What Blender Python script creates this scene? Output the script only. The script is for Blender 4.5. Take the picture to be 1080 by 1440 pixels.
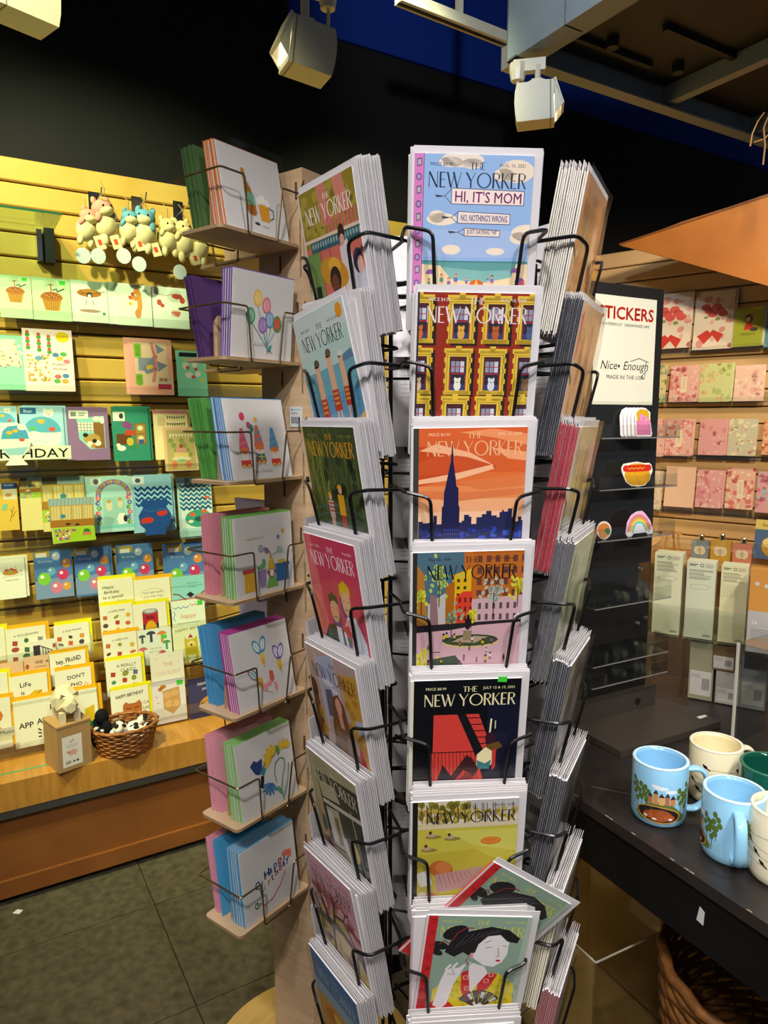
import bpy, math, random
from mathutils import Vector, Matrix
random.seed(7)
for o in list(bpy.data.objects): bpy.data.objects.remove(o)
SC = bpy.context.scene
COL = SC.collection
R = math.radians

# ------------------------------------------------------------------ camera, world, exposure, lamps
EYE = Vector((0, 0, 1.5)); FPX = 1000.0; PITCH = math.atan(.13)
cd = bpy.data.cameras.new('camera'); cam = bpy.data.objects.new('camera', cd); COL.objects.link(cam)
cam.location = EYE; cam.rotation_euler = (math.pi/2 - PITCH, 0, 0)
cd.sensor_fit = 'VERTICAL'; cd.sensor_height = 36; cd.lens = 36*FPX/1440; cd.clip_start = .02
SC.camera = cam
vs = SC.view_settings; vs.view_transform = 'Standard'; vs.look = 'None'; vs.gamma = 1; vs.exposure = 0
vs.use_curve_mapping = False
wd = bpy.data.worlds.new('world'); SC.world = wd; wd.use_nodes = True
bg = wd.node_tree.nodes['Background']; bg.inputs[0].default_value = (.80, .88, 1, 1); bg.inputs[1].default_value = .10

def spot(name, loc, target, power, color, angle=70, blend=.6, radius=.05):
    l = bpy.data.lights.new(name, 'SPOT'); l.energy = power; l.color = color
    l.spot_size = R(angle); l.spot_blend = blend; l.shadow_soft_size = radius
    o = bpy.data.objects.new(name, l); COL.objects.link(o); o.location = loc
    o.rotation_euler = (Vector(target) - Vector(loc)).to_track_quat('-Z', 'Y').to_euler()
    return o
YEL = (.97, 1.0, .58)
spot('track_spot_wall', (-1.85, .7, 3.12), (-1.5, 2.34, 1.55), 190, YEL, 68)
spot('track_spot_wall', (-.95, 1.0, 3.12), (-.80, 2.72, 1.45), 215, YEL, 62)
spot('track_spot_wall', (-.05, 2.0, 3.2), (.15, 3.25, 1.5), 100, YEL, 62)
spot('track_spot_bench', (-1.0, .9, 3.1), (-1.05, 2.3, .55), 95, (1, .92, .42), 50)
spot('track_and_fill_spot_rack', (-.35, -.75, 3.2), (.08, .85, 1.25), 190, (1, .95, .96), 55, .7, .09)
spot('track_and_fill_spot_rack', (.75, -.65, 3.2), (.12, .85, 1.15), 135, (1, .96, .95), 55, .7, .09)
spot('track_spot_tower', (-1.25, .0, 3.0), (-.25, 1.35, 1.2), 34, (1, .93, .85), 50, .7, .07)
spot('track_and_fill_spot_rack', (-.95, -.45, 2.9), (-.02, .85, .95), 62, (1, .95, .93), 42, .8, .08)  # added fill for the lower left pockets, no known lamp there
spot('track_and_fill_spot_rack', (.35, -1.2, 2.5), (.12, .76, .92), 50, (1, .95, .93), 34, .8, .08)  # extra fill from the front to lift the lower rows, not a shop lamp
spot('track_spot_table', (1.0, .45, 2.5), (.55, 1.15, .9), 62, (1, .93, .84), 80, .7, .06)
spot('track_spot_right', (.95, 1.75, 2.5), (1.45, 3.4, 1.55), 125, (1, .80, .50), 70)
spot('track_spot_right', (1.6, 1.4, 2.5), (1.75, 3.0, .9), 75, (1, .82, .54), 80)
spot('fill_spot_low', (-.25, -.9, 2.7), (.56, .82, .33), 48, (1, .86, .6), 32, .8, .06)  # made-up fill that brightens the space under the table
spot('fill_spot_upper', (.1, .9, 2.75), (.95, 3.5, 3.25), 60, (.86, .93, 1), 62)  # added cool wash for the blue band and steel frame, no such lamp seen

# ------------------------------------------------------------------ where things stand
def ray(x, y):
    a = (x-540)/FPX; b = (720-y)/FPX
    return Vector((a, math.cos(PITCH)+b*math.sin(PITCH), -math.sin(PITCH)+b*math.cos(PITCH)))
def onz(x, y, z):
    d = ray(x, y); return EYE + d*((z-EYE.z)/d.z)
def onplane(x, y, P, n):
    d = ray(x, y); return EYE + d*((P-EYE).dot(n)/d.dot(n))
ZUP = Vector((0, 0, 1))
U = Vector((.858, .513, 0)).normalized(); N = Vector((U.y, -U.x, 0))       # left wall: along it, out of it
WL = Vector((-1.392, 2.365, 0))
CORNER = WL + U*2.93
RU = Vector((.766, -.643, 0)).normalized(); RN = Vector((RU.y, -RU.x, 0))   # right wall
def frame(o, x, y, z):
    m = Matrix.Identity(4)
    for i, v in enumerate((x, y, z, o)):
        for k in range(3): m[k][i] = v[k]
    return m

# ------------------------------------------------------------------ materials
def lin(h):
    h = h.lstrip('#'); c = [int(h[i:i+2], 16)/255 for i in (0, 2, 4)]
    return tuple((v/12.92 if v <= .04045 else ((v+.055)/1.055)**2.4) for v in c)
MATS = {}
def mat(name, color='#888888', rough=.5, metal=0, spec=.5, noise=0, nscale=30, bump=0, coat=0, emit=0, stretch=(1, 1, 1), attr=False, color2=None):
    if name in MATS: return MATS[name]
    m = bpy.data.materials.new(name); m.use_nodes = True; nt = m.node_tree; b = nt.nodes['Principled BSDF']
    c = lin(color)+(1,)
    b.inputs['Base Color'].default_value = c; b.inputs['Roughness'].default_value = rough
    b.inputs['Metallic'].default_value = metal; b.inputs['Specular IOR Level'].default_value = spec
    b.inputs['Coat Weight'].default_value = coat; b.inputs['Coat Roughness'].default_value = .08
    if emit:
        b.inputs['Emission Color'].default_value = c; b.inputs['Emission Strength'].default_value = emit
    if attr:
        a = nt.nodes.new('ShaderNodeAttribute'); a.attribute_name = 'Col'
        nt.links.new(a.outputs['Color'], b.inputs['Base Color'])
    if noise or bump or color2:
        tc = nt.nodes.new('ShaderNodeTexCoord'); mp = nt.nodes.new('ShaderNodeMapping'); mp.inputs['Scale'].default_value = stretch
        nz = nt.nodes.new('ShaderNodeTexNoise'); nz.inputs['Scale'].default_value = nscale; nz.inputs['Detail'].default_value = 5
        nt.links.new(tc.outputs['Object'], mp.inputs[0]); nt.links.new(mp.outputs[0], nz.inputs[0])
        if not attr:
            rp = nt.nodes.new('ShaderNodeValToRGB'); rp.color_ramp.elements[0].position = .3; rp.color_ramp.elements[1].position = .7
            d = lin(color2) if color2 else tuple(v*(1-noise) for v in c[:3])
            rp.color_ramp.elements[0].color = tuple(d)+(1,); rp.color_ramp.elements[1].color = c
            nt.links.new(nz.outputs[0], rp.inputs[0]); nt.links.new(rp.outputs[0], b.inputs['Base Color'])
        if bump:
            bp = nt.nodes.new('ShaderNodeBump'); bp.inputs['Strength'].default_value = bump; bp.inputs['Distance'].default_value = .002
            nt.links.new(nz.outputs[0], bp.inputs['Height']); nt.links.new(bp.outputs[0], b.inputs['Normal'])
    MATS[name] = m; return m
def film(name, tint=(1, 1, 1), rough=.06, ior=1.45, extra=0.0):
    if name in MATS: return MATS[name]
    m = bpy.data.materials.new(name); m.use_nodes = True; nt = m.node_tree; nt.nodes.clear()
    o = nt.nodes.new('ShaderNodeOutputMaterial'); mx = nt.nodes.new('ShaderNodeMixShader')
    t = nt.nodes.new('ShaderNodeBsdfTransparent'); t.inputs[0].default_value = tuple(tint)+(1,)
    g = nt.nodes.new('ShaderNodeBsdfGlossy'); g.inputs['Roughness'].default_value = rough
    f = nt.nodes.new('ShaderNodeLayerWeight'); f.inputs['Blend'].default_value = .5
    pw = nt.nodes.new('ShaderNodeMath'); pw.operation = 'POWER'; pw.inputs[1].default_value = 4.0
    ma = nt.nodes.new('ShaderNodeMath'); ma.operation = 'MULTIPLY_ADD'; ma.use_clamp = True
    ma.inputs[1].default_value = .75; ma.inputs[2].default_value = ((ior-1)/(ior+1))**2+extra
    nt.links.new(f.outputs['Facing'], pw.inputs[0]); nt.links.new(pw.outputs[0], ma.inputs[0]); nt.links.new(ma.outputs[0], mx.inputs[0])
    nt.links.new(t.outputs[0], mx.inputs[1]); nt.links.new(g.outputs[0], mx.inputs[2]); nt.links.new(mx.outputs[0], o.inputs[0])
    MATS[name] = m; return m
PRINT = mat('printed_card', rough=.42, attr=True, spec=.4)
GLOSSP = mat('glossy_print', rough=.3, attr=True, spec=.5, coat=.35)
PAPER = mat('paper_stock', rough=.6, attr=True, spec=.3)
CERAMIC = mat('glazed_ceramic', rough=.12, attr=True, spec=.6, coat=.4)
PLUSH = mat('plush_fabric', rough=.9, attr=True, spec=.1, nscale=400, bump=.6)
SLEEVE = film('clear_sleeve', rough=.11, ior=1.42)
ACRYL = film('clear_acrylic', (.95, .96, .95), .05, 1.49, .035)
GLASS = film('green_glass', (.80, .93, .84), .02, 1.52, .02)
MAPLE = mat('maple_slat', '#d6b258', .42, noise=.16, nscale=5, stretch=(1, 1, 9), color2='#c59c3e')
GROOVE = mat('slat_groove', '#5a4326', .7)
TAN = mat('tan_slat', '#d3b184', .45, noise=.1, nscale=5, stretch=(1, 1, 9))
BLACKW = mat('black_wall_paint', '#161618', .75, spec=.25, noise=.2, nscale=4)
BLUEW = mat('blue_wall_paint', '#10338f', .7, spec=.2, noise=.15, nscale=3)
PLY = mat('birch_plywood', '#cdb08c', .55, noise=.1, nscale=6, stretch=(2, 2, 14), color2='#bd9d76')
PLYE = mat('plywood_edge', '#a98a62', .6, noise=.25, nscale=14, stretch=(1, 1, 60))
BENCHT = mat('bench_top_wood', '#c08a3c', .38, noise=.15, nscale=7, stretch=(10, 1, 1), color2='#aa7428')
BENCHF = mat('bench_front_wood', '#8a5320', .5, noise=.2, nscale=5, stretch=(1, 1, 6), color2='#76431a')
ORANGE = mat('orange_wood', '#a86a2a', .45, noise=.2, nscale=4, stretch=(1, 1, 2), color2='#92541a')
DARK = mat('black_laminate', '#2c2624', .38, noise=.3, nscale=14, bump=.15, color2='#1f1a19')
DARKF = mat('black_table_edge', '#0d0c0c', .6, spec=.2)
BLKWIRE = mat('black_wire', '#0a0a0a', .35, spec=.5)
BRASS = mat('brass_wire', '#7d6a48', .38, metal=.85)
CHROME = mat('chrome', '#c9ccce', .18, metal=1)
WHITEP = mat('white_enamel', '#d8d0bc', .4)
STEEL = mat('grey_painted_steel', '#8f9aa2', .45, noise=.12, nscale=8)
STEELD = mat('dark_steel_deck', '#1c2426', .6, noise=.25, nscale=6)
TILE = mat('dark_floor_tile', '#5a543e', .7, spec=.25, noise=.4, nscale=38, bump=.3, color2='#403c2d')
GROUT = mat('floor_grout', '#232219', .9)
WICKER = mat('wicker_cane', '#a8682a', .55, noise=.35, nscale=60, color2='#7d4718')
WICKERD = mat('dark_wicker_cane', '#8a5826', .6, noise=.4, nscale=60, color2='#55320f')
KRAFT = mat('kraft_cardboard', '#b08a56', .75, noise=.08, nscale=40)
ALU = mat('aluminium_strip', '#7d7f80', .35, metal=.9)
RUBBER = mat('black_plastic', '#121212', .45)

# ------------------------------------------------------------------ mesh building
class MB:
    def __init__(s): s.v = []; s.f = []; s.c = []; s.m = []
    def face(s, pts, col=None, mi=0):
        k = len(s.v); s.v += [tuple(p) for p in pts]; s.f.append(tuple(range(k, k+len(pts)))); s.c.append(col); s.m.append(mi)
    def box(s, c, sz, col=None, mi=0, M=None, cols=None):
        x, y, z = [q/2 for q in sz]; cx, cy, cz = c
        P = [Vector((cx+a*x, cy+b*y, cz+d*z)) for a in (-1, 1) for b in (-1, 1) for d in (-1, 1)]
        if M: P = [M @ p for p in P]
        k = len(s.v); s.v += [tuple(p) for p in P]
        for i, f in enumerate(((0, 1, 3, 2), (4, 6, 7, 5), (0, 4, 5, 1), (2, 3, 7, 6), (0, 2, 6, 4), (1, 5, 7, 3))):   # -x +x -y +y -z +z
            s.f.append(tuple(k+j for j in f)); s.c.append(cols.get(i, col) if cols else col); s.m.append(mi)
        return s
    def prism(s, pts, z0, z1, col=None, mi=0, M=None, edge=None, emi=None):
        k = len(s.v); n = len(pts)
        P = [Vector((p[0], p[1], z0)) for p in pts]+[Vector((p[0], p[1], z1)) for p in pts]
        if M: P = [M @ p for p in P]
        s.v += [tuple(p) for p in P]
        s.f.append(tuple(k+i for i in reversed(range(n)))); s.f.append(tuple(k+n+i for i in range(n))); s.c += [col, col]; s.m += [mi, mi]
        for i in range(n):
            j = (i+1) % n; s.f.append((k+i, k+j, k+n+j, k+n+i)); s.c.append(edge or col); s.m.append(mi if emi is None else emi)
        return s
    def tube(s, pts, r, sides=6, col=None, mi=0, cap=True):
        pts = [Vector(p) for p in pts]; n = len(pts); k = len(s.v); ref = None
        for i, p in enumerate(pts):
            a = pts[max(i-1, 0)]; b = pts[min(i+1, n-1)]; d = (b-a).normalized()
            if ref is None: ref = d.orthogonal().normalized()
            ref = (ref - d*ref.dot(d)).normalized(); w = d.cross(ref)
            rr = r[i] if isinstance(r, (list, tuple)) else r
            for j in range(sides):
                t = 2*math.pi*j/sides; s.v.append(tuple(p+(ref*math.cos(t)+w*math.sin(t))*rr))
        for i in range(n-1):
            for j in range(sides):
                q = (j+1) % sides
                s.f.append((k+i*sides+j, k+i*sides+q, k+(i+1)*sides+q, k+(i+1)*sides+j)); s.c.append(col); s.m.append(mi)
        if cap:
            s.f.append(tuple(k+j for j in reversed(range(sides)))); s.f.append(tuple(k+(n-1)*sides+j for j in range(sides))); s.c += [col, col]; s.m += [mi, mi]
        return s
    def lathe(s, prof, seg=32, col=None, mi=0, M=None):
        k = len(s.v); n = len(prof)
        for i in range(seg):
            t = 2*math.pi*i/seg
            for r, z in prof:
                p = Vector((r*math.cos(t), r*math.sin(t), z)); s.v.append(tuple(M @ p if M else p))
        for i in range(seg):
            q = (i+1) % seg
            for j in range(n-1):
                s.f.append((k+i*n+j, k+q*n+j, k+q*n+j+1, k+i*n+j+1)); s.c.append(col); s.m.append(mi)
        return s
    def ell(s, c, r, col=None, seg=14, rings=9, M=None, mi=0):
        k = len(s.v); c = Vector(c)
        for i in range(rings+1):
            ph = math.pi*i/rings
            for j in range(seg):
                t = 2*math.pi*j/seg
                p = c+Vector((r[0]*math.sin(ph)*math.cos(t), r[1]*math.sin(ph)*math.sin(t), r[2]*math.cos(ph)))
                s.v.append(tuple(M @ p if M else p))
        for i in range(rings):
            for j in range(seg):
                q = (j+1) % seg; s.f.append((k+i*seg+j, k+(i+1)*seg+j, k+(i+1)*seg+q, k+i*seg+q)); s.c.append(col); s.m.append(mi)
        return s
    def mesh(s, name, mats, smooth=False):
        me = bpy.data.meshes.new(name); me.from_pydata(s.v, [], s.f)
        if not isinstance(mats, (list, tuple)): mats = [mats]
        for m in mats: me.materials.append(m)
        if len(mats) > 1: me.polygons.foreach_set('material_index', s.m)
        if any(c is not None for c in s.c):
            at = me.attributes.new('Col', 'FLOAT_COLOR', 'CORNER'); buf = []
            for f, c in zip(s.f, s.c):
                cc = tuple(lin(c) if isinstance(c, str) else (c or (.8, .8, .8)))+(1,); buf += cc*len(f)
            at.data.foreach_set('color', buf)
        if smooth: me.polygons.foreach_set('use_smooth', [True]*len(me.polygons))
        me.validate(); me.update(); return me
    def build(s, name, mats, parent=None, M=None, smooth=False):
        return link(name, s.mesh(name, mats, smooth), parent, M)
def link(name, me, parent=None, M=None):
    o = bpy.data.objects.new(name, me); COL.objects.link(o)
    if parent: o.parent = parent
    if M is not None: o.matrix_local = M
    return o
def tag(o, label, cat=None, group=None):
    o['label'] = label
    if cat: o['category'] = cat
    if group: o['group'] = group
    return o
def struct(o, label=None):
    o['kind'] = 'structure'
    if label: o['label'] = label
    return o
def empty(name, M=None, label=None, cat=None, group=None):
    o = bpy.data.objects.new(name, None); COL.objects.link(o); o.empty_display_size = .05
    if M is not None: o.matrix_local = M
    if label: tag(o, label, cat, group)
    return o
def T(x, y, z): return Matrix.Translation((x, y, z))
def rot(a, ax): return Matrix.Rotation(R(a), 4, ax)
def smoothpath(pts, rad=.008, k=4):
    pts = [Vector(p) for p in pts]; out = [pts[0]]
    for i in range(1, len(pts)-1):
        a, b, c = pts[i-1], pts[i], pts[i+1]
        d1 = min(rad, (a-b).length*.45); d2 = min(rad, (c-b).length*.45)
        p = b+(a-b).normalized()*d1; q = b+(c-b).normalized()*d2
        for j in range(k+1):
            t = j/k; out.append(p*(1-t)**2+b*2*t*(1-t)+q*t*t)
    return out+[pts[-1]]

# ------------------------------------------------------------------ flat print: coloured shapes on a card face
TXT = {}
def text_tris(s, bold=0):
    key = (s, bold)
    if key in TXT: return TXT[key]
    cu = bpy.data.curves.new('lettering', 'FONT'); cu.body = s; cu.resolution_u = 2; cu.offset = bold
    o = bpy.data.objects.new('lettering', cu); me = o.to_mesh()
    v = [(p.co.x, p.co.y) for p in me.vertices]; f = [[v[i] for i in p.vertices] for p in me.polygons]
    o.to_mesh_clear(); bpy.data.objects.remove(o); bpy.data.curves.remove(cu)
    w = max([p[0] for p in v] or [1]); TXT[key] = (f, w); return TXT[key]
def clip(pts, x0, y0, x1, y1):
    for ax, lim, sg in ((0, x0, 1), (0, x1, -1), (1, y0, 1), (1, y1, -1)):
        out = []
        for i in range(len(pts)):
            a, b = pts[i-1], pts[i]; da = (a[ax]-lim)*sg; db = (b[ax]-lim)*sg
            if da*db < 0:
                t = da/(da-db); out.append((a[0]+(b[0]-a[0])*t, a[1]+(b[1]-a[1])*t))
            if db >= 0: out.append(b)
        pts = out
        if len(pts) < 3: return []
    return pts
class Art:                                   # units: x right, y down from the top left corner
    def __init__(s, w, h): s.w, s.h, s.p, s.bb = w, h, [], []
    def add(s, polys, c, group=False):
        new = []
        def bbox(ps):
            xs = [q[0] for p in ps for q in p]; ys = [q[1] for p in ps for q in p]
            return (min(xs), min(ys), max(xs), max(ys)) if xs else None
        for g in ([polys] if group else [[p] for p in polys]):
            b = bbox(g)
            if b is None: continue
            l = 0
            for q in s.bb:
                if q[4] > l and q[0] < b[2] and q[2] > b[0] and q[1] < b[3] and q[3] > b[1]: l = q[4]
            for p in g: s.p.append((p, c, l+1))
            new.append(b+(l+1,))
        if len(new) > 12:                     # many small pieces of one colour: one layer for all
            m = max(q[4] for q in new); k = sum(1 for _ in new)
            s.p = s.p[:len(s.p)-k]+[(p, cc, m) for p, cc, _ in s.p[len(s.p)-k:]] if not group else s.p
            new = [q[:4]+(m,) for q in new]
        s.bb += new
    def poly(s, pts, c): s.add([pts], c)
    def rect(s, x, y, w, h, c): s.add([[(x, y), (x+w, y), (x+w, y+h), (x, y+h)]], c)
    def rects(s, L, c): s.add([[(x, y), (x+w, y), (x+w, y+h), (x, y+h)] for x, y, w, h in L], c)
    def bg(s, c): s.rect(0, 0, s.w, s.h, c)
    def epts(s, cx, cy, rx, ry, rot=0, seg=14, a0=0, a1=360):
        o = []; cr, sr = math.cos(R(rot)), math.sin(R(rot)); n = seg if a1-a0 >= 360 else seg+1
        for i in range(n):
            t = R(a0+(a1-a0)*i/seg); x, y = rx*math.cos(t), ry*math.sin(t); o.append((cx+x*cr-y*sr, cy+x*sr+y*cr))
        return o
    def ell(s, cx, cy, rx, ry, c, rot=0, seg=14): s.poly(s.epts(cx, cy, rx, ry, rot, seg), c)
    def ells(s, L, c, seg=8): s.add([s.epts(e[0], e[1], e[2], e[3], e[4] if len(e) > 4 else 0, seg) for e in L], c)
    def lines(s, LL, w, c):
        P = []
        for pts in LL:
            for a, b in zip(pts, pts[1:]):
                dx, dy = b[0]-a[0], b[1]-a[1]; l = math.hypot(dx, dy) or 1; nx, ny = -dy/l*w/2, dx/l*w/2; ex, ey = dx/l*w*.3, dy/l*w*.3
                P.append([(a[0]+nx-ex, a[1]+ny-ey), (b[0]+nx+ex, b[1]+ny+ey), (b[0]-nx+ex, b[1]-ny+ey), (a[0]-nx-ex, a[1]-ny-ey)])
        s.add(P, c, True)
    def line(s, pts, w, c): s.lines([pts], w, c)
    def text(s, t, x, y, h, c, w=None, al='l', rot=0, bold=0, shear=0):   # y = baseline, h = cap height, w = fitted width
        f, tw = text_tris(t); k = h/.7; kx = w/tw if w else k; ox = {'l': 0, 'c': -tw*kx/2, 'r': -tw*kx}[al]
        cr, sr = math.cos(R(rot)), math.sin(R(rot)); P = []
        for g in f:
            q = []
            for a, b in g:
                X = a*kx+ox+b*k*shear; Y = -b*k; q.append((x+X*cr-Y*sr, y+X*sr+Y*cr))
            P.append(q)
        if bold:
            e = bold*k*.8; P = [[(X+dx, Y+dy) for X, Y in q] for dx, dy in ((-e, 0), (e, 0), (0, e), (0, -e)) for q in P]
        s.add(P, c, True)
    def scrawl(s, x, y, w, h, c, lw=.7, seed=0):
        rn = random.Random(seed); pts = []; n = int(w/h*2.2)+3
        for i in range(n): pts.append((x+w*i/(n-1), y+h*(.5+.5*(-1)**i*rn.uniform(.3, 1))))
        s.line(pts, lw, c)
    def clipped(s):
        for p, c, l in s.p:
            q = clip(p, 0, 0, s.w, s.h)
            if len(q) >= 3: yield q, c, l
    def mb(s, scale, dz=1.2e-5, x0=0, y0=0, z=1e-4):
        m = MB()
        for q, c, l in s.clipped():
            pts = [(x0+x*scale, y0-y*scale, z+l*dz) for x, y in q]
            ar = sum(a[0]*b[1]-b[0]*a[1] for a, b in zip(pts, pts[1:]+pts[:1]))
            if ar < 0: pts.reverse()
            m.face(pts, c)
        return m

# ================================================================== THE SETTING
def W(s, off, z): return WL + U*s + N*off + ZUP*z
FW = frame(WL, U, ZUP, N)                         # wall frame: x along, y up, z out of the wall
fl = struct(MB().box((0, 1.2, -.03), (9, 9, .04)).build('floor', GROUT), 'dark stone tiled shop floor')
tl = MB().box((0, 0, 0), (.447, .012, .447)).mesh('floor_tile', TILE)
for i in range(-3, 7):
    for j in range(-1, 7):
        p = W(.19+i*.45, .40+j*.45, -.0057)
        o = link('floor_tile', tl, fl, frame(p, U, ZUP, N) @ rot(random.choice((0, 90, 180, 270)), 'Y'))
struct(MB().box((0, 1.2, 4.02), (9, 9, .05)).build('ceiling', BLACKW))
wb = struct(MB().box((1.5, 1.5, -.06), (9, 3.06, .06)).build('wall_back', BLACKW, None, FW), 'black painted wall above the slat panels')
struct(MB().box((3.4, 3.55, -.06), (4.4, 1.02, .06)).build('trim_1', BLUEW, None, FW), 'blue painted band above the black wall')
struct(MB().box((-.8, 3.55, -.06), (4.0, 1.02, .06)).build('trim_2', BLACKW, None, FW))
# slat wall on the left
SLTOP = 2.352
wl = struct(MB().box((1.22, SLTOP/2, -.015), (3.42, SLTOP-.01, .02)).build('wall_left', GROOVE, None, FW), 'maple slat wall')
pl = MB()
pl.prism([(-.0365, -.008), (.0365, -.008), (.0365, .004), (.0325, .008), (-.0325, .008), (-.0365, .004)], -1.705, 1.705, M=Matrix(((0, 0, 1, 0), (1, 0, 0, 0), (0, 1, 0, 0), (0, 0, 0, 1))))
plm = pl.mesh('slat', MAPLE)
SP = .0795
for k in range(25): link('slat', plm, wl, T(1.22, SLTOP-.0365-k*SP, 0))
# slat wall on the right
FR = frame(CORNER, RU, ZUP, RN)
wr = struct(MB().box((.75, SLTOP/2, -.015), (1.5, SLTOP-.01, .02)).build('wall_right', GROOVE, None, FR), 'tan slat wall')
pr = MB()
pr.prism([(-.0365, -.008), (.0365, -.008), (.0365, .004), (.0325, .008), (-.0325, .008), (-.0365, .004)], -.75, .75, M=Matrix(((0, 0, 1, 0), (1, 0, 0, 0), (0, 1, 0, 0), (0, 0, 0, 1))))
prm = pr.mesh('slat', TAN)
for k in range(25): link('slat', prm, wr, T(.75, SLTOP-.0365-k*SP, 0))

# ---- display bench under the left wall
BT = .405
be = empty('display_bench', FW, 'long honey coloured wooden display bench under the left slat wall', 'bench')
MB().box((1.1, BT-.045, .21), (3.6, .09, .40)).build('bench_top', BENCHT, be)
MB().box((1.1, BT-.103, .402), (3.6, .026, .012)).build('edge_strip', ALU, be)
MB().box((1.1, .20, .20), (3.6, .235, .37)).build('front_panel', BENCHF, be)
MB().box((1.1, .054, .205), (3.6, .055, .385)).build('kick_rail', BENCHF, be)
MB().box((1.1, .0135, .19), (3.6, .025, .34)).build('plinth', RUBBER, be)
a = onz(0, 1090, BT); b = onz(78, 1073, BT)
g = MB(); d = (b-a).normalized(); q = Vector((-d.y, d.x, 0))*.004
g.prism([((p.x), (p.y)) for p in (a-q, b-q, b+q, a+q)], BT+.0002, BT+.0006)
tag(g.build('tape_strip', mat('green_tape', '#1fa06a', .4)), 'thin green tape strip stuck along the bench top', 'tape')
p = onz(25, 1282, .001)
tag(MB().prism([(-.012, -.008), (.01, -.011), (.013, .006), (-.006, .010)], 0, .001).build('paper_scrap', mat('scrap_paper', '#d8d8d4', .7), None, T(p.x, p.y, .001)), 'small white paper scrap lying on the dark floor', 'paper')

# ---- grey steel frame overhead
SZ = 2.62
K0 = onz(712, 88, SZ)
FS = frame(K0, U, N, ZUP)                          # x away to the right, y towards us, z up
st = empty('steel_frame', FS, 'grey painted steel frame hanging under the ceiling at upper right', 'frame')
MB().prism([(0, 0), (.085, 0), (.085, .006), (.006, .006), (.006, .30), (0, .30)], -2.6, 0, M=frame(Vector((0, 0, 0)), Vector((1, 0, 0)), ZUP, Vector((0, -1, 0)))).build('channel_beam', STEEL, st)
MB().prism([(0, 0), (.05, 0), (.05, .006), (.006, .006), (.006, .30), (0, .30)], 0, 2.3, M=frame(Vector((0, 0, 0)), Vector((0, 1, 0)), ZUP, Vector((1, 0, 0)))).build('channel_beam', STEEL, st)
MB().box((1.15, 1.3, .09), (2.25, 2.55, .02)).build('deck_panel', STEELD, st)
for x in (.72, 1.25): MB().prism([(0, 0), (.04, 0), (.04, .005), (.005, .005), (.005, .06), (0, .06)], -2.5, -.02, M=frame(Vector((x, 0, .02)), Vector((1, 0, 0)), ZUP, Vector((0, -1, 0)))).build('angle_bar', STEEL, st)
for y, x in ((.12, .35), (.30, .55), (.55, .5), (.40, .95)): MB().box((x, y, .07), (.36, .018, .02)).build('deck_rib', STEELD, st)
for x in (.3, .62): MB().lathe([(0, .05), (.02, .05), (.02, .078), (0, .078)], 10, M=T(x, .16, 0)).build('bolt', STEELD, st)
# gusset and short hanger beside the near end
MB().prism([(0, 0), (.07, 0), (.04, .04), (.02, .16), (0, .16)], .25, .256, M=frame(Vector((0, 0, 0)), Vector((1, 0, 0)), ZUP, Vector((0, 1, 0)))).build('gusset', STEEL, st)

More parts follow.
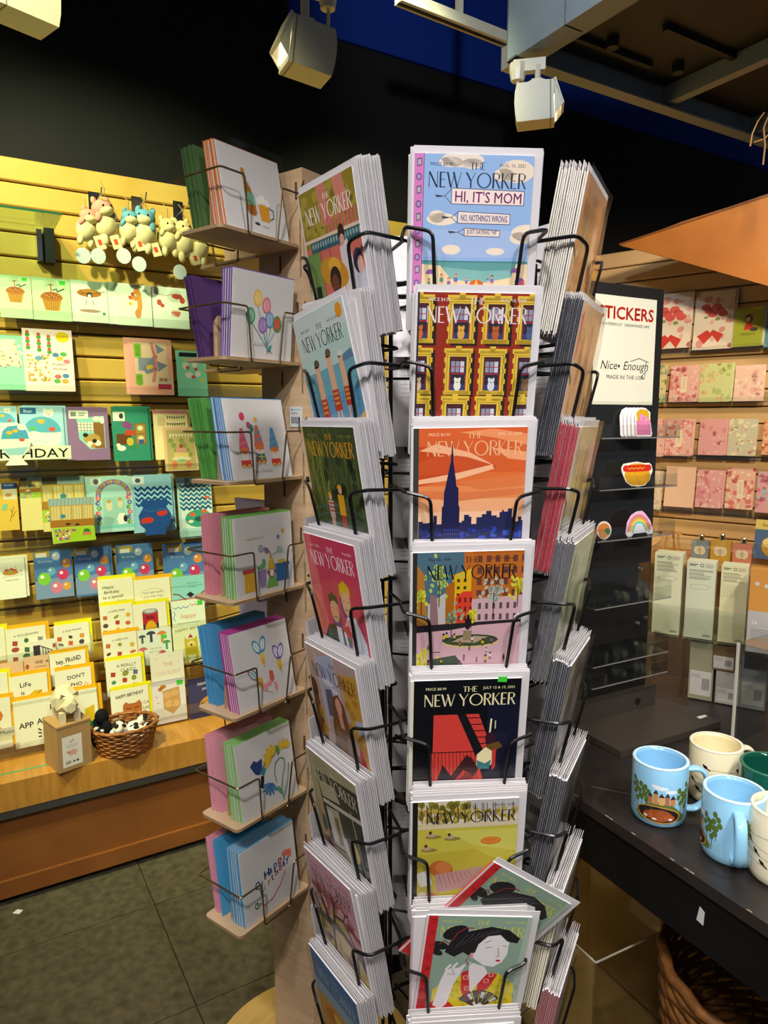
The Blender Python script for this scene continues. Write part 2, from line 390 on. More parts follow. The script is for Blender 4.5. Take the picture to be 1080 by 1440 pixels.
# ---- light track and lamp heads
a = onz(560, -4, 2.86); b = onz(722, 60, 2.86)
tr = empty('light_track', frame(a, (b-a).normalized(), ZUP, (b-a).normalized().cross(ZUP)), 'cream light track ending beside the grey steel frame', 'light track')
L = (b-a).length
MB().box((L/2, 0, 0), (L, .035, .04)).build('rail', WHITEP, tr)
MB().box((L/2, -.0185, 0), (L, .004, .012)).build('groove', RUBBER, tr)
MB().box((L-.012, -.055, 0), (.05, .085, .045)).build('end_feed', WHITEP, tr)
MB().box((L/2, .6, 0), (.02, 1.16, .02)).build('hanger', WHITEP, tr)
def lamp_head(name, P, yaw, tilt, label, size=.17, hang=.10):
    """hooded rectangular wall-washer: open end towards local -x"""
    root = empty(name, T(*P) @ rot(yaw, 'Z'), label, 'track light', 'white track lamp heads')
    M = rot(tilt, 'Y')
    s = size
    Mx = frame(Vector((0, .30*s, 0)), Vector((1, 0, 0)), ZUP, Vector((0, -1, 0)))
    MB().prism([(-.42*s, .42*s), (.44*s, .42*s), (.49*s, .22*s), (.505*s, 0), (.49*s, -.24*s), (.45*s, -.44*s), (-.42*s, -.44*s), (-.40*s, 0)][::-1], 0, .60*s, M=M @ Mx).build('housing', WHITEP, root)
    hd = MB()
    hd.prism([(-.45*s, .46*s), (-.40*s, .44*s), (-.58*s, -.14*s), (-.64*s, -.12*s)], 0, .60*s, M=M @ Mx)
    for q in (0, .585*s): hd.prism([(-.42*s, .44*s), (-.62*s, -.13*s), (-.42*s, -.36*s)], 0, .015*s, M=M @ Mx @ T(0, 0, q))
    hd.build('hood', WHITEP, root)
    MB().box((-.33*s, 0, -.01*s), (.004, .604*s, .866*s), M=M).build('seam', mat('seam_shadow', '#8d8676', .6), root)
    MB().box((-.43*s, 0, -.10*s), (.012, .5*s, .42*s), M=M).build('lamp_lens', mat('lit_lens', '#fff1cf', .4, emit=1.2), root)
    MB().tube([(-.02*s, .07*s, .38*s), (-.02*s, .07*s, .40*s+hang)], .009, 8).tube([(-.02*s, -.07*s, .38*s), (-.02*s, -.07*s, .40*s+hang)], .009, 8).build('stem', WHITEP, root)
    MB().box((0, 0, .46*s), (.24*s, .30*s, .16*s)).build('bracket', WHITEP, root)
    MB().tube(smoothpath([(-.15*s, 0, .40*s), (-.22*s, 0, .55*s), (.1*s, 0, .56*s), (.34*s, 0, .42*s), (.46*s, 0, .50*s), (.45*s, 0, .42*s+hang)], .03), .0055, 6).build('cable', WHITEP, root, smooth=True)
    MB().box((.18*s, 0, .42*s+hang), (.75*s, .22*s, .035)).build('adapter', WHITEP, root)
    MB().lathe([(0, 0), (.02, 0), (.026, .03), (.026, .05), (0, .05)], 10, M=T(.45*s, 0, .38*s+hang-.035)).build('plug', WHITEP, root)
    return root
ang = math.degrees(math.atan2(U.y, U.x))
def at_depth(x, y, Y): d = ray(x, y); return EYE+d*(Y/d.y)
lamp_head('track_lamp', at_depth(431, 72, 2.05), ang-5, 7, 'white track lamp head with looped cable above the plywood card tower', .14)
lamp_head('track_lamp', at_depth(754, 148, 2.35), 180-12, 2, 'white track lamp head hanging below the corner of the grey steel frame', .13, .06)
lamp_head('track_lamp', at_depth(26, -14, 1.75), ang+20, 0, 'white track lamp head cut by the upper left corner', .15)

# ---- orange wooden canopy above the right wall
P0 = CORNER+RN*.42
pts = [onplane(x, y, P0, RN) for x, y in ((872, 345), (960, 312), (1080, 274), (1200, 238), (1200, 436), (1080, 402), (960, 368))]
loc = [((p-CORNER).dot(RU), p.z) for p in pts]
cn = empty('wooden_canopy', FR, 'orange wooden pointed canopy board jutting in from the right edge', 'canopy')
MB().prism(list(reversed(loc)), .40, .425).build('board', ORANGE, cn)
m = MB(); e0, e1 = loc[0], loc[3]
m.prism([(e0[0], e0[1]), (e1[0], e1[1]), (e1[0], e1[1]+.012), (e0[0], e0[1]+.006)][::-1], .385, .43).build('top_edge', mat('canopy_edge', '#6b3c16', .5), cn)
MB().box((loc[2][0]+.05, loc[2][1]-.05, .2), (.04, .04, .39)).build('bracket', ORANGE, cn)
# raffia strands at the upper right
for k, pts in enumerate((((1075, 158), (1066, 170), (1058, 188), (1055, 206)), ((1082, 160), (1074, 180), (1076, 205), (1073, 232)), ((1085, 185), (1074, 196), (1060, 200)))):
    m = MB(); m.tube([at_depth(x, y, 2.5+.01*k) for x, y in pts], .0028, 5)
    tag(m.build('raffia_strand', mat('raffia', '#5c4628', .8)), ('curled raffia strand hanging at upper right, leftmost of three', 'long straight raffia strand hanging at upper right', 'short raffia strand crossing the other two at upper right')[k], 'raffia')

# ================================================================== MAGAZINE CARD SPINNER
LET = {   # thick and thin strokes (x0,y0,x1,y1,width), y up, cap height 1
 'N': (.66, [(.05, 0, .05, 1, .05), (.05, 1, .58, 0, .13), (.60, 0, .60, 1, .05)]),
 'E': (.44, [(.07, 0, .07, 1, .12), (.07, .97, .42, .97, .055), (.07, .52, .36, .52, .05), (.07, .03, .42, .03, .055)]),
 'W': (.98, [(.03, 1, .28, 0, .12), (.28, 0, .50, .95, .045), (.44, 1, .70, 0, .12), (.70, 0, .95, 1, .045)]),
 'Y': (.68, [(.03, 1, .34, .45, .13), (.64, 1, .34, .45, .045), (.34, 0, .34, .46, .10)]),
 'K': (.56, [(.07, 0, .07, 1, .12), (.10, .45, .50, 1, .045), (.18, .55, .53, 0, .12)]),
 'R': (.54, [(.07, 0, .07, 1, .12), (.07, .97, .34, .97, .05), (.34, .97, .46, .88, .08), (.46, .88, .46, .66, .10), (.46, .66, .34, .55, .08), (.34, .55, .07, .55, .045), (.24, .55, .52, 0, .11)]),
 'T': (.56, [(.28, 0, .28, 1, .12), (.0, .97, .56, .97, .055)]),
 'H': (.60, [(.06, 0, .06, 1, .12), (.54, 0, .54, 1, .06), (.06, .5, .54, .5, .05)]),
 'O': (.98, None), ' ': (.16, [])}
def deco(a, s, x, y, w, h, c):
    tot = sum(LET[ch][0]+.07 for ch in s)-.07; k = w/tot; P = []; cx = x
    for ch in s:
        lw, st = LET[ch]
        if st is None:
            n = 22
            for i in range(n):
                q = []
                for t, rr in ((i, 1), (i+1, 1), (i+1, 0), (i, 0)):
                    an = 2*math.pi*t/n; ro = .5-(0 if rr else (.055+.05*abs(math.cos(an))))
                    q.append((cx+(.49+ro*math.cos(an)*.98)*k, y-h*.5-h*1.0*ro*math.sin(an)))
                P.append(q)
        else:
            for x0, y0, x1, y1, t in st:
                X0, Y0, X1, Y1 = cx+x0*k, y-y0*h, cx+x1*k, y-y1*h
                if abs(y1-y0) < .01: P.append([(X0, Y0-t*h/2), (X1, Y1-t*h/2), (X1, Y1+t*h/2), (X0, Y0+t*h/2)])
                else:
                    d = t*k/2; P.append([(X0-d, Y0), (X1-d, Y1), (X1+d, Y1), (X0+d, Y0)])
        cx += (lw+.07)*k
    a.add(P, c)
def title(a, c, x=13, w=80, y=13, h=13.5, price=None, date=None, small=None):
    deco(a, 'THE', x+w*.42, y+6.5, w*.155, 5.6, c); deco(a, 'NEW YORKER', x, y+8.5+h, w, h, c)
    if price: a.text(price, x+1, y+4, 2.6, small or c)
    if date: a.text(date, x+w-1, y+4, 2.6, small or c, al='r')
CW, CH = 100, 141
def cover(fn):
    a = Art(CW, CH); fn(a); return a
def blob(a, x, y, s, skin, hair, top, legs=None):      # small standing figure
    a.ell(x, y, 1.5*s, 1.8*s, hair, seg=8); a.ell(x, y+.6*s, 1.1*s, 1.3*s, skin, seg=8)
    a.poly([(x-1.6*s, y+2*s), (x+1.6*s, y+2*s), (x+1.9*s, y+6*s), (x-1.9*s, y+6*s)], top)
    a.rects([(x-1.4*s, y+6*s, 1.1*s, 4.4*s), (x+.3*s, y+6*s, 1.1*s, 4.4*s)], legs or skin)

def f_beach(a):
    rn = random.Random(3)
    a.bg('#8fb0da'); a.rect(0, 58, 100, 22, '#9fb7dc')
    a.ells([(40, 4, 18, 6), (30, 6, 10, 4), (48, 7, 9, 4)], '#e3d6c8', 14); a.ells([(86, 12, 15, 9), (75, 15, 9, 5)], '#e3d3bd', 14)
    a.ells([(24, 50, 13, 5), (20, 48, 7, 5), (98, 60, 14, 7), (92, 64, 9, 5), (33, 74, 8, 4), (71, 75, 8, 3)], '#ead9c3', 14)
    a.rect(0, 83, 100, 14, '#5f9a98'); a.rect(0, 83, 100, 1, '#3f7c7c'); a.poly([(26, 88), (60, 91), (84, 90), (88, 98), (60, 101), (34, 99)], '#7fb3ad')
    a.poly([(8, 86), (24, 87), (34, 98), (60, 101), (86, 96), (90, 85), (100, 85), (100, 141), (8, 141)], '#e6cfa4')
    for i in range(26):
        x, y = rn.uniform(12, 98), rn.uniform(94, 118)
        if not (48 < x < 62 and 96 < y < 106): blob(a, x, y, rn.uniform(.5, .95), '#e0a98a', rn.choice(('#5a3a22', '#b5622c', '#2c2420')), rn.choice(('#8a5fa8', '#d05a5a', '#4d8f86', '#e0b83c', '#5b6fae')))
    a.add([a.epts(56, 105, 7, 7, 0, 12, 180, 360)], '#d9622c'); a.poly([(53, 105), (56, 98), (59, 105)], '#efc050')
    for x, y in ((16, 94), (90, 92), (94, 100)): a.add([a.epts(x, y, 4.5, 4, 0, 10, 180, 360)], '#8d5aa0')
    a.poly([(10, 108), (22, 104), (30, 112), (16, 116)], '#5fa070'); a.poly([(84, 104), (98, 98), (100, 108), (88, 114)], '#c45a6a')
    a.ell(44, 126, 12, 9, '#3d3a44'); a.ell(80, 118, 9, 10, '#a5662c'); a.ell(82, 121, 6, 8, '#e3b090'); a.ell(60, 116, 4, 7, '#5b9a7c')
    title(a, '#22364a', 12, 82, 5, 12, 'PRICE $8.99', 'AUG. 16, 2021')
    for x0, y0, x1, y1, t, c, h in ((32, 26, 93, 38, 'HI, IT\'S MOM', '#a0448a', 8.2), (38, 44, 82, 53, 'NO, NOTHING\'S WRONG', '#4a4a9a', 5), (44, 57, 74, 63, 'JUST SAYING "HI"', '#5a5260', 3.4)):
        a.lines([[(x0-6, (y0+y1)/2), (x0, y0)], [(x0-6, (y0+y1)/2), (x0, y1)], [(x0-14, (y0+y1)/2), (x0-6, (y0+y1)/2)]], .5, '#3a4450')
        a.poly([(x0-14, (y0+y1)/2-1), (x0-9, (y0+y1)/2-.5), (x0-8, (y0+y1)/2+.6), (x0-13, (y0+y1)/2+1)], '#3a4450')
        a.poly([(x0-.6, y0-.6), (x1+.6, y0+1), (x1+.6, y1+.6), (x0-.6, y1+.2)], '#555a68'); a.poly([(x0, y0), (x1, y0+1.6), (x1, y1), (x0, y1-.4)], '#e9d8cf')
        a.text(t, x0+2, y1-2, h, c, w=x1-x0-4, bold=.012, rot=1)
    a.rect(0, 0, 8, 141, '#cf78b8')
    for i in range(12):
        if i % 2: a.ell(4, 7+i*10.5, 2.6, 3, '#5c4a78', seg=8); a.ell(4, 7+i*10.5, 1.7, 2, '#a98ac0', seg=8)
        else: a.poly([(2, 4+i*10.5), (6, 3+i*10.5), (6.4, 9+i*10.5), (2.4, 10+i*10.5)], '#5c5a70'); a.poly([(2.7, 5+i*10.5), (5.3, 4.2+i*10.5), (5.6, 8.2+i*10.5), (3, 8.8+i*10.5)], '#b7a9b8')
    a.rect(7.6, 0, .5, 141, '#6a3f70')
def f_windows(a):
    a.bg('#8f2c1c')
    for i in range(24): a.rect(0, 3+i*6, 100, .35, '#7c2416')
    dogs = ('#c9652c', '#d8a24a', '#b55a2c', '#4a5a7c', '#d8b48a', '#e4ddd0', '#cfcfd4', '#8a6a4a', '#a5542c', '#b5663c', '#c8c8d0', '#6a5a4a')
    for r in range(3):
        for c in range(4):
            x, y = (-9, 27, 57, 87)[c]+(-r*1.2 if c else 0), (1, 45, 86)[r]
            w, h = 22, 40 if r < 2 else 42
            a.rect(x+2.5, y+3, w+1, h, '#2a2018')                                   # printed drop shade of the surround
            a.rects([(x, y+3, w, h-2), (x-1.5, y+1, w+3, 4), (x+w/2-2.5, y-1, 5, 6), (x-1.2, y+h-2.5, w+2.4, 3.5)]+[(x-1.2, y+9+j*9, 2.6, 4) for j in range(3)]+[(x+w-1.4, y+9+j*9, 2.6, 4) for j in range(3)], '#d9b73c')
            a.lines([[(x+1.2, y+6.5), (x+w-1.2, y+6.5)], [(x+1.4, y+6), (x+1.4, y+h-3)], [(x+w-1.4, y+6), (x+w-1.4, y+h-3)]], .5, '#8a6a1c')
            a.rect(x+3.6, y+8, w-7.2, h-11, '#2a2c36'); a.rect(x+4.6, y+8.5, w-9.2, 3, '#4a2428')
            for i in range(3):
                for j in range(2): a.rect(x+5+i*4, y+12+j*5, 3.4, 4.4, '#c9c4d0' if i == 2 else '#8d8a9c')
            a.rect(x+4.6, y+16.4, w-9.2, .7, '#a5283c'); a.rect(x+4.6, y+22, w-9.2, 1.2, '#a5283c')
            a.rects([(x+3.8, y+24, .9, h-27), (x+w-4.7, y+24, .9, h-27)], '#a5283c')
            d = dogs[r*4+c]; X, Y = x+w/2, y+h-9
            a.rect(x+4.6, y+h-8, w-9.2, 5, '#2f3f6a'); a.ell(X, Y+2, 3.2, 4.6, d, seg=10); a.ell(X, Y-2, 2.4, 2.6, d, seg=10); a.ells([(X-2, Y-3.4, 1, 2), (X+2, Y-3.4, 1, 2)], d); a.ell(X, Y-1, .6, .6, '#20181a', seg=6)
    title(a, '#e0d3cf', 8, 86, 3, 13.5, 'PRICE $4.50', 'AUG. 10, 2009')
    a.rect(0, 0, 1.6, 141, '#2c2c30')
def f_skyline(a):
    a.bg('#d4602f'); rn = random.Random(5)
    for y0, y1, c in ((40, 52, '#db7038'), (52, 64, '#e28a50'), (64, 76, '#eaa878'), (76, 100, '#efc09c')): a.rect(0, y0, 100, y1-y0, c)
    for pts, c in (([(5, 16), (40, 22), (70, 32), (74, 36), (40, 44), (5, 52)], '#c04a20'), ([(5, 30), (38, 20), (74, 34), (52, 40), (5, 42)], '#c8522a'), ([(5, 20), (20, 14), (50, 22), (72, 34), (48, 26), (22, 22)], '#f0b088'),
                   ([(5, 46), (40, 40), (70, 33), (72, 37), (40, 46), (5, 50)], '#f2b88e'), ([(40, 4), (70, 1), (100, 6), (100, 16), (70, 9)], '#e8905c'), ([(70, 18), (100, 22), (100, 30), (84, 28)], '#eda070'), ([(40, 48), (100, 42), (100, 52), (60, 56)], '#dc7a44'), ([(5, 56), (50, 58), (100, 55), (100, 60), (40, 66), (5, 62)], '#d87a48')): a.poly(pts, c)
    title(a, '#eab27e', 12, 84, 3, 13.5, 'PRICE $4.50', 'JAN. 12, 2009', '#f2c8a0')
    sk = [(5, 90)]; x = 5
    while x < 100:
        h = 84+rn.uniform(-5, 4)-(5 if 62 < x < 86 else 0); w = rn.uniform(1.5, 5); sk += [(x, h), (x+w, h)]; x += w
    a.poly(sk+[(100, 141), (5, 141)], '#262a52')
    for i in range(110):
        x, y = rn.uniform(6, 97), rn.uniform(90, 125); w = rn.uniform(2, 6); a.rect(x, y, w, rn.uniform(2, 6), rn.choice(('#22307c', '#2c44a8', '#1d2560', '#3656b8')))
    a.poly([(34, 14), (34.6, 14), (35.4, 30), (38, 46), (38.4, 52), (40.5, 54), (41, 70), (42, 72), (42, 141), (26, 141), (26, 72), (27.4, 70), (27.6, 58), (29, 52), (30, 46), (33, 30)], '#22234a')
    a.rects([(28+i*2, 92+j*4, .7, 2.2) for i in range(7) for j in range(7)], '#3a55b0')
    a.poly([(54, 102), (61, 102), (60, 106), (61, 141), (54, 141), (56, 108)], '#d06a34')
    a.rect(0, 0, 4.8, 141, '#3a3e38')
def f_square(a):
    rn = random.Random(9)
    a.bg('#4a6878'); a.poly([(46, 0), (100, 0), (100, 141), (46, 141)], '#b56524'); a.poly([(14, 50), (34, 36), (34, 70), (14, 72)], '#b9b4b0')
    a.rects([(58+i*8, 4+j*11, 4.4, 6.5) for i in range(6) for j in range(4)], '#6a3c30'); a.rect(54, 0, 46, 2, '#a85a1e')
    a.poly([(54, 46), (100, 43), (100, 72), (54, 74)], '#c5a3a8'); a.rects([(60+i*6.5, 50+j*11, 2.6, 6) for i in range(6) for j in range(2)], '#5c4650')
    a.poly([(36, 22), (53, 16), (53, 74), (36, 74)], '#d8ac1c'); a.rects([(40+i*6, 26+j*7, 2.6, 3) for i in range(2) for j in range(4)], '#3c3418')
    a.poly([(30, 32), (38, 28), (38, 72), (30, 74)], '#a5601c'); a.poly([(39, 44), (46, 38), (54, 38), (54, 74), (39, 74)], '#d0402a'); a.rects([(42+i*5, 44+j*9, 2, 5) for i in range(3) for j in range(3)], '#6a2218')
    a.poly([(4, 12), (10, 20), (14, 70), (4, 74)], '#a8702c'); a.poly([(16, 40), (22, 42), (24, 74), (16, 74)], '#8a6a6c')
    a.poly([(4, 72), (100, 68), (100, 141), (4, 141)], '#c7a0a8'); a.poly([(4, 71), (100, 67), (100, 70), (60, 72), (36, 76), (4, 78)], '#262428')
    for cx, cy, n, c, sp in ((24, 24, 46, '#a5bf64', 11), (8, 45, 20, '#c8c83c', 6), (36, 64, 26, '#93a07c', 7), (54, 62, 14, '#d4cc34', 5), (74, 38, 34, '#a9b0a0', 10), (96, 36, 24, '#d2cc3a', 7), (12, 110, 40, '#d5d22c', 9), (100, 62, 8, '#d8d4d8', 5)):
        a.ells([(cx+rn.gauss(0, sp*.5), cy+rn.gauss(0, sp*.8), 1.6, 2.4, rn.uniform(-40, 40)) for _ in range(n)], c, 6)
        a.line([(cx, cy+sp*.3), (cx, cy+sp*2.6)], .8, '#28241e')
    a.ell(54, 88, 27, 7, '#c9b27a'); a.ell(54, 87, 26, 6, '#3c4c2c'); a.poly([(36, 88), (50, 82), (70, 84), (58, 90)], '#a8947c'); a.rect(47, 77, 8, 10, '#8d7a5c'); a.ell(51, 70, 2.8, 6.5, '#221d1e'); a.ell(51, 63, 1.5, 2, '#221d1e', seg=8)
    a.poly([(14, 106), (40, 102), (52, 118), (14, 126)], '#34442c')
    for i in range(20): blob(a, rn.uniform(14, 96), rn.uniform(78, 112), rn.uniform(.45, .8), '#3a2c28', '#241c1c', rn.choice(('#d8c8c8', '#c8b030', '#26242c', '#5a5a8a', '#c05a3a', '#8a4a8a')), '#26242c')
    a.rect(16, 98, 10, .8, '#2a2420')
    title(a, '#161c20', 13, 80, 4, 14, 'May 23, 1936', 'Price 15 cents')
    a.rect(0, 0, 4, 141, '#2c2e2c')
def f_night(a):
    a.bg('#101216'); a.rect(70, 20, 30, 121, '#15182c')
    a.poly([(20, 36), (42, 36), (60, 76), (20, 76)], '#cf4038'); a.poly([(19, 77), (60, 77), (70, 112), (19, 112)], '#cf4038')
    for i in range(12): a.line([(22+i*3.4, 77), (22+i*3.8, 112)], .6, '#5c1a18')
    a.poly([(50, 36), (62, 36), (78, 80), (66, 76)], '#cf4038')
    for i in range(6): a.line([(52+i*3, 40+i*7), (66+i*2.4, 40+i*7)], 1, '#1c1416')
    a.poly([(42, 36), (50, 36), (70, 80), (62, 84)], '#17181c'); a.line([(74, 42), (73, 60)], 1.6, '#e8dfae'); a.line([(78, 44), (78, 52)], 1, '#d8d09c')
    a.ell(80, 64, 11, 8.5, '#1c1d33', -20); a.ell(74, 62, 5, 6, '#3a1a26'); a.poly([(70, 70), (82, 66), (86, 72), (76, 78), (68, 80)], '#6a4a22')
    a.poly([(62, 80), (70, 72), (78, 78), (76, 92), (62, 92)], '#e8dfae'); a.poly([(62, 86), (70, 90), (76, 86), (74, 96), (63, 96)], '#3c7a7c'); a.poly([(76, 76), (80, 74), (80, 94), (77, 98)], '#c23a36')
    a.poly([(36, 106), (52, 80), (58, 84), (64, 96), (60, 104), (50, 96), (40, 110)], '#3a1c1e'); a.poly([(42, 110), (54, 98), (60, 104), (46, 116)], '#7c2a26')
    a.poly([(30, 90), (44, 112), (60, 110), (84, 100), (92, 116), (20, 122)], '#1e1a20'); a.poly([(40, 118), (90, 108), (94, 116), (44, 122)], '#3c7a7c')
    title(a, '#e8dfae', 11, 84, 6, 12.5, 'PRICE $8.99', 'JULY 12 & 19, 2021')
    a.rect(0, 0, 1.2, 141, '#e0d9a4')
def f_park(a):
    rn = random.Random(2); a.bg('#bfb544'); a.rect(5, 0, 95, 26, '#cfc8b0'); a.rect(52, 0, 48, 18, '#b5b3b4')
    a.ells([(rn.uniform(6, 54), rn.uniform(2, 22), 3, 4) for _ in range(50)], '#8d8434', 7); a.ells([(rn.uniform(6, 98), rn.uniform(10, 22), 2.4, 3) for _ in range(60)], '#b5a048', 7); a.lines([[(rn.uniform(6, 98), 2)]*1+[(0, 0)] for _ in range(0)], 1, '#000')
    for i in range(18):
        x = rn.uniform(6, 98); a.line([(x, 4), (x+1, 24)], .8, '#5c4a2c')
    a.poly([(5, 27), (100, 24), (100, 30), (5, 31)], '#cfc3a2'); a.poly([(30, 34), (100, 34), (100, 60), (60, 52)], '#c9c45a'); a.poly([(5, 60), (60, 56), (100, 80), (100, 141), (5, 141)], '#b5a838')
    for x, y in ((18, 37), (36, 40), (14, 52)):
        a.ell(x+2, y+3, 8, 2.2, '#8a7d3c'); a.ell(x, y+1, 4, 2, '#b89a86'); a.ell(x-1, y-2, 1.6, 2, '#4a3424', seg=8)
    a.ell(75, 47, 10, 4.6, '#c06a22'); a.ell(75, 46.4, 9, 3.6, '#d9832c'); a.ell(75, 46.4, 6, 2.2, '#cc7426')
    a.ell(28, 78, 12, 10, '#b0602a', 30); a.ell(30, 76, 8, 7, '#c2733a', 30); a.poly([(22, 84), (48, 80), (70, 76), (58, 100), (24, 106)], '#b58a86')
    for i in range(8): a.line([(26+i*4, 84-i*.4), (30+i*4, 102-i*2)], .6, '#8d5c60')
    a.poly([(4, 82), (16, 78), (20, 96), (8, 98)], '#d9d6ce'); a.poly([(0, 112), (20, 104), (30, 118), (6, 126)], '#c07a68'); a.ell(10, 108, 4, 4, '#cfc8bc')
    title(a, '#22242c', 13, 84, 4, 13, None, 'MAY 8, 2023')
    a.rect(0, 0, 5, 141, '#1c1c1e')
def f_kimono(a):
    rn = random.Random(4)
    a.bg('#8ba595'); a.poly([(96, 0), (100, 0), (100, 141), (92, 141)], '#a3b6a8')
    title(a, '#cfd046', 13, 82, 4, 13.5, 'PRICE $5.99', 'MAY 9, 2008')
    a.poly([(14, 92), (26, 78), (44, 72), (60, 76), (76, 70), (94, 84), (98, 120), (90, 141), (14, 141)], '#d9c61e')
    for i in range(60):
        x, y = rn.uniform(18, 94), rn.uniform(78, 125); a.line([(x, y), (x+2, y-2), (x+4, y+1), (x+3, y+3)], .45, '#5c5410')
    a.poly([(40, 70), (47, 66), (52, 92), (58, 108), (50, 110), (42, 92)], '#c8202c'); a.poly([(58, 78), (70, 68), (76, 72), (70, 88), (58, 102)], '#c8202c')
    a.poly([(10, 112), (24, 100), (40, 116), (100, 112), (100, 141), (8, 141)], '#c8202c')
    for x, y in ((45, 76), (48, 90), (66, 80), (70, 72), (20, 122), (36, 126), (52, 128), (84, 118), (92, 126)): a.poly([(x-3, y-2), (x+2, y-3), (x+3, y+2), (x-2, y+3)], '#e0a8a0'); a.poly([(x-2, y-1.2), (x+1.2, y-2), (x+2, y+1.2), (x-1.2, y+2)], '#c8202c')
    a.poly([(46, 56), (62, 62), (66, 70), (58, 84), (52, 96), (47, 70)], '#e6e2e4')
    a.poly([(44, 34), (58, 20), (74, 22), (82, 30), (82, 46), (78, 56), (70, 62), (60, 60), (50, 52), (44, 44)], '#e8e4e6')
    a.poly([(20, 44), (26, 26), (42, 18), (62, 12), (80, 16), (92, 26), (90, 32), (80, 30), (72, 22), (60, 24), (52, 34), (50, 44), (44, 48), (38, 44), (30, 50)], '#1c1a20')
    a.ell(28, 20, 13, 8, '#1c1a20', -25); a.ell(14, 36, 9, 5, '#1c1a20', 15); a.ell(12, 44, 7, 3.6, '#1c1a20', 30)
    for i in range(7): a.line([(30+i*6, 38-i*3), (40+i*6, 22-i*1.2)], .4, '#5a5a64')
    a.line([(26, 30), (30, 20), (38, 14), (46, 14)], 1.1, '#8a2a3a'); a.line([(14, 34), (18, 30), (24, 34)], 1, '#8a2a3a')
    a.lines([[(60, 38), (66, 37)], [(76, 35), (80, 36)], [(72, 38), (74, 48), (71, 49)], [(58, 32), (64, 29)]], .6, '#4a4448')
    a.ell(74, 54, 2.6, 1.4, '#c02038', seg=8); a.ell(47, 48, 2, 3.6, '#d9a0a8', seg=8); a.line([(47, 47), (42, 54), (46, 60), (50, 56)], .7, '#b02a38')
    a.poly([(20, 82), (24, 66), (34, 64), (42, 62), (38, 74), (34, 84), (30, 110), (24, 118), (16, 112)], '#e6e2e4'); a.lines([[(24, 66), (28, 60)], [(30, 65), (34, 58)], [(36, 66), (42, 60)]], 2.6, '#e6e2e4'); a.lines([[(26, 72), (34, 72)], [(30, 65), (33, 72)]], .5, '#5c5458')
    for i in range(6):
        t0, t1 = R(-150+i*20), R(-133+i*20); a.poly([(62, 116), (62+24*math.cos(t0), 116+24*math.sin(t0)), (62+24*math.cos(t1), 116+24*math.sin(t1))], '#2a2a2e')
        a.poly([(62+14*math.cos(t0+.06), 116+14*math.sin(t0+.06)), (62+22*math.cos(t0+.06), 116+22*math.sin(t0+.06)), (62+22*math.cos(t1-.04), 116+22*math.sin(t1-.04)), (62+14*math.cos(t1-.04), 116+14*math.sin(t1-.04))], '#c9c9cc' if i % 2 else '#55555c')
    a.poly([(54, 116), (64, 108), (70, 116), (68, 128), (58, 128)], '#e6e2e4'); a.lines([[(56, 116), (52, 112)], [(60, 113), (57, 108)]], 2, '#e6e2e4')
    a.rect(0, 0, 9, 141, '#c8222a')
    for i, ch in enumerate('ファッション特別号'): a.text(ch, 4.5, 9+i*14.4, 5, '#2a1014', al='c')
def f_cafe(a):
    rn = random.Random(6); a.bg('#c8685a'); a.rect(0, 0, 100, 52, '#8d7d2c')
    a.ells([(rn.uniform(0, 100), rn.uniform(0, 44), 6, 5) for _ in range(30)], '#a3923a', 8); a.poly([(34, 0), (50, 0), (54, 36), (38, 36)], '#c47a68'); a.poly([(64, 0), (82, 0), (88, 30), (70, 30)], '#c98070')
    a.rects([(46+i*6, 30, 3, 14) for i in range(9)], '#d0606a'); a.rect(0, 44, 100, 3, '#d9c0a8'); a.rect(10, 47, 90, 10, '#2f5a66'); a.ells([(14+i*5, 51, 1.8, 3) for i in range(18)], '#8aa3a0', 7)
    a.rect(0, 57, 24, 84, '#6a8a4a'); a.lines([[(26, 50), (26, 100)], [(44, 50), (44, 80)], [(70, 50), (70, 90)]], 1, '#3c3440')
    a.poly([(62, 60), (76, 54), (84, 80), (84, 120), (64, 120)], '#cfc8c6'); a.ell(68, 48, 6, 8, '#3a2420'); a.ell(68, 54, 4, 5, '#d09a86')
    a.ell(46, 80, 26, 14, '#c08a2c', 18); a.ell(48, 74, 11, 8, '#dca63c', 18); a.ell(47, 86, 10, 12, '#2c2022'); a.ell(46, 90, 7, 9, '#6a3c30')
    a.poly([(30, 106), (44, 98), (58, 100), (72, 104), (74, 130), (36, 132)], '#e6dcd4'); a.poly([(34, 112), (40, 112), (42, 138), (36, 138)], '#6a3c30'); a.poly([(60, 110), (70, 112), (54, 136), (46, 134)], '#6a3c30')
    a.poly([(82, 80), (94, 74), (100, 86), (100, 130), (84, 130)], '#c9ccd6'); a.ell(90, 76, 8, 11, '#2c3450'); a.ell(93, 80, 5, 8, '#e0b0a0')
    a.ell(22, 128, 16, 12, '#1f4a4c'); a.ell(24, 128, 10, 8, '#2c6a6a'); a.rect(8, 88, 10, 20, '#22262a'); a.poly([(0, 120), (18, 112), (18, 141), (0, 141)], '#9ab58a')
    title(a, '#eae0d2', 8, 84, 8, 15, None, None)
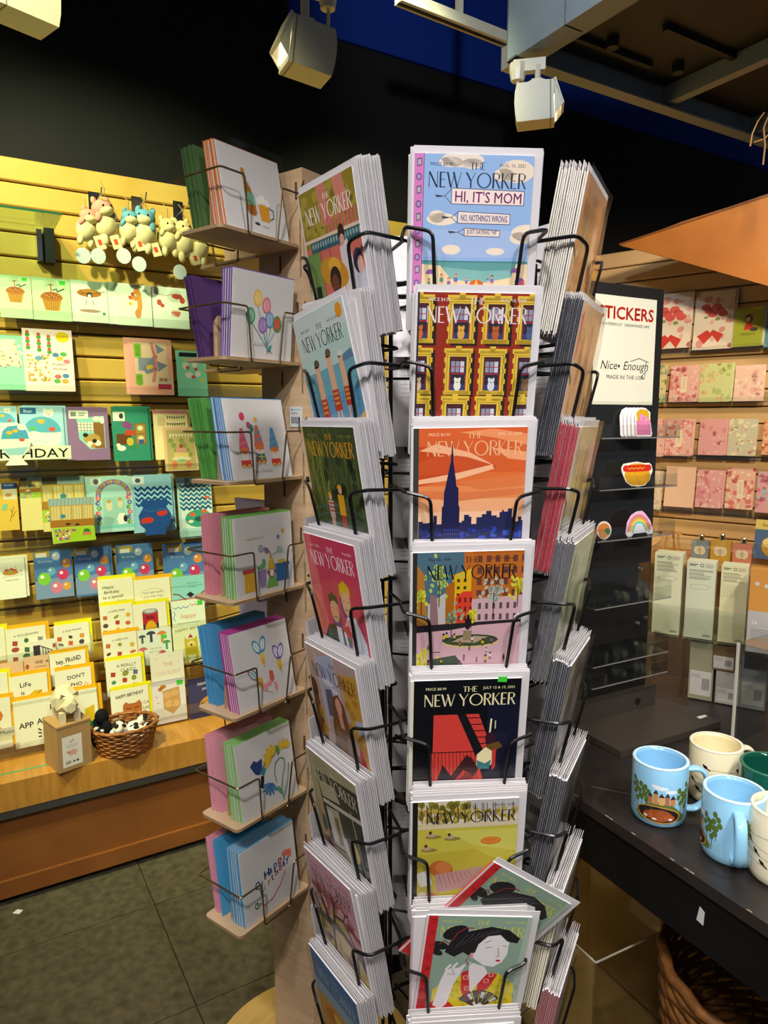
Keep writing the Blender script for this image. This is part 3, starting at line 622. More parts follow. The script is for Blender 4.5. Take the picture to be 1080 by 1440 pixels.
def f_swim(a):
    a.bg('#b5cfc8'); a.poly([(0, 0), (100, 0), (100, 22), (0, 40)], '#c3d0cc'); a.poly([(0, 58), (100, 54), (100, 141), (0, 141)], '#6ba6b4'); a.poly([(0, 84), (100, 80), (100, 141), (0, 141)], '#5a98bc')
    a.poly([(78, 50), (98, 46), (100, 54), (80, 56)], '#5f7f9a')
    rn = random.Random(8); a.lines([[(x, y), (x+2, y-1), (x+4, y)] for x, y in [(rn.uniform(2, 96), rn.uniform(60, 128)) for _ in range(50)]], .5, '#2c5a78')
    for x, y, s, c in ((28, 52, 1.2, '#5a4a40'), (54, 46, 1.2, '#6a5240'), (76, 50, 1.05, '#d8d8cc')):
        a.poly([(x-4*s, y+4*s), (x+4*s, y+4*s), (x+4.4*s, y+28*s), (x-4.2*s, y+28*s)], '#dfae88'); a.ell(x, y, 4.4*s, 5*s, '#dcaa88', seg=10); a.ell(x+.6*s, y-2.4*s, 4.6*s, 3.6*s, c, seg=10); a.rect(x-4*s, y-.6*s, 5*s, 1.4*s, '#1c1c20')
        a.poly([(x-5*s, y+27*s), (x+5*s, y+27*s), (x+6*s, y+44*s), (x-6*s, y+44*s)], '#b83c34'); a.ells([(x-3*s+2.6*s*(i % 3), y+(30+4*(i//3))*s, 1.2*s, 1.2*s) for i in range(9)], '#d9a83c', 6)
        a.rects([(x-4*s, y+44*s, 2.6*s, 15*s), (x+1.4*s, y+44*s, 2.6*s, 15*s)], '#dfae88')
    a.poly([(84, 112), (100, 104), (100, 141), (90, 141), (80, 120)], '#d9ae5c'); a.ell(90, 10, 6, 7, '#e09420')
    title(a, '#20242a', 9, 80, 12, 15, 'PRICE $8.99', 'AUG. 22, 2016')
def f_willow(a):
    rn = random.Random(11); a.bg('#3c4a2c'); a.add([[(x, y), (x+1.2, y), (x+2.4, y+26), (x+1.6, y+26)] for x, y in [(rn.uniform(2, 96), rn.uniform(-5, 70)) for _ in range(90)]], '#5c6c34')
    a.add([[(x, y), (x+1, y), (x+1.8, y+20), (x+1.2, y+20)] for x, y in [(rn.uniform(2, 40), rn.uniform(10, 70)) for _ in range(60)]], '#87913c'); a.ells([(rn.uniform(30, 98), rn.uniform(30, 72), 5, 7) for _ in range(14)], '#2c3a28', 8)
    a.poly([(0, 118), (30, 106), (60, 104), (100, 122), (100, 141), (0, 141)], '#43554c')
    a.ells([(rn.uniform(6, 98), rn.uniform(118, 138), 3.4, 1) for _ in range(40)], '#a8a87c', 6)
    for dy, w in ((0, 5), (-12, 1.4), (-20, 1.6)): a.line([(x, 108+dy-10*math.sin(math.pi*(x+5)/110)) for x in range(0, 101, 10)], w, '#3f6a66')
    for x, y, hat, top, bot, s in ((37, 70, '#d9981c', '#c8a8a0', '#a8503c', 1.35), (58, 62, '#e0a01c', '#dba01e', '#c0381e', 1.6)):
        a.rects([(x-2.6*s, y+16*s, 2.2*s, 12*s), (x+.2*s, y+16*s, 2.2*s, 12*s)], bot if s > 1.4 else '#c9a488'); a.poly([(x-3.6*s, y+3*s), (x+3.6*s, y+3*s), (x+3.6*s, y+16*s), (x-3.6*s, y+16*s)], top)
        a.ell(x, y, 2.2*s, 2.6*s, '#d9a888', seg=9); a.poly([(x-3.2*s, y-1*s), (x-1.6*s, y-3.4*s), (x+2*s, y-3*s), (x+2.4*s, y-1*s)], hat)
    a.rects([(33, 76, 9, 1.6), (33, 80, 9, 1.6), (33, 84, 9, 1.6)], '#b03c3c')
    title(a, '#dc961e', 8, 86, 6, 15, 'PRICE $3.50', 'AUG. 11, 2003', '#9c9a4a')
    a.rect(0, 0, 2, 141, '#d08f1c')
def f_pink(a):
    a.bg('#c8385c'); a.poly([(0, 0), (14, 0), (30, 141), (0, 141)], '#dc6a70')
    a.ell(44, 86, 9, 20, '#5c3a7c'); a.ell(64, 66, 8, 16, '#5c3a7c')
    a.poly([(14, 110), (24, 96), (40, 92), (58, 96), (62, 141), (14, 141)], '#2c2a28'); a.poly([(18, 108), (26, 100), (30, 141), (18, 141)], '#2f5a3c'); a.poly([(40, 94), (50, 94), (52, 130), (42, 120)], '#d6d6da')
    a.poly([(54, 98), (66, 78), (82, 76), (96, 100), (98, 141), (60, 141)], '#d3dde6'); a.poly([(62, 84), (74, 78), (76, 110), (66, 110)], '#dca8b0')
    a.ell(42, 76, 8.6, 14, '#d9a884'); a.poly([(33, 74), (33, 62), (42, 57), (51, 62), (51, 70), (44, 66), (36, 68)], '#1c4a30'); a.ells([(38, 75, 1, .8), (46, 75, 1, .8)], '#201c1c'); a.line([(39, 84), (46, 84)], 1, '#3c2422')
    a.ell(68, 62, 8.6, 15, '#e2b48c'); a.poly([(57, 60), (58, 46), (68, 40), (78, 46), (78, 56), (70, 50), (62, 54)], '#d9b81e'); a.ells([(64, 62, 1, .8), (72, 62, 1, .8)], '#201c1c'); a.ell(67, 71, 1.6, 1, '#5c2422', seg=8)
    a.ells([(58, 94, 4, 4), (64, 92, 4, 4), (62, 98, 4, 4), (68, 97, 4, 4)], '#c8303c', 9); a.poly([(58, 102), (70, 100), (66, 112), (62, 112)], '#4a5a2c'); a.poly([(58, 112), (68, 110), (72, 124), (64, 132)], '#d9a884'); a.ell(63, 111, 4, 2, '#8a6ab0')
    a.poly([(34, 130), (60, 122), (64, 141), (34, 141)], '#1c1a1c')
    title(a, '#f0e6e8', 9, 84, 8, 15, 'June 17, 1996', 'Price $2.50')
def f_hair(a):
    a.bg('#b8a09a'); a.poly([(18, 10), (54, 0), (60, 70), (24, 80)], '#a9b3cf'); a.ells([(38, 34, 12, 4), (50, 40, 8, 3)], '#dcd6dc'); a.poly([(30, 44), (44, 40), (46, 72), (30, 74)], '#55586a')
    a.lines([[(18, 6), (26, 90)], [(56, 0), (64, 80)]], 3, '#d0c0b8'); a.poly([(64, 16), (100, 10), (100, 120), (88, 110)], '#c99a3a'); a.ells([(74+i % 3*8, 24+i*8, 6, 5) for i in range(11)], '#b5822c', 8); a.poly([(84, 60), (100, 56), (100, 70), (88, 74)], '#b0b8d0')
    a.poly([(0, 36), (8, 40), (12, 60), (20, 122), (4, 126), (0, 80)], '#5c3a20'); a.ell(6, 50, 7, 12, '#4a2c18'); a.ells([(12, 76, 5, 8), (16, 96, 6, 8), (20, 114, 5, 7)], '#b5862c', 8)
    a.poly([(36, 82), (44, 48), (56, 42), (66, 52), (72, 84), (84, 112), (84, 141), (38, 141), (34, 112)], '#6a4322'); a.ell(54, 56, 6.4, 10, '#dba08a'); a.poly([(50, 64), (58, 64), (60, 80), (52, 80)], '#d89a84'); a.lines([[(44, 60+i*2), (40+i*3, 112)] for i in range(9)], .6, '#8d5f30')
    a.poly([(32, 104), (48, 110), (60, 141), (30, 141)], '#3c4248'); a.poly([(62, 86), (76, 90), (80, 128), (60, 120)], '#8a6a58'); a.poly([(60, 112), (72, 108), (80, 122), (70, 126)], '#dba08a')
    a.poly([(84, 90), (94, 96), (98, 141), (80, 141)], '#c0283a'); a.ell(94, 92, 6, 9, '#c8822c')
    title(a, '#1c1c24', 9, 86, 9, 15, None, None)
def f_window(a):
    a.bg('#2a2c2c'); a.poly([(0, 0), (100, 0), (100, 10), (0, 22)], '#a8a07c'); a.poly([(0, 4), (12, 2), (26, 141), (0, 141)], '#b0a680'); a.poly([(16, 32), (50, 26), (60, 42), (20, 50)], '#b8b08c'); a.poly([(20, 52), (100, 40), (100, 45), (20, 57)], '#d0ccb8')
    a.poly([(24, 60), (52, 54), (58, 100), (30, 104)], '#b9ad96'); a.poly([(26, 64), (36, 62), (40, 98), (30, 100)], '#d8d3c8'); a.poly([(40, 66), (48, 64), (52, 96), (44, 98)], '#7a6248'); a.ell(31, 76, 4, 6, '#cfc8c0')
    a.poly([(60, 60), (100, 50), (100, 120), (70, 124)], '#22252a'); a.ell(76, 90, 8.6, 12, '#d6ba4e'); a.ell(73, 94, 4.4, 7, '#e2b898'); a.poly([(66, 108), (82, 104), (92, 141), (64, 141)], '#4f7a80'); a.line([(80, 40), (96, 141)], 1.4, '#cac6b4')
    a.poly([(52, 84), (60, 82), (70, 124), (62, 126)], '#d9d4ca'); a.poly([(4, 60), (14, 58), (24, 112), (6, 116)], '#b99868'); a.ell(14, 86, 5, 10, '#34586a'); a.poly([(6, 104), (24, 100), (30, 132), (8, 136)], '#6a2c2a'); a.poly([(26, 108), (60, 102), (66, 141), (28, 141)], '#9a9478'); a.poly([(88, 116), (100, 112), (100, 141), (90, 141)], '#c09a50')
    title(a, '#d6d0b8', 9, 86, 9, 15, None, None)
def f_trees(a):
    rn = random.Random(13); a.bg('#dca6b8'); a.ells([(rn.uniform(0, 100), rn.uniform(34, 66), 11, 8) for _ in range(24)], '#d8798c', 9); a.ells([(rn.uniform(0, 100), rn.uniform(44, 70), 7, 5) for _ in range(12)], '#e8b4b8', 8); a.ells([(46, 62, 8, 12), (60, 66, 10, 12), (20, 68, 8, 8)], '#c9a860', 9)
    a.poly([(0, 74), (50, 68), (100, 84), (100, 94), (60, 80), (0, 84)], '#5c5050'); a.poly([(0, 84), (60, 78), (100, 94), (100, 141), (0, 141)], '#d9bd84')
    for P, w in (([(30, 118), (34, 90), (24, 60), (16, 38)], 5), ([(26, 66), (6, 44), (0, 42)], 2.4), ([(34, 90), (44, 66), (50, 44), (46, 34)], 4.5), ([(46, 60), (66, 56), (84, 78), (98, 96)], 3.4), ([(66, 57), (74, 44), (80, 42)], 2), ([(8, 96), (10, 72), (4, 56)], 4), ([(80, 110), (84, 88), (96, 76)], 4), ([(70, 98), (74, 84), (86, 80)], 2.4), ([(56, 40), (62, 32), (70, 42), (82, 46)], 1.8), ([(30, 42), (36, 30)], 1.6)): a.line(P, w, '#2b2024')
    a.poly([(22, 114), (40, 108), (62, 124), (100, 130), (100, 141), (30, 141)], '#8d8096'); a.poly([(6, 98), (30, 96), (22, 104), (4, 106)], '#8d8096'); a.poly([(50, 104), (78, 108), (70, 114)], '#8d8096')
    for x, y in ((14, 84), (46, 92), (64, 100), (78, 116)): blob(a, x, y, 1, '#6a4438', '#2c1c20', '#7c3a44', '#3a2a38')
    title(a, '#1c1a22', 9, 84, 9, 15, 'PRICE $8.99', 'APR. 17, 2023')
def f_sun(a):
    a.bg('#2c6aa8'); a.poly([(0, 40), (100, 36), (100, 60), (0, 64)], '#8ab0c4'); a.poly([(0, 58), (100, 54), (100, 141), (0, 141)], '#e0a02c'); a.ells([(50, 70, 26, 14), (30, 80, 20, 12), (74, 78, 18, 12)], '#dc7a1c', 14); a.ell(46, 72, 14, 8, '#e8c040'); a.poly([(0, 104), (100, 100), (100, 141), (0, 141)], '#b0501c')
    title(a, '#a8c8dc', 9, 84, 9, 15, None, None)
def wash(base, marks, seed):
    def fn(a):
        rn = random.Random(seed); a.bg(base)
        for c in marks:
            for _ in range(5):
                x, y = rn.uniform(0, 90), rn.uniform(10, 120); w = rn.uniform(5, 16); a.poly([(x, y), (x+w, y-6), (x+w*1.2, y+rn.uniform(20, 50)), (x+w*.3, y+rn.uniform(30, 60))], c)
        deco(a, 'THE', 44, 18, 14, 5, marks[-1]); deco(a, 'NEW YORKER', 10, 36, 82, 14, marks[-1])
    return fn

# shared card meshes ------------------------------------------------
EW, EH, EX = .134, .183, .122                      # sleeve, cover width
def card_mesh(spine, edge='#cbc8c9', front='#cfcccd'):
    m = MB()
    m.box((.0012, -EH/2, -.00185), (EW-.0024, EH, .0005), edge)
    m.box((-EW/2+.0004+(EX+.0026)/2, -.0075-.172/2, -.0008), (EX+.0026, .172, .0016), front, cols={0: spine, 1: '#c4c1c1'})
    return m.mesh('greeting_card', PAPER)
_cm = {}
def cm(spine):
    if spine not in _cm: _cm[spine] = card_mesh(spine)
    return _cm[spine]
def sleeve_mesh(w, h, seed, amp=.0022):
    rn = random.Random(seed); m = MB(); nx, ny = 6, 8
    z = [[rn.uniform(0, amp) for _ in range(nx+1)] for _ in range(ny+1)]
    me = bpy.data.meshes.new('sleeve')
    v = [(-w/2+w*i/nx, -h*j/ny, .0026+z[j][i]) for j in range(ny+1) for i in range(nx+1)]
    f = [(j*(nx+1)+i, (j+1)*(nx+1)+i, (j+1)*(nx+1)+i+1, j*(nx+1)+i+1) for j in range(ny) for i in range(nx)]
    me.from_pydata(v, [], f); me.materials.append(SLEEVE); me.polygons.foreach_set('use_smooth', [True]*len(f)); return me
SLV = [sleeve_mesh(EW, EH, s) for s in range(6)]
def backprint():
    a = Art(100, 137); a.rects([(30, 100+i*4, 40, .8) for i in range(4)], '#a8a8a4')
    a.rects([(66+i*1.9, 118, .9 if i % 3 else 1.3, 9) for i in range(12)], '#3a3a3a'); a.lines([[(10, 20), (50, 44)], [(50, 44), (90, 20)], [(6, 6), (94, 6)]], .5, '#b8b8b2')
    a.rects([(14, 50+i*5, 70-(i % 3)*12, .7) for i in range(7)], '#9a9a96')
    return a.mb(EW/100, x0=-EW/2).mesh('back_print', PRINT)
BACK = backprint()
GREEN = mat('green_price_sticker', '#3fce3a', .5)

AX = Vector((.084, .938, 0)); RAD = .183; TILT = R(9.8)
ZT = [1.772, 1.637, 1.499, 1.366, 1.222, 1.08, .936, .795]
PIT = .0025
def colframe(az):
    t = R(az); return Vector((math.sin(t), -math.cos(t), 0)), Vector((math.cos(t), math.sin(t), 0))
sp = empty('card_spinner', T(AX.x, AX.y, 0), 'tall black wire spinner rack filled with magazine cover cards', 'card rack')
MB().tube([(0, 0, .03), (0, 0, 1.70)], .014, 12).build('pole', BLKWIRE, sp, smooth=True)
MB().lathe([(0, .0), (.24, .0), (.24, .02), (.05, .032), (.02, .09), (0, .09)], 32).build('base', BLKWIRE, sp, smooth=False)
for z in (.60, 1.02, 1.655):
    m = MB()
    for k in range(6):
        n, t = colframe(k*60+4+30); m.tube([n*.012+ZUP*z, n*.118+ZUP*z], .003, 6)
    m.tube([n*0 + Vector((.112*math.cos(q*math.pi/12), .112*math.sin(q*math.pi/12), z)) for q in range(25)], .003, 6)
    m.build('ring', BLKWIRE, sp)
def pocket_mesh():
    """one wire pocket; frame: x right, y up (vertical), z out of the axis; y=0 is the top of the front card"""
    m = MB(); tn = math.tan(TILT); fr = lambda y: RAD+y*tn
    yh = -.078; H = lambda s: [(s*.02, yh, .107), (s*.0745, yh, .125), (s*.0745, yh+.002, fr(yh)+.004), (s*.047, yh-.004, fr(yh)+.011), (s*.040, -.178, fr(-.178)+.007), (s*.040, -.186, fr(-.186)+.002), (s*.040, -.190, .107)]
    m.tube(smoothpath(H(-1)+H(1)[::-1], .008, 3), .0021, 6)
    return m.mesh('wire_pocket', BLKWIRE)
PM = pocket_mesh()
upr = MB().tube([(0, .55, 0), (0, 1.69, 0)], .0028, 6).mesh('upright_wire', BLKWIRE)
for k in range(6):
    n, t = colframe(k*60+4)
    for s in (-1, 1): link('upright_wire', upr, sp, frame(n*.105+t*(s*.02), t, ZUP, n))
    for z in ZT: link('wire_pocket', PM, sp, frame(ZUP*z, t, ZUP, n))

def place(az, z, i, dx=0, dz=0, rz=0, tilt=None, out=0):
    """frame of a card: origin at the middle of its top edge; i = place in the stack"""
    n, t = colframe(az); a = TILT if tilt is None else tilt
    up = ZUP*math.cos(a)+n*math.sin(a); nn = n*math.cos(a)-ZUP*math.sin(a)
    M = frame(AX+n*RAD+ZUP*z, t, up, nn)
    return M @ T(dx, dz, -i*PIT+out) @ T(0, -EH, 0) @ rot(rz, 'Z') @ T(0, EH, 0)
NTH = ('first', 'second', 'third', 'fourth', 'fifth', 'sixth', 'seventh', 'eighth', 'ninth', 'tenth', 'eleventh', 'twelfth', 'last')
def stack(az, row, fn, spine, count, what, col, rz=0, dx=0, back=False, front=True, dz=0):
    rn = random.Random(hash((az, row)) % 999 if False else int(az*10)+row*37)
    z = ZT[row]
    for i in range(count):
        first = i == 0 and front
        M = place(az, z, i+(rn.uniform(-.12, .12) if i else 0), dx+(0 if first else rn.uniform(-.0012, .0012)), dz+(0 if first else rn.uniform(-.002, .0025)), rz if first else rn.uniform(-.4, .4))
        o = link('greeting_card', cm(spine), None, M)
        if first:
            tag(o, 'magazine cover card: '+what, 'card', 'magazine cover cards facing out in the spinner')
            if fn: link('cover_print', cover(fn).mb(EX/CW, x0=-EW/2+.003, y0=-.0075).mesh('cover_print', GLOSSP), o)
            link('sleeve', SLV[(row+int(az)) % 6], o)
        else:
            tag(o, ('%s sleeved card back behind ' % NTH[i-1] if front else ('outer', 'inner')[i]+' sleeved card in ')+col, 'card', 'stack '+('behind ' if front else 'in ')+col)
        if back and i == count-1:
            link('back_print', BACK, o, T(0, 0, -.0021) @ rot(180, 'Y'))
NAVY, WH = '#22262e', '#c9c6c7'
FRONT = [(f_beach, WH, 9, 'crowded beach under banner planes with pink strip', 'the beach banner card'), (f_windows, '#26262a', 9, 'red brick facade with yellow framed windows', 'the red facade card'),
         (f_skyline, '#34383a', 9, 'dark skyscraper against an orange sunset sky', 'the orange skyline card'), (f_square, '#2a2c2a', 9, 'city square with statue and coloured buildings', 'the city square card'),
         (f_night, '#d8d2a4', 9, 'black night scene with red stairs and seated figure', 'the black night card'), (f_park, '#1c1c1e', 9, 'yellow green park lawn with orange frisbee', 'the park lawn card'),
         (f_kimono, '#c8222a', 9, 'woman in yellow kimono with fan, standing upright', 'the upright kimono card'), (None, WH, 8, 'plain white topped card in the lowest front pocket', 'the lowest front card')]
for r, (fn, spc, ct, what, col) in enumerate(FRONT): stack(4, r, fn, spc, ct, what, col, rz=(0, -.4, .9, .9, .4, .8, -5, 0)[r], dx=(-.002, .001, .001, .001, 0, .002, .004, 0)[r])
LEFT = [(f_cafe, WH, 13, 'cafe terrace with straw hat woman on salmon and olive', 'the cafe terrace card'), (f_swim, WH, 9, 'three bathers in red trunks on pale blue, tilted', 'the three bathers card'),
        (f_willow, '#c8902c', 9, 'two walkers on a green willow bridge', 'the willow bridge card'), (f_pink, WH, 9, 'two suited figures on hot pink', 'the hot pink card'),
        (f_hair, WH, 9, 'long haired woman before a pale window', 'the long hair card'), (f_window, WH, 9, 'dark cafe window with blond figure', 'the dark window card'),
        (f_trees, WH, 9, 'black trees over sandy path under pink blossom', 'the pink trees card'), (f_sun, WH, 8, 'orange glow under blue sky', 'the blue sky card')]
for r, (fn, spc, ct, what, col) in enumerate(LEFT): stack(-56, r, fn, spc, ct, what, col, rz=(0, 7, 0, 0, 0, 0, 4, 0)[r])
RIGHT = [(wash('#c08a58', ('#d8b48a', '#8d8d5c', '#a8683c', '#7c4a2c'), 1), '#d8d4c4', 13, 'brown and orange painted figures', 'the brown painted card'), (wash('#d9b08a', ('#c8605a', '#d9c07c', '#8d5a3c', '#a86a5c'), 2), NAVY, 9, 'pink and sand painted swirls', 'the pink swirl card'),
         (wash('#d8cba0', ('#a8b5b0', '#8d8468', '#c8a860', '#6a6a5c'), 3), '#a01c2c', 9, 'pale sand and grey painted cover with red spine', 'the red spined card'), (wash('#b5b890', ('#8d9478', '#c8c8a8', '#6a6a58'), 4), '#4a4c50', 9, 'grey green landscape cover', 'the grey green card'),
         (wash('#8d8274', ('#5c5044', '#c0b09c', '#2c2c2c'), 5), NAVY, 9, 'dim grey brown cover, fifth down', 'the dim grey brown card'), (wash('#5c5a54', ('#8d8a80', '#2c2a28', '#a89c80'), 6), NAVY, 9, 'dark grey cover, sixth down', 'the dark grey card'),
         (wash('#c9c4ac', ('#a8a48c', '#5c5c50'), 7), '#dcd6bc', 9, 'cream cover, seventh down', 'the cream card'), (wash('#cfc6c0', ('#8d4a4a', '#5c2c30'), 8), '#8a4448', 9, 'pale cover with maroon spine, lowest', 'the maroon spined card')]
for r, (fn, spc, ct, what, col) in enumerate(RIGHT): stack(64, r, fn, spc, ct, what+', right side of spinner', col)
for az, side in ((124, 'far right'), (184, 'far'), (244, 'far left')):
    for r in range(8):
        stack(az, r, None, WH, 2, '', 'the spinner pocket on the %s side, %s' % (side, ('at the top', 'second down', 'third down', 'fourth down', 'fifth down', 'sixth down', 'seventh down', 'at the bottom')[r]), back=True, front=False)
# the loose tilted kimono card between two front pockets
M = place(4, ZT[6]+.052, 0, .030, 0, 0, R(15), .004) @ T(0, -.09, 0) @ rot(-37, 'Z') @ T(0, .09, 0)
o = tag(link('greeting_card', cm('#c8222a'), None, M), 'magazine cover card: woman in yellow kimono, slipped sideways and tilted', 'card', 'magazine cover cards facing out in the spinner')
link('cover_print', cover(f_kimono).mb(EX/CW, x0=-EW/2+.003, y0=-.0075).mesh('cover_print', GLOSSP), o); link('sleeve', SLV[2], o)
# green price stickers
for az, r, x, y, z, lab in ((4, 4, .034, -.006, .0035, 'small bright green price sticker on the black night card'),):
    q = link('price_sticker', MB().prism([(-.005, -.003), (.005, -.0035), (.0055, .003), (-.0045, .0035)], 0, .0003).mesh('price_sticker', GREEN), None, place(az, ZT[r], 0) @ T(x, y, z)); tag(q, lab, 'sticker')

# ================================================================== PLYWOOD CARD TOWER
E1 = Vector((math.sin(R(37)), math.cos(R(37)), 0)); E2 = Vector((-E1.y, E1.x, 0))
S0 = Vector((-.268, 1.25, 0)); KC = S0 + E1*.19; CWD = .12
TC = KC + E1*(CWD/2) + E2*(CWD/2)
ZS = [1.829-.2195*i for i in range(7)]
tw = empty('card_tower', frame(TC, E1, E2, ZUP), 'square plywood card tower with brass wire shelves and round base', 'card rack')
MB().prism([(.24*math.cos(2*math.pi*i/48), .24*math.sin(2*math.pi*i/48)) for i in range(48)], .0, .022).build('base_disc', mat('base_disc_wood', '#d2b06a', .5, noise=.15, nscale=8, stretch=(1, 6, 1), color2='#c09a52'), tw)
HT = 1.968; h = CWD/2
for k in range(4):
    m = MB(); q = .009
    notch = []
    pts = [(-h, .022), (h-q, .022)]
    for i in range(7):
        z = ZS[6-i]; pts += [(h-q, z-.06), (h-q+.005, z-.058), (h-q+.005, z+.045), (h-q, z+.047)]
    pts += [(h-q, HT), (-h, HT)]
    m.prism(pts, h-q, h, M=rot(90*k, 'Z') @ frame(Vector((0, 0, 0)), Vector((0, -1, 0)), ZUP, Vector((-1, 0, 0))))
    m.build('side_panel', PLY, tw)
sh_pts = [(-.19, -.0525), (0, -.0525), (0, .0525), (-.19, .0525)]
def rrect(x0, y0, x1, y1, r, sides=(1, 1, 1, 1)):
    P = []
    for (cx, cy, a0), on in zip(((x0+r, y0+r, 180), (x1-r, y0+r, 270), (x1-r, y1-r, 0), (x0+r, y1-r, 90)), sides):
        if on: P += [(cx+r*math.cos(R(a0+i*22.5)), cy+r*math.sin(R(a0+i*22.5))) for i in range(5)]
        else: P.append((x0 if a0 in (180, 90) else x1, y0 if a0 in (180, 270) else y1))
    return P
SHM = MB().prism(rrect(-.195, -.0535, 0, .0535, .010), -.006, 0, emi=1).mesh('shelf', [PLY, PLYE])
DVM = MB().prism([(-.17, 0), (-.02, 0), (-.02, .062), (-.03, .075), (-.16, .075), (-.17, .062)], -.002, .002, emi=1, M=frame(Vector((0, 0, 0)), Vector((1, 0, 0)), ZUP, Vector((0, -1, 0)))).mesh('divider', [PLY, PLYE])
wm = MB()
for s in (-1, 1):
    P = [(.002, s*.062, .115), (-.004, s*.062, .100), (-.012, s*.062, .088), (-.055, s*.0625, .088), (-.065, s*.058, -.008), (-.135, s*.058, -.008), (-.145, s*.0625, .088), (-.199, s*.062, .088), (-.199, 0, .088)]
    wm.tube(smoothpath(P, .006, 3), .0018, 6)
WRM = wm.mesh('wire_loop', BRASS)
SLT = MB().box((-.0006, 0, 0), (.0014, .0045, .03)).mesh('slot', GROOVE)
def shelf_frame(k, i):                                # k = which side; local -x points away from the column
    return rot(90*k, 'Z') @ T(-h, 0, ZS[i])
for k in (0, 3):                                      # the side towards us and the one to the left behind
    for i in range(7):
        F_ = shelf_frame(k, i)
        link('shelf', SHM, tw, F_); link('divider', DVM, tw, F_); link('wire_loop', WRM, tw, F_)
        link('slot', SLT, tw, F_ @ T(-.0005, 0, -.03)); link('slot', SLT, tw, F_ @ T(-.0005, -.045, .10))
TWM = frame(TC, E1, E2, ZUP)
# cards
QS = .152
_qm = {}
def qcard(color):
    if color not in _qm:
        m = MB(); m.box((0, QS/2, -.0022), (QS, QS, .0014), color); m.box((0, QS/2-.001, -.0006), (QS-.003, QS-.002, .0012), '#cbc8c2')
        _qm[color] = m.mesh('square_card', PAPER)
    return _qm[color]
QSL = []
for s in range(4):
    me = sleeve_mesh(.158, .160, 40+s, .0025); me.transform(T(0, .160, 0)); QSL.append(me)
def spiral(a, x, y, r, c, w=1.2, turns=1.6, seg=16):
    a.line([(x+r*(1-.8*i/seg)*math.cos(turns*2*math.pi*i/seg), y+r*(1-.8*i/seg)*math.sin(turns*2*math.pi*i/seg)) for i in range(seg+1)], w, c)
def leafy(a, x, y, rx, ry, rotn, c, c2): a.ell(x, y, rx, ry, c, rotn, 14); a.ell(x, y, rx*.72, ry*.72, c2, rotn, 12); a.line([(x-rx*.6*math.cos(R(rotn)), y-rx*.6*math.sin(R(rotn))), (x+rx*.6*math.cos(R(rotn)), y+rx*.6*math.sin(R(rotn)))], .8, c)
def q_beer(a):
    a.poly([(37, 28), (43, 28), (45, 42), (54, 58), (56, 82), (52, 86), (44, 86), (40, 82), (38, 58), (39, 42)], '#a86a2a'); a.poly([(38, 56), (54, 56), (55.5, 72), (39, 72)], '#6ba888'); a.rect(37, 25, 6, 4, '#c8862c')
    for i in range(4): a.line([(40+i*3, 42), (41+i*3.4, 84)], .7, '#7c4418')
    a.poly([(60, 68), (80, 68), (78, 90), (62, 90)], '#d9962c'); a.ells([(62, 64, 5, 5), (69, 61, 6, 6), (77, 64, 5, 5)], '#e6e0d4', 10); a.line([(80, 70), (87, 72), (86, 82), (79, 86)], 2, '#5c7484'); a.lines([[(64+i*4, 70), (65+i*3.5, 88)] for i in range(4)], .8, '#b87a1c')
    a.ell(54, 96, 5, 2, '#3a3c40'); a.text('Cheers', 62, 99, 3, '#8a8a88', shear=.2)
def q_balloons(a):
    for x, y, c, d in ((44, 32, '#d8b04a', '#e6c878'), (60, 40, '#c86a78', '#e0a0a0'), (32, 56, '#3c8a60', '#7cb894'), (54, 66, '#8a5a9a', '#b88ac0'), (66, 58, '#6a88b0', '#9cb0c8'), (80, 62, '#4a8a4a', '#c8583c')): a.ell(x, y, 8, 11, c); a.ell(x, y, 5.8, 8.6, d); a.line([(x, y-8), (x+1, y+8)], .9, c)
    for x, y in ((44, 43), (60, 51), (36, 66), (56, 76), (68, 68), (76, 72)): a.line([(x, y), (62, 94), (64, 102)], 1, '#5c9a98')
    a.poly([(64, 94), (72, 90), (68, 98), (74, 102), (64, 98)], '#3c8a88'); a.text('Happy Birthday', 38, 92, 3, '#9a9894', shear=.2)
def q_gnomes(a):
    for x, y, c, d in ((26, 40, '#c8586a', '#d9787c'), (54, 36, '#d0685c', '#5c94a8'), (82, 40, '#4c8aa8', '#6aa0b8')):
        a.poly([(x-9, y+30), (x-3, y), (x+2, y), (x+9, y+30)], c); a.lines([[(x-6, y+22), (x+6, y+18)], [(x-4, y+12), (x+4, y+8)]], 2.4, d)
        a.ell(x, y+32, 8, 5, '#d8743c'); a.poly([(x-7, y+34), (x+7, y+34), (x+4, y+46), (x-4, y+46)], '#e0d4c0'); a.rect(x-9, y+44, 18, 8, '#c83c34'); a.rects([(x-7, y+50, 5, 4), (x+2, y+50, 5, 4)], '#d9a83c'); a.ell(x, y+35, 2.4, 2, '#d99c80')
    a.rect(48, 76, 14, 9, '#2f7c70'); a.lines([[(55, 76), (55, 85)], [(48, 80), (62, 80)]], 1.2, '#d8b83c'); a.ells([(30, 24, 5, 6), (40, 36, 4, 5)], '#c0405a', 10); a.ell(44, 40, 4, 5.5, '#3c7c70'); a.poly([(50, 28), (54, 24), (58, 28), (54, 33)], '#d8a83c')
    a.text('Happy Birthday', 36, 102, 4, '#9a9690', shear=.25)
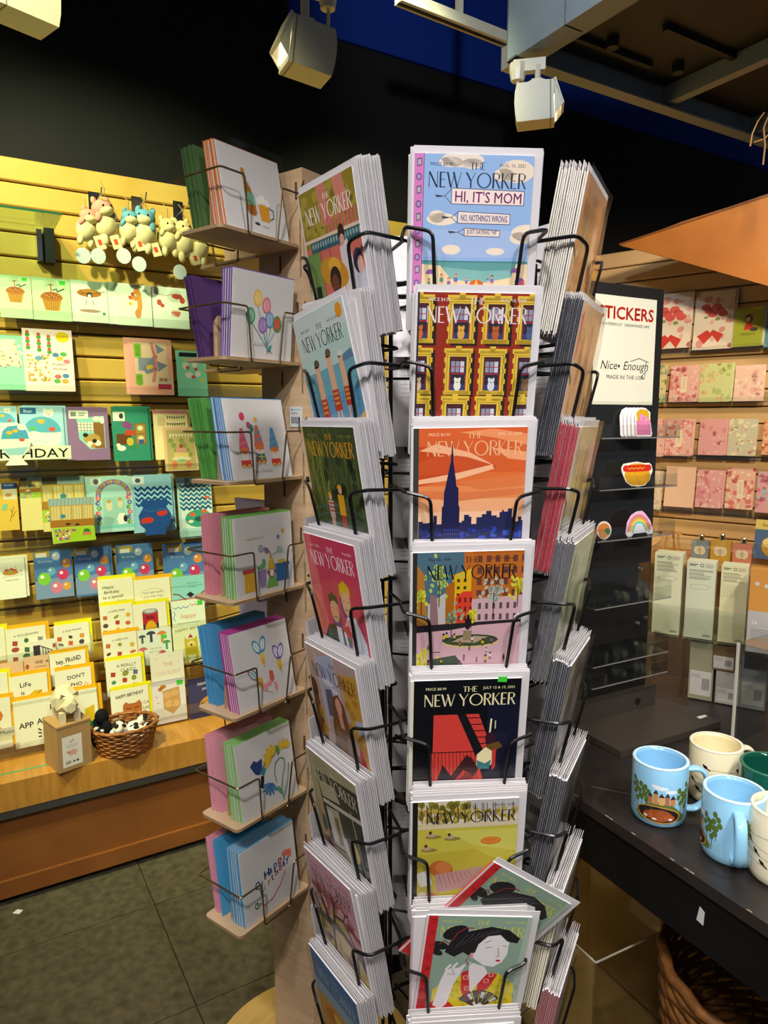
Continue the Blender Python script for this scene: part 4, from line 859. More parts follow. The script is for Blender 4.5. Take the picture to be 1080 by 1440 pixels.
def q_gifts(a):
    a.rect(14, 76, 20, 28, '#d8a82c'); a.rect(12, 72, 24, 6, '#b03c34'); a.lines([[(18+i*5, 78), (18+i*5, 104)] for i in range(4)], 1, '#b0801c'); a.poly([(40, 78), (56, 76), (54, 102), (44, 102)], '#8a78a0'); a.ells([(48, 72, 8, 4, -20), (52, 68, 4, 7)], '#5ca05c')
    a.rect(74, 76, 26, 22, '#2f6aa0'); a.rect(72, 72, 30, 5, '#2a5c8c'); a.lines([[(80+i*6, 77), (80+i*6, 98)] for i in range(3)], 1, '#1c4470'); a.ell(86, 70, 8, 3, '#c9a83c')
    a.poly([(58, 78), (66, 52), (74, 78)], '#d8a82c'); a.poly([(56, 80), (76, 80), (66, 96)], '#8a2c34'); a.poly([(54, 104), (60, 90), (72, 90), (78, 104)], '#6aa84a'); a.lines([[(64, 66), (60, 84)], [(68, 66), (72, 84)]], 1, '#5c8a3c'); a.ell(66, 84, 4, 5, '#e0d4c8')
    spiral(a, 48, 46, 6, '#3c6aa0'); spiral(a, 58, 50, 5, '#b03c6a'); spiral(a, 84, 52, 6, '#6aa888'); a.line([(54, 46), (64, 54), (66, 62)], 1.2, '#3c6aa0'); a.line([(80, 54), (70, 58)], 1.2, '#6aa888'); a.poly([(88, 26), (92, 22), (96, 26), (92, 32)], '#c8944a'); a.ell(82, 34, 3, 3, '#7c6a9a'); a.text('Happy Birthday', 20, 32, 4, '#cbb08c', shear=.2)
def q_wings(a):
    for x, y, r1, c, d in ((46, 28, -120, '#3c8aa0', '#d6e0dc'), (58, 26, -75, '#3c8aa0', '#d6e0dc'), (82, 44, -110, '#6a5a9a', '#dcd4e0'), (90, 44, -70, '#6a5a9a', '#dcd4e0'), (32, 64, -130, '#8a5a8a', '#a8d0b8')): leafy(a, x, y, 12, 6, r1, c, d)
    for x, y, c in ((54, 46, '#e0b83c'), (84, 62, '#d8b02c'), (44, 78, '#d8a83c'), (66, 74, '#c8583c')): a.poly([(x-3, y-8), (x+4, y-6), (x+5, y+6), (x, y+10), (x-4, y+4)], c); a.line([(x, y), (x+3, y+14)], 1, '#a06a5c')
    a.ells([(60, 84, 5, 4), (52, 88, 4, 6), (72, 92, 3, 8)], '#d98a8a', 9); a.line([(48, 92), (60, 96), (66, 100)], .8, '#b0a8a0')
def q_bird(a):
    a.poly([(24, 38), (32, 32), (38, 36), (48, 34), (46, 50), (40, 56), (32, 52)], '#2c3f70'); a.poly([(40, 54), (50, 44), (56, 42), (54, 52), (48, 60)], '#3c7c8a'); a.poly([(42, 58), (48, 60), (44, 78), (38, 74)], '#22242c'); a.line([(54, 44), (64, 42)], 1, '#22242c')
    for i in range(6): leafy(a, 66+math.cos(R(150+i*30))*9, 40+math.sin(R(150+i*30))*11, 9, 3.4, 150+i*30, '#d0a41c', '#e0bc3c')
    for i in range(5): leafy(a, 92+math.cos(R(190+i*40))*7, 34+math.sin(R(190+i*40))*7, 7, 3, 190+i*40, '#d0a41c', '#e0bc3c')
    for i in range(6): leafy(a, 60+math.cos(R(60+i*26))*10, 76+math.sin(R(60+i*26))*9, 9, 2.6, 60+i*26, '#3c6a9a', '#5c8ab0')
    a.line([(80, 110), (78, 92), (84, 72), (90, 60), (90, 50), (82, 46), (72, 50), (68, 64), (70, 78)], 1.6, '#3c8a5c'); a.line([(80, 106), (92, 84), (98, 60)], 1.4, '#3c8a5c'); leafy(a, 74, 92, 8, 3, -120, '#3c8a5c', '#5ca87c'); leafy(a, 78, 32, 7, 3, -90, '#3c8a3c', '#4ca04c')
    a.ells([(88+i*4, 22+(i % 2)*4, .8, .8) for i in range(4)], '#4a4a4a', 6)
def q_script(a):
    cs = ('#2a3a7c', '#2c5aa0', '#3c8ab0', '#2c7c5c', '#d8b02c', '#d8862c', '#c84a2c', '#c03a5c', '#b03c8a')
    for i, ch in enumerate('Happy'): a.text(ch, 42+i*10, 60-i*3, 12, cs[i if i < 3 else i+4], bold=.03, shear=.2, rot=-12)
    for i, ch in enumerate('birthday'): a.text(ch, 32+i*8, 78-i*3.2, 10, cs[(3+i) % 9], bold=.03, shear=.2, rot=-14)
    spiral(a, 30, 60, 8, '#2a3a7c', 1.8, 1.1); a.line([(30, 88), (38, 96), (54, 94), (72, 82), (84, 66)], 1.6, '#c0344a'); spiral(a, 24, 88, 6, '#2c7c5c', 1.8, 1.2); a.ells([(88, 40, 7, 5), (96, 44, 5, 7)], '#d8705c', 10)
QROWS = [(('#c8702c', 6), ('#4a6a3a', 6), q_beer, 'quilled beer bottle and mug', -11, -11), (('#6a4a90', 5), ('#4a2f5c', 4), q_balloons, 'quilled balloon bunch', 5, -13), (('#4a84b4', 6), ('#4c8a3c', 6), q_gnomes, 'three quilled party gnomes', -11, -13),
         (('#6cae4c', 6), ('#d98a94', 5), q_gifts, 'quilled presents and party hat', -3, -2), (('#a83c8c', 6), ('#4c94c0', 5), q_wings, 'quilled winged flowers', -11, -10), (('#84b860', 6), ('#e09aa4', 5), q_bird, 'quilled blue bird and yellow flowers', -9, -6), (('#4c9cc8', 7), ('#dc94a8', 5), q_script, 'rainbow quilled birthday lettering', -7, -9)]
ORD = ('top', 'second', 'third', 'fourth', 'fifth', 'sixth', 'lowest')
for i, ((fc, fk), (bc, bk), fn, what, la, lb) in enumerate(QROWS):
    base = TWM @ T(-h, 0, ZS[i]+.0006)
    # local frame of a card facing -E2 (towards us): x along E1, y up, z = -E2
    def qplace(depth, lean, flip=False):
        M = base @ frame(Vector((-.098, -depth, 0)), Vector((1, 0, 0)), ZUP, Vector((0, -1, 0)))
        if flip: M = M @ rot(180, 'Y')
        return M @ rot(lean if not flip else -lean, 'X')
    for k in range(fk):
        o = link('square_card', qcard(fc), None, qplace(.046-k*.0058, la*(1-.03*k)) @ T(random.uniform(-.0015, .0015), 0, 0))
        if k == 0:
            tag(o, 'square card with %s on the %s tower shelf' % (what, ORD[i]), 'card', 'square quilled cards facing out of the tower')
            a = Art(110, 110); fn(a); link('quilled_motif', a.mb(QS/110*.98, x0=-QS*.49, y0=QS*.985, dz=1.6e-4).mesh('quilled_motif', PRINT), o, T(0, 0, .0002))
            link('sleeve', QSL[i % 4], o, T(0, 0, .006))
        else: tag(o, '%s square card back behind the %s card' % (NTH[k-1], what), 'card', 'square cards behind the %s card' % what)
    for k in range(bk):
        o = link('square_card', qcard(bc if not (i == 6 and k > 2) else '#4c9cc8'), None, qplace(-.046+k*.0062+ (0 if lb > -12 else .004), lb*(1-.02*k), True) @ T(random.uniform(-.003, .003), 0, 0))
        tag(o, '%s square card from the left in the rear stack of the %s tower shelf' % (NTH[k], ORD[i]), 'card', 'rear stack of the %s tower shelf' % ORD[i])
    # one pair on the shelf round the corner
    base3 = TWM @ rot(270, 'Z') @ T(-h, 0, ZS[i]+.0006)
    for k in range(2):
        M = base3 @ frame(Vector((-.098, .040-k*.006, 0)), Vector((-1, 0, 0)), ZUP, Vector((0, 1, 0))) @ rot(-8, 'X')
        o = link('square_card', qcard(('#d8d4d0', '#b8b0c4')[k]), None, M)
        if k == 0:
            a = Art(110, 110); (QROWS[(i+3) % 7][2])(a); link('quilled_motif', a.mb(QS/110*.98, x0=-QS*.49, y0=QS*.985, dz=1.6e-4).mesh('quilled_motif', PRINT), o, T(0, 0, .0002))
        tag(o, '%s square card on the %s shelf round the corner of the tower' % (('white', 'lilac')[k], ORD[i]), 'card', 'cards on the %s shelf on the rear side of the tower' % ORD[i])
# price bag stuck on the column
M = TWM @ frame(Vector((-h-.0012, -.036, 1.505)), Vector((0, -1, 0)), ZUP, Vector((-1, 0, 0)))
o = tag(MB().box((0, 0, 0), (.032, .04, .0012), '#d0d4d2').build('price_label', PRINT, None, M), 'small bagged barcode label stuck on the plywood column', 'label')
a = Art(100, 125); a.rect(10, 12, 14, 12, '#4a9ac8'); a.rect(28, 14, 60, 8, '#9ab8cc'); a.rects([(12+i*5, 62, 2.4 if i % 3 else 3.6, 40) for i in range(15)], '#2c2c34'); a.rects([(12, 34, 50, 3), (12, 42, 60, 3)], '#a05a5a')
link('label_print', a.mb(.00032, x0=-.016, y0=.02).mesh('label_print', PRINT), o, T(0, 0, .0007))

# ================================================================== LEFT WALL: cards, shelves, plush toys
def wpos(x, y, off):                       # wall coordinates (along, up) of a point seen at pixel x,y on a plane `off` in front of the wall
    p = onplane(x, y, W(0, off, 0), N); return (p-WL).dot(U), p.z
def rpos(x, y, off):
    p = onplane(x, y, CORNER+RN*off, RN); return (p-CORNER).dot(RU), p.z
ART = {}
def motif(fn):
    ART[fn.__name__[2:]] = fn; return fn
@motif
def m_cupcake(a):
    a.poly([(24, 58), (76, 58), (68, 92), (32, 92)], '#c9963c'); a.lines([[(30+i*6, 60), (35+i*4.4, 91)] for i in range(7)], 1.4, '#96651c'); a.ell(50, 54, 30, 12, '#b5772a'); a.ell(50, 49, 25, 10, '#a8622a'); a.ells([(32+i*6, 48+(i % 3)*3, 1.6, 1.6) for i in range(7)], '#d8c86a', 6)
    a.rect(48, 20, 3, 24, '#c8583c'); a.lines([[(49, 20), (49+18*math.cos(R(t)), 18+14*math.sin(R(t)))] for t in range(150, 400, 25)], .9, '#7c6a3c'); a.line([(54, 34), (64, 30), (66, 38), (76, 32), (84, 28)], 3, '#4a4434')
    a.rect(72, 6, 16, 11, '#48c83c')
@motif
def m_hatcat(a):
    a.ell(50, 36, 34, 12, '#b5762c'); a.ell(50, 32, 20, 9, '#c08a3c'); a.lines([[(30, 36), (70, 36)], [(24, 40), (76, 32)]], 1, '#6a3c18'); a.line([(76, 34), (94, 28)], 1.4, '#5c3a1c'); a.ell(50, 42, 8, 9, '#34383c'); a.ell(50, 45, 5, 6, '#e0e4d8'); a.poly([(40, 52), (60, 52), (64, 82), (36, 82)], '#dfe4d8'); a.lines([[(42, 56), (38, 72)], [(58, 56), (62, 72)]], 1.4, '#3c4a5c'); a.ell(50, 88, 30, 5, '#a89078'); a.rect(84, 90, 8, 8, '#3c8a5c')
@motif
def m_corgi(a):
    a.poly([(58, 14), (72, 22), (74, 60), (66, 96), (54, 90), (60, 60)], '#d9a04a'); a.ells([(50, 40, 14, 9), (60, 20, 10, 10), (60, 84, 9, 14)], '#d8944a', 10); a.ell(46, 52, 10, 8, '#e6ddc8'); a.ells([(40, 38, 5, 5), (48, 28, 5, 6)], '#c8583c', 8); a.ell(40, 56, 5, 5, '#d8c23c'); a.rect(76, 12, 12, 8, '#8aa89a')
@motif
def m_leaves(a):
    a.ells([(70, 24, 16, 8), (84, 34, 8, 10)], '#c8503c', 7); a.ells([(20, 44, 7, 9), (28, 52, 6, 6)], '#c0583c', 7); a.ell(64, 72, 14, 10, '#d8b8a0'); a.poly([(50, 68), (78, 66), (70, 82)], '#c86a54'); a.line([(10, 20), (40, 24), (60, 18)], 1.4, '#a8887c')
@motif
def m_glitter(a):
    rn = random.Random(3); a.poly([(30, 14), (70, 14), (92, 100), (0, 108)], '#cfe0c0'); a.ells([(rn.uniform(5, 90), rn.uniform(15, 105), rn.uniform(2, 6), rn.uniform(2, 5), rn.uniform(0, 90)) for _ in range(40)], '#e9f0dc', 7); a.ells([(rn.uniform(5, 90), rn.uniform(60, 110), 3, 3) for _ in range(14)], '#a86a78', 7); a.ells([(rn.uniform(5, 90), rn.uniform(30, 110), 3, 3) for _ in range(14)], '#b8b858', 7)
@motif
def m_balloonlist(a):
    rn = random.Random(5)
    for i, x in enumerate((4, 26, 46)): a.rect(x, 6+i*4, 18, 44-i*6, '#e6efe0'); a.ells([(x+6, 14+i*4+j*14, 5, 5) for j in range(3)], '#4c9a3c', 8); a.ells([(x+6, 8+i*4+j*14, 4, 4) for j in range(3)], '#c85a4c', 8)
    a.ell(80, 16, 14, 12, '#dfc81e'); a.text('HAPPY', 80, 18, 5, '#a85a2c', al='c')
    for x, y, c in ((64, 56, '#4c88b8'), (80, 54, '#5cae4c'), (72, 64, '#d8b83c'), (86, 70, '#d8808a'), (66, 104, '#c86a6a'), (82, 102, '#4c88b8'), (64, 114, '#5cae4c'), (80, 114, '#d8a03c')): a.ell(x, y, 7, 5, c)
    a.ells([(rn.uniform(8, 50), rn.uniform(56, 116), 3, 3) for _ in range(26)], '#b8b84c', 6); a.ells([(rn.uniform(8, 50), rn.uniform(56, 116), 3, 3) for _ in range(18)], '#d89a4c', 6); a.ells([(30, 64, 8, 5)], '#6a9ac0', 8); a.scrawl(56, 74, 26, 6, '#7c6a5c', 1, 2); a.scrawl(56, 84, 30, 6, '#7c6a5c', 1, 3)
@motif
def m_castle(a):
    a.rect(14, 8, 74, 100, '#e6c8a8'); a.ells([(22, 16+i*6, 9, 5) for i in range(5)]+[(22, 86+i*6, 9, 5) for i in range(4)], '#7cb83c', 8); a.rect(22, 44, 34, 30, '#8a98a8'); a.poly([(56, 40), (60, 74), (40, 82), (30, 70)], '#7a8aa0'); a.poly([(62, 10), (84, 24), (66, 34)], '#7a86a0'); a.poly([(64, 50), (88, 60), (66, 76)], '#7a86a0'); a.line([(54, 10), (62, 40), (60, 70), (54, 98)], 8, '#d98a84'); a.text('HAPPY BIRTHDAY', 52, 16, 5, '#8a3c4c', rot=84); a.ells([(44, 66, 5, 6), (50, 64, 5, 5)], '#e0b83c', 8); a.rect(64, 88, 30, 16, '#c8b8a8'); a.ells([(72, 94, 5, 4), (82, 94, 5, 4)], '#a8705c', 8); a.rect(64, 104, 30, 12, '#b02c54')
@motif
def m_redcats(a):
    a.rect(10, 6, 60, 14, '#20242c'); a.ells([(30, 50, 12, 12), (60, 44, 10, 12), (40, 80, 14, 10), (70, 76, 10, 10)], '#e0ddd0', 9); a.ells([(36, 56, 6, 7), (64, 60, 6, 6), (54, 86, 7, 6)], '#c84a4c', 8); a.ells([(34, 30, 7, 5), (80, 96, 8, 6)], '#d8c83c', 8)
@motif
def m_bear(a):
    a.rect(2, 4, 36, 16, '#2c6aa0'); a.text('Bear', 20, 16, 8, '#d8e8f0', al='c'); a.ell(50, 70, 44, 40, '#bfe0dc'); a.add([a.epts(50, 66, 43, 40, 0, 20, 180, 360)], '#5cacc8'); a.poly([(6, 68), (30, 62), (60, 70), (94, 64), (90, 96), (50, 110), (12, 96)], '#dfeede'); a.ell(66, 18, 12, 10, '#eef2e4'); a.ells([(58, 10, 4, 4), (74, 10, 4, 4)], '#eef2e4', 8); a.ells([(62, 17, 1.4, 1.4), (70, 17, 1.4, 1.4), (66, 21, 2, 1.4)], '#2c2c30', 6); a.ells([(48, 38, 9, 6)], '#e0b43c', 8); a.ell(28, 56, 7, 5, '#5cb84c', seg=8); a.ell(72, 58, 8, 6, '#dc5c44', seg=8); a.line([(20, 92), (40, 86), (60, 92)], 1.4, '#8ab8c0')
@motif
def m_catroom(a):
    a.poly([(20, 30), (90, 22), (90, 110), (50, 112), (24, 84)], '#8fcfc8'); a.rect(22, 40, 40, 24, '#e0e4d8'); a.lines([[(22+i*8, 40), (22+i*8, 64)] for i in range(6)]+[[(22, 46+i*8), (62, 46+i*8)] for i in range(3)], 1, '#2c3430'); a.rect(62, 40, 26, 70, '#8d6434'); a.ells([(56, 84, 22, 14)], '#b89a4c', 10); a.ells([(70, 30, 10, 7), (84, 34, 6, 10), (50, 98, 8, 8), (70, 96, 9, 8)], '#e4e2d4', 9); a.ells([(40, 74, 7, 6), (62, 90, 6, 6)], '#2c2c2c', 8); a.ells([(58, 104, 6, 5)], '#c8862c', 8); a.rect(2, 8, 48, 22, '#dfe8d8'); a.rects([(6, 12, 14, 12), (26, 14, 18, 3), (26, 20, 14, 3)], '#7c8a84')
@motif
def m_dogroom(a):
    a.rect(4, 14, 32, 26, '#dfe6dc'); a.ells([(26, 26, 6, 8)], '#3c3c3c', 8); a.poly([(26, 46), (40, 40), (56, 50), (50, 66), (30, 58)], '#8a4a8a'); a.rect(60, 46, 32, 60, '#8a6a34'); a.rects([(64, 50, 24, 24), (64, 78, 24, 24)], '#a8883c'); a.rect(10, 76, 40, 30, '#6a4424'); a.rect(34, 66, 26, 14, '#c84a2c'); a.ells([(76, 60, 8, 7), (76, 88, 8, 6)], '#e0d8b8', 9); a.rect(70, 92, 14, 12, '#3c5c98'); a.ells([(46, 98, 10, 12)], '#c8b83c', 9); a.ells([(22, 116, 12, 8), (14, 108, 6, 6)], '#eae6da', 9); a.rect(44, 110, 20, 8, '#3c8a4c')
@motif
def m_banner(a):
    a.rect(0, 0, 100, 10, '#d88a94'); a.rect(12, 20, 22, 26, '#d8c090')
    for y in (16, 36): a.line([(36, y), (60, y+7), (94, y)], 1, '#5c5440'); a.add([[(38+i*7, y+2), (44+i*7, y+2), (41+i*7, y+12)] for i in range(8)], '#6a6a54')
@motif
def m_cakecard(a):
    a.rect(8, 8, 84, 120, '#c0b070'); a.line([(12, 22), (50, 30), (90, 20)], 1, '#5c4a30'); a.add([[(16+i*9, 20), (24+i*9, 20), (20+i*9, 32)] for i in range(8)], '#e6dfc8'); a.ells([(20+i*8, 40+(i % 4)*14, 8, 8) for i in range(9)], '#8d9a54', 8); a.rect(34, 62, 32, 16, '#d89a8a'); a.rect(28, 76, 44, 18, '#e2c87c'); a.ell(50, 94, 30, 6, '#e0d8b0'); a.ells([(50, 56, 6, 7)], '#b04a44', 8); a.ells([(28, 112, 9, 12), (70, 112, 9, 12)], '#d87c5c', 8); a.ell(50, 100, 14, 4, '#7cb88a')
@motif
def m_yellowroom(a):
    a.rect(30, 0, 70, 30, '#2c4a80'); a.text('Birthday', 64, 14, 8, '#d8dce8', al='c'); a.rect(36, 32, 60, 50, '#d8d4b8'); a.ells([(60, 60, 16, 9)], '#c88a4c', 9); a.ells([(40, 120, 14, 20, 30)], '#8ab88a', 9); a.lines([[(60, 190), (72, 150), (64, 130)], [(72, 170), (90, 140)], [(70, 150), (80, 120)]], 3, '#8a6a2c'); a.ells([(12, 110, 6, 10)], '#b5602c', 8)
@motif
def m_room(a):
    a.rect(0, 0, 100, 20, '#8fb0b0'); a.rect(4, 2, 34, 18, '#4a4a28'); a.rect(0, 20, 100, 62, '#c8a848'); a.rects([(4+i*24, 24, 20, 36) for i in range(4)], '#ddcf8c'); a.lines([[(4+i*8, 24), (4+i*8, 60)] for i in range(12)], .8, '#a88a3c'); a.rect(0, 62, 100, 20, '#a8782c'); a.ells([(50, 50, 8, 7)], '#3c8aa0', 8); a.ells([(40, 72, 12, 4)], '#e0e0d0', 8); a.rect(0, 82, 100, 30, '#9ec83c')
    rn = random.Random(6)
    for c in ('#d87c7c', '#e0e0e8', '#5c78b0', '#d8b83c'): a.ells([(rn.uniform(8, 60), rn.uniform(84, 108), 3, 3) for _ in range(12)], c, 6)
@motif
def m_arch(a):
    rn = random.Random(7); a.rect(4, 2, 26, 18, '#dfe8e0'); a.ell(17, 11, 6, 7, '#5c6a68'); a.rect(30, 50, 50, 66, '#9cd0c8')
    for i in range(26):
        t = math.pi*i/25; x, y = 56+36*math.cos(t), 46-34*math.sin(t); a.ell(x, y, 6, 6, ('#d86a84', '#5c78b8', '#d88a9a', '#6aa05c')[i % 4], seg=8); a.ell(x, y, 2.4, 2.4, '#e8dc8c', seg=6)
    for s in (20, 92):
        for j in range(6): a.ell(s+rn.uniform(-3, 3), 52+j*12, 6, 6, ('#d86a84', '#5c78b8', '#6aa05c')[j % 3], seg=8); a.ell(s, 52+j*12, 2, 2, '#e8dc8c', seg=6)
    a.ells([(44, 70, 8, 14), (70, 66, 6, 12)], '#e0d6b8', 9); a.ells([(44, 60, 5, 5), (70, 56, 5, 5)], '#c8a04c', 8); a.poly([(60, 104), (66, 90), (78, 90), (82, 116), (64, 118)], '#eef0ea'); a.ells([(80, 104, 5, 9)], '#2c2c30', 8); a.rect(12, 118, 88, 8, '#7fd0cc')
@motif
def m_bowl(a):
    a.rect(2, 2, 30, 20, '#dfe8e8'); a.ells([(17, 12, 7, 6)], '#3c5a78', 8)
    for i in range(4): a.line([(8+j*8, 34+i*13+(4 if j % 2 else -4)) for j in range(12)], 5, '#1f4a88')
    a.rect(0, 52, 8, 50, '#8ac0d8')
@motif
def m_wave(a):
    a.rect(0, 0, 34, 16, '#5c7c9c'); a.rect(8, 18, 92, 130, '#d8ece4')
    for i in range(6): a.line([(8+j*8, 24+i*13+(4 if j % 2 else -4)) for j in range(12)], 6, '#2c70a0' if i % 2 else '#3c88b0')
    a.ell(58, 120, 40, 26, '#3ca088'); a.ells([(40, 108, 10, 6), (74, 100, 9, 6), (86, 60, 9, 5)], '#dc6a3c', 8); a.ells([(60, 122, 16, 8)], '#2c5c50', 8); a.ells([(34, 128, 8, 5), (76, 130, 8, 5)], '#e8e4d4', 8)
@motif
def m_balloons(a):
    a.rect(2, 2, 40, 20, '#a89038'); a.rect(6, 10, 28, 12, '#dcdcd4'); a.text('Birthday', 10, 38, 8, '#a8c4dc'); a.poly([(0, 90), (100, 80), (100, 141), (0, 141)], '#7f98bc')
    for x, y, r, c in ((58, 22, 11, '#a8b8c8'), (84, 44, 12, '#e0913c'), (44, 64, 11, '#6aa8d0'), (24, 84, 17, '#7fc840'), (74, 76, 15, '#c83c6a'), (82, 110, 11, '#e0a03c'), (56, 112, 16, '#d87c9c')): a.ell(x, y, r, r*1.08, c); a.ell(x-r*.3, y-r*.35, r*.3, r*.3, '#ffffff' if r > 14 else '#e8e8e4', seg=8)
@motif
def m_picnic(a):
    a.ell(46, 66, 30, 12, '#c8943c'); a.lines([[(18+i*8, 60), (22+i*7, 76)] for i in range(8)], 1.4, '#96651c'); a.ells([(34, 56, 9, 6), (50, 54, 8, 7), (62, 58, 7, 5)], '#c85a44', 9); a.ells([(44, 60, 9, 5)], '#8ab84c', 9); a.line([(22, 60), (30, 40)], 2, '#c8a86a'); a.line([(70, 60), (64, 40)], 2, '#c8a86a'); a.ells([(84, 70, 8, 10)], '#e2e2d8', 9); a.ells([(82, 62, 2, 3), (88, 62, 2, 3)], '#3c4450', 6); a.line([(14, 84), (92, 80)], 1, '#8a8a7c'); a.scrawl(24, 96, 50, 5, '#8a8a78', 1.2, 4)
def txt(*rows, c='#2a2a26', x=12, y0=26, dy=16, h=9):
    def fn(a):
        for i, r in enumerate(rows): a.text(r, x+(i % 2)*4, y0+i*dy, h, c, bold=.01, rot=-2)
    return fn
def things(head, seed, cols=('#c86a3c', '#8a9a3c', '#d8b03c', '#5c4a3c', '#b03c34')):
    def fn(a):
        rn = random.Random(seed); a.text(head, 50, 22, 7, '#3c3a34', al='c', shear=.25, rot=-3)
        for i in range(9):
            x, y = 18+(i % 3)*32+rn.uniform(-6, 6), 38+(i//3)*22+rn.uniform(-4, 4)
            if i % 2: a.ell(x, y, rn.uniform(6, 11), rn.uniform(4, 8), cols[i % len(cols)], rn.uniform(-30, 30), 10)
            else: a.poly([(x-6, y-7), (x+7, y-5), (x+5, y+8), (x-7, y+6)], cols[i % len(cols)])
    return fn
def m_can(a): a.rect(28, 24, 46, 60, '#b02c34'); a.ell(51, 24, 23, 8, '#8a8d90'); a.ell(51, 23, 16, 5, '#c8c8c4'); a.add([a.epts(51, 84, 18, 32, 0, 12, 180, 360)], '#d8a41c'); a.rects([(28, 62, 6, 22), (68, 62, 6, 22)], '#22304c'); a.text('REAL', 51, 46, 8, '#3c1418', al='c', bold=.02)
def m_mush(a):
    for x, y, c, s in ((14, 22, '#4a5060', 1), (40, 16, '#3c4650', 1.3), (72, 20, '#d8843c', 1.3), (14, 60, '#c86a64', 1.2), (84, 48, '#4c9a54', 1.1), (70, 76, '#c0485a', 1)): a.add([a.epts(x, y, 11*s, 8*s, 0, 10, 180, 360)], c); a.rect(x-3*s, y, 6*s, 18*s, c)
    a.text('MAGICAL', 52, 62, 6, '#a87c70', al='c'); a.text('BIRTHDAY', 52, 72, 6, '#a87c70', al='c'); a.rect(70, 22, 16, 12, '#48c83c')
def m_ycat(a): a.text('HAPPY BIRTH', 8, 18, 9, '#5c6430', w=80, rot=-4); a.poly([(34, 34), (42, 42), (62, 42), (72, 34), (74, 90), (32, 90)], '#c8b42c'); a.poly([(44, 38), (52, 26), (60, 38)], '#a83c3c'); a.ell(53, 56, 12, 9, '#e0d878'); a.ell(53, 60, 4, 4, '#8a3c34'); a.lines([[(36, 68+i*4), (70, 68+i*4)] for i in range(5)], 1.2, '#8a8424'); a.rects([(34, 90, 8, 24), (64, 90, 8, 24)], '#c8b42c')
def m_ocat(a): a.text('HAPPY BIRTHDAY', 50, 22, 9, '#22201c', w=74, al='c', rot=-4, bold=.02); a.poly([(30, 44), (38, 36), (46, 42), (64, 42), (74, 36), (80, 46), (78, 90), (30, 90)], '#b86a30'); a.lines([[(40, 54), (50, 56)], [(60, 56), (70, 54)], [(46, 68), (56, 72), (66, 68)]], 2, '#3c2014'); a.text('CAT', 84, 50, 8, '#22201c'); a.text('LADY', 82, 64, 8, '#22201c')
def m_cool(a): a.text('THE', 52, 40, 11, '#d09478', al='c'); a.text('COOLEST', 52, 66, 11, '#d8a890', al='c', w=74); a.ells([(20, 14, 1.6, 1.6), (60, 12, 1.6, 1.6), (84, 30, 1.6, 1.6)], '#8a7c6c', 6)
def m_cookie(a): a.ells([(36, 20, 9, 6), (28, 26, 7, 6)], '#b5782c', 9); a.poly([(34, 32), (82, 26), (84, 80), (60, 104), (34, 84)], '#c89a5c'); a.ells([(46, 46, 12, 10), (68, 42, 11, 10), (50, 72, 12, 12), (70, 74, 12, 12)], '#d8ac6c', 10); a.rect(76, 8, 18, 14, '#48c83c'); a.lines([[(14, 44), (18, 50)], [(16, 64), (22, 66)]], 2, '#c8886c')
def m_burger(a): a.text('Need', 30, 26, 10, '#d8d8e0', shear=.3, rot=-8); a.text('more', 44, 42, 10, '#d8d8e0', shear=.3, rot=-8); a.ell(70, 82, 36, 20, '#c8923c', -8); a.line([(40, 84), (70, 88), (100, 78)], 6, '#5c3418')
def m_grad(a): a.poly([(0, 70), (100, 60), (100, 100), (0, 100)], '#c88a84'); a.poly([(42, 56), (54, 48), (66, 58), (54, 66)], '#2c2c34'); a.lines([[(46, 76), (20, 54), (4, 50)], [(62, 76), (88, 56), (98, 50)]], 4, '#8a5a44'); a.poly([(44, 68), (64, 68), (70, 96), (38, 96)], '#d89aa0'); a.scrawl(44, 20, 36, 5, '#5c9a98', 1, 5); a.scrawl(50, 32, 24, 5, '#5c9a98', 1, 6)
def m_happy(a): a.line([(4+i*8, 18+(6 if i % 2 else 0)) for i in range(7)], 2, '#4c88c0'); a.line([(56+i*7, 14+(5 if i % 2 else 0)) for i in range(5)], 2, '#d87c6c'); a.text('happy', 24, 54, 14, '#d87c5c', shear=.2); a.rect(78, 6, 16, 14, '#48c83c'); a.scrawl(14, 66, 70, 6, '#b8a87c', 1.4, 8); a.line([(6, 30), (10, 40), (4, 50), (10, 60)], 2, '#4c88c0')
def m_bubble(a): a.line(a.epts(50, 44, 34, 16, 0, 20)+[(84, 44)], .8, '#a89c6c'); a.text('YOU ARE SOME', 50, 42, 5.5, '#5c543c', al='c'); a.text('YOU ARE ONE', 50, 53, 5.5, '#5c543c', al='c'); a.ells([(26, 84, 8, 4), (72, 82, 9, 4)], '#c8b86c', 9)
def m_cube(a): a.text('LiFe', 26, 34, 13, '#2a2820', bold=.02); a.text('is', 28, 56, 12, '#2a2820', bold=.02); a.poly([(52, 58), (64, 48), (84, 50), (84, 78), (64, 84), (50, 74)], '#d8b41c'); a.lines([[(52, 58), (66, 64), (84, 50)], [(66, 64), (65, 84)]], 1.6, '#4a3c10'); a.poly([(28, 74), (36, 68), (50, 72), (46, 84), (28, 84)], '#c8a41c')
def m_dont(a): a.text("DON'T", 34, 30, 11, '#22201c', bold=.02, rot=-4); a.text('PHO', 42, 52, 11, '#22201c', bold=.02, rot=-3); a.lines([[(74, 62), (84, 44)], [(80, 64), (90, 46)]], 2, '#c8823c')
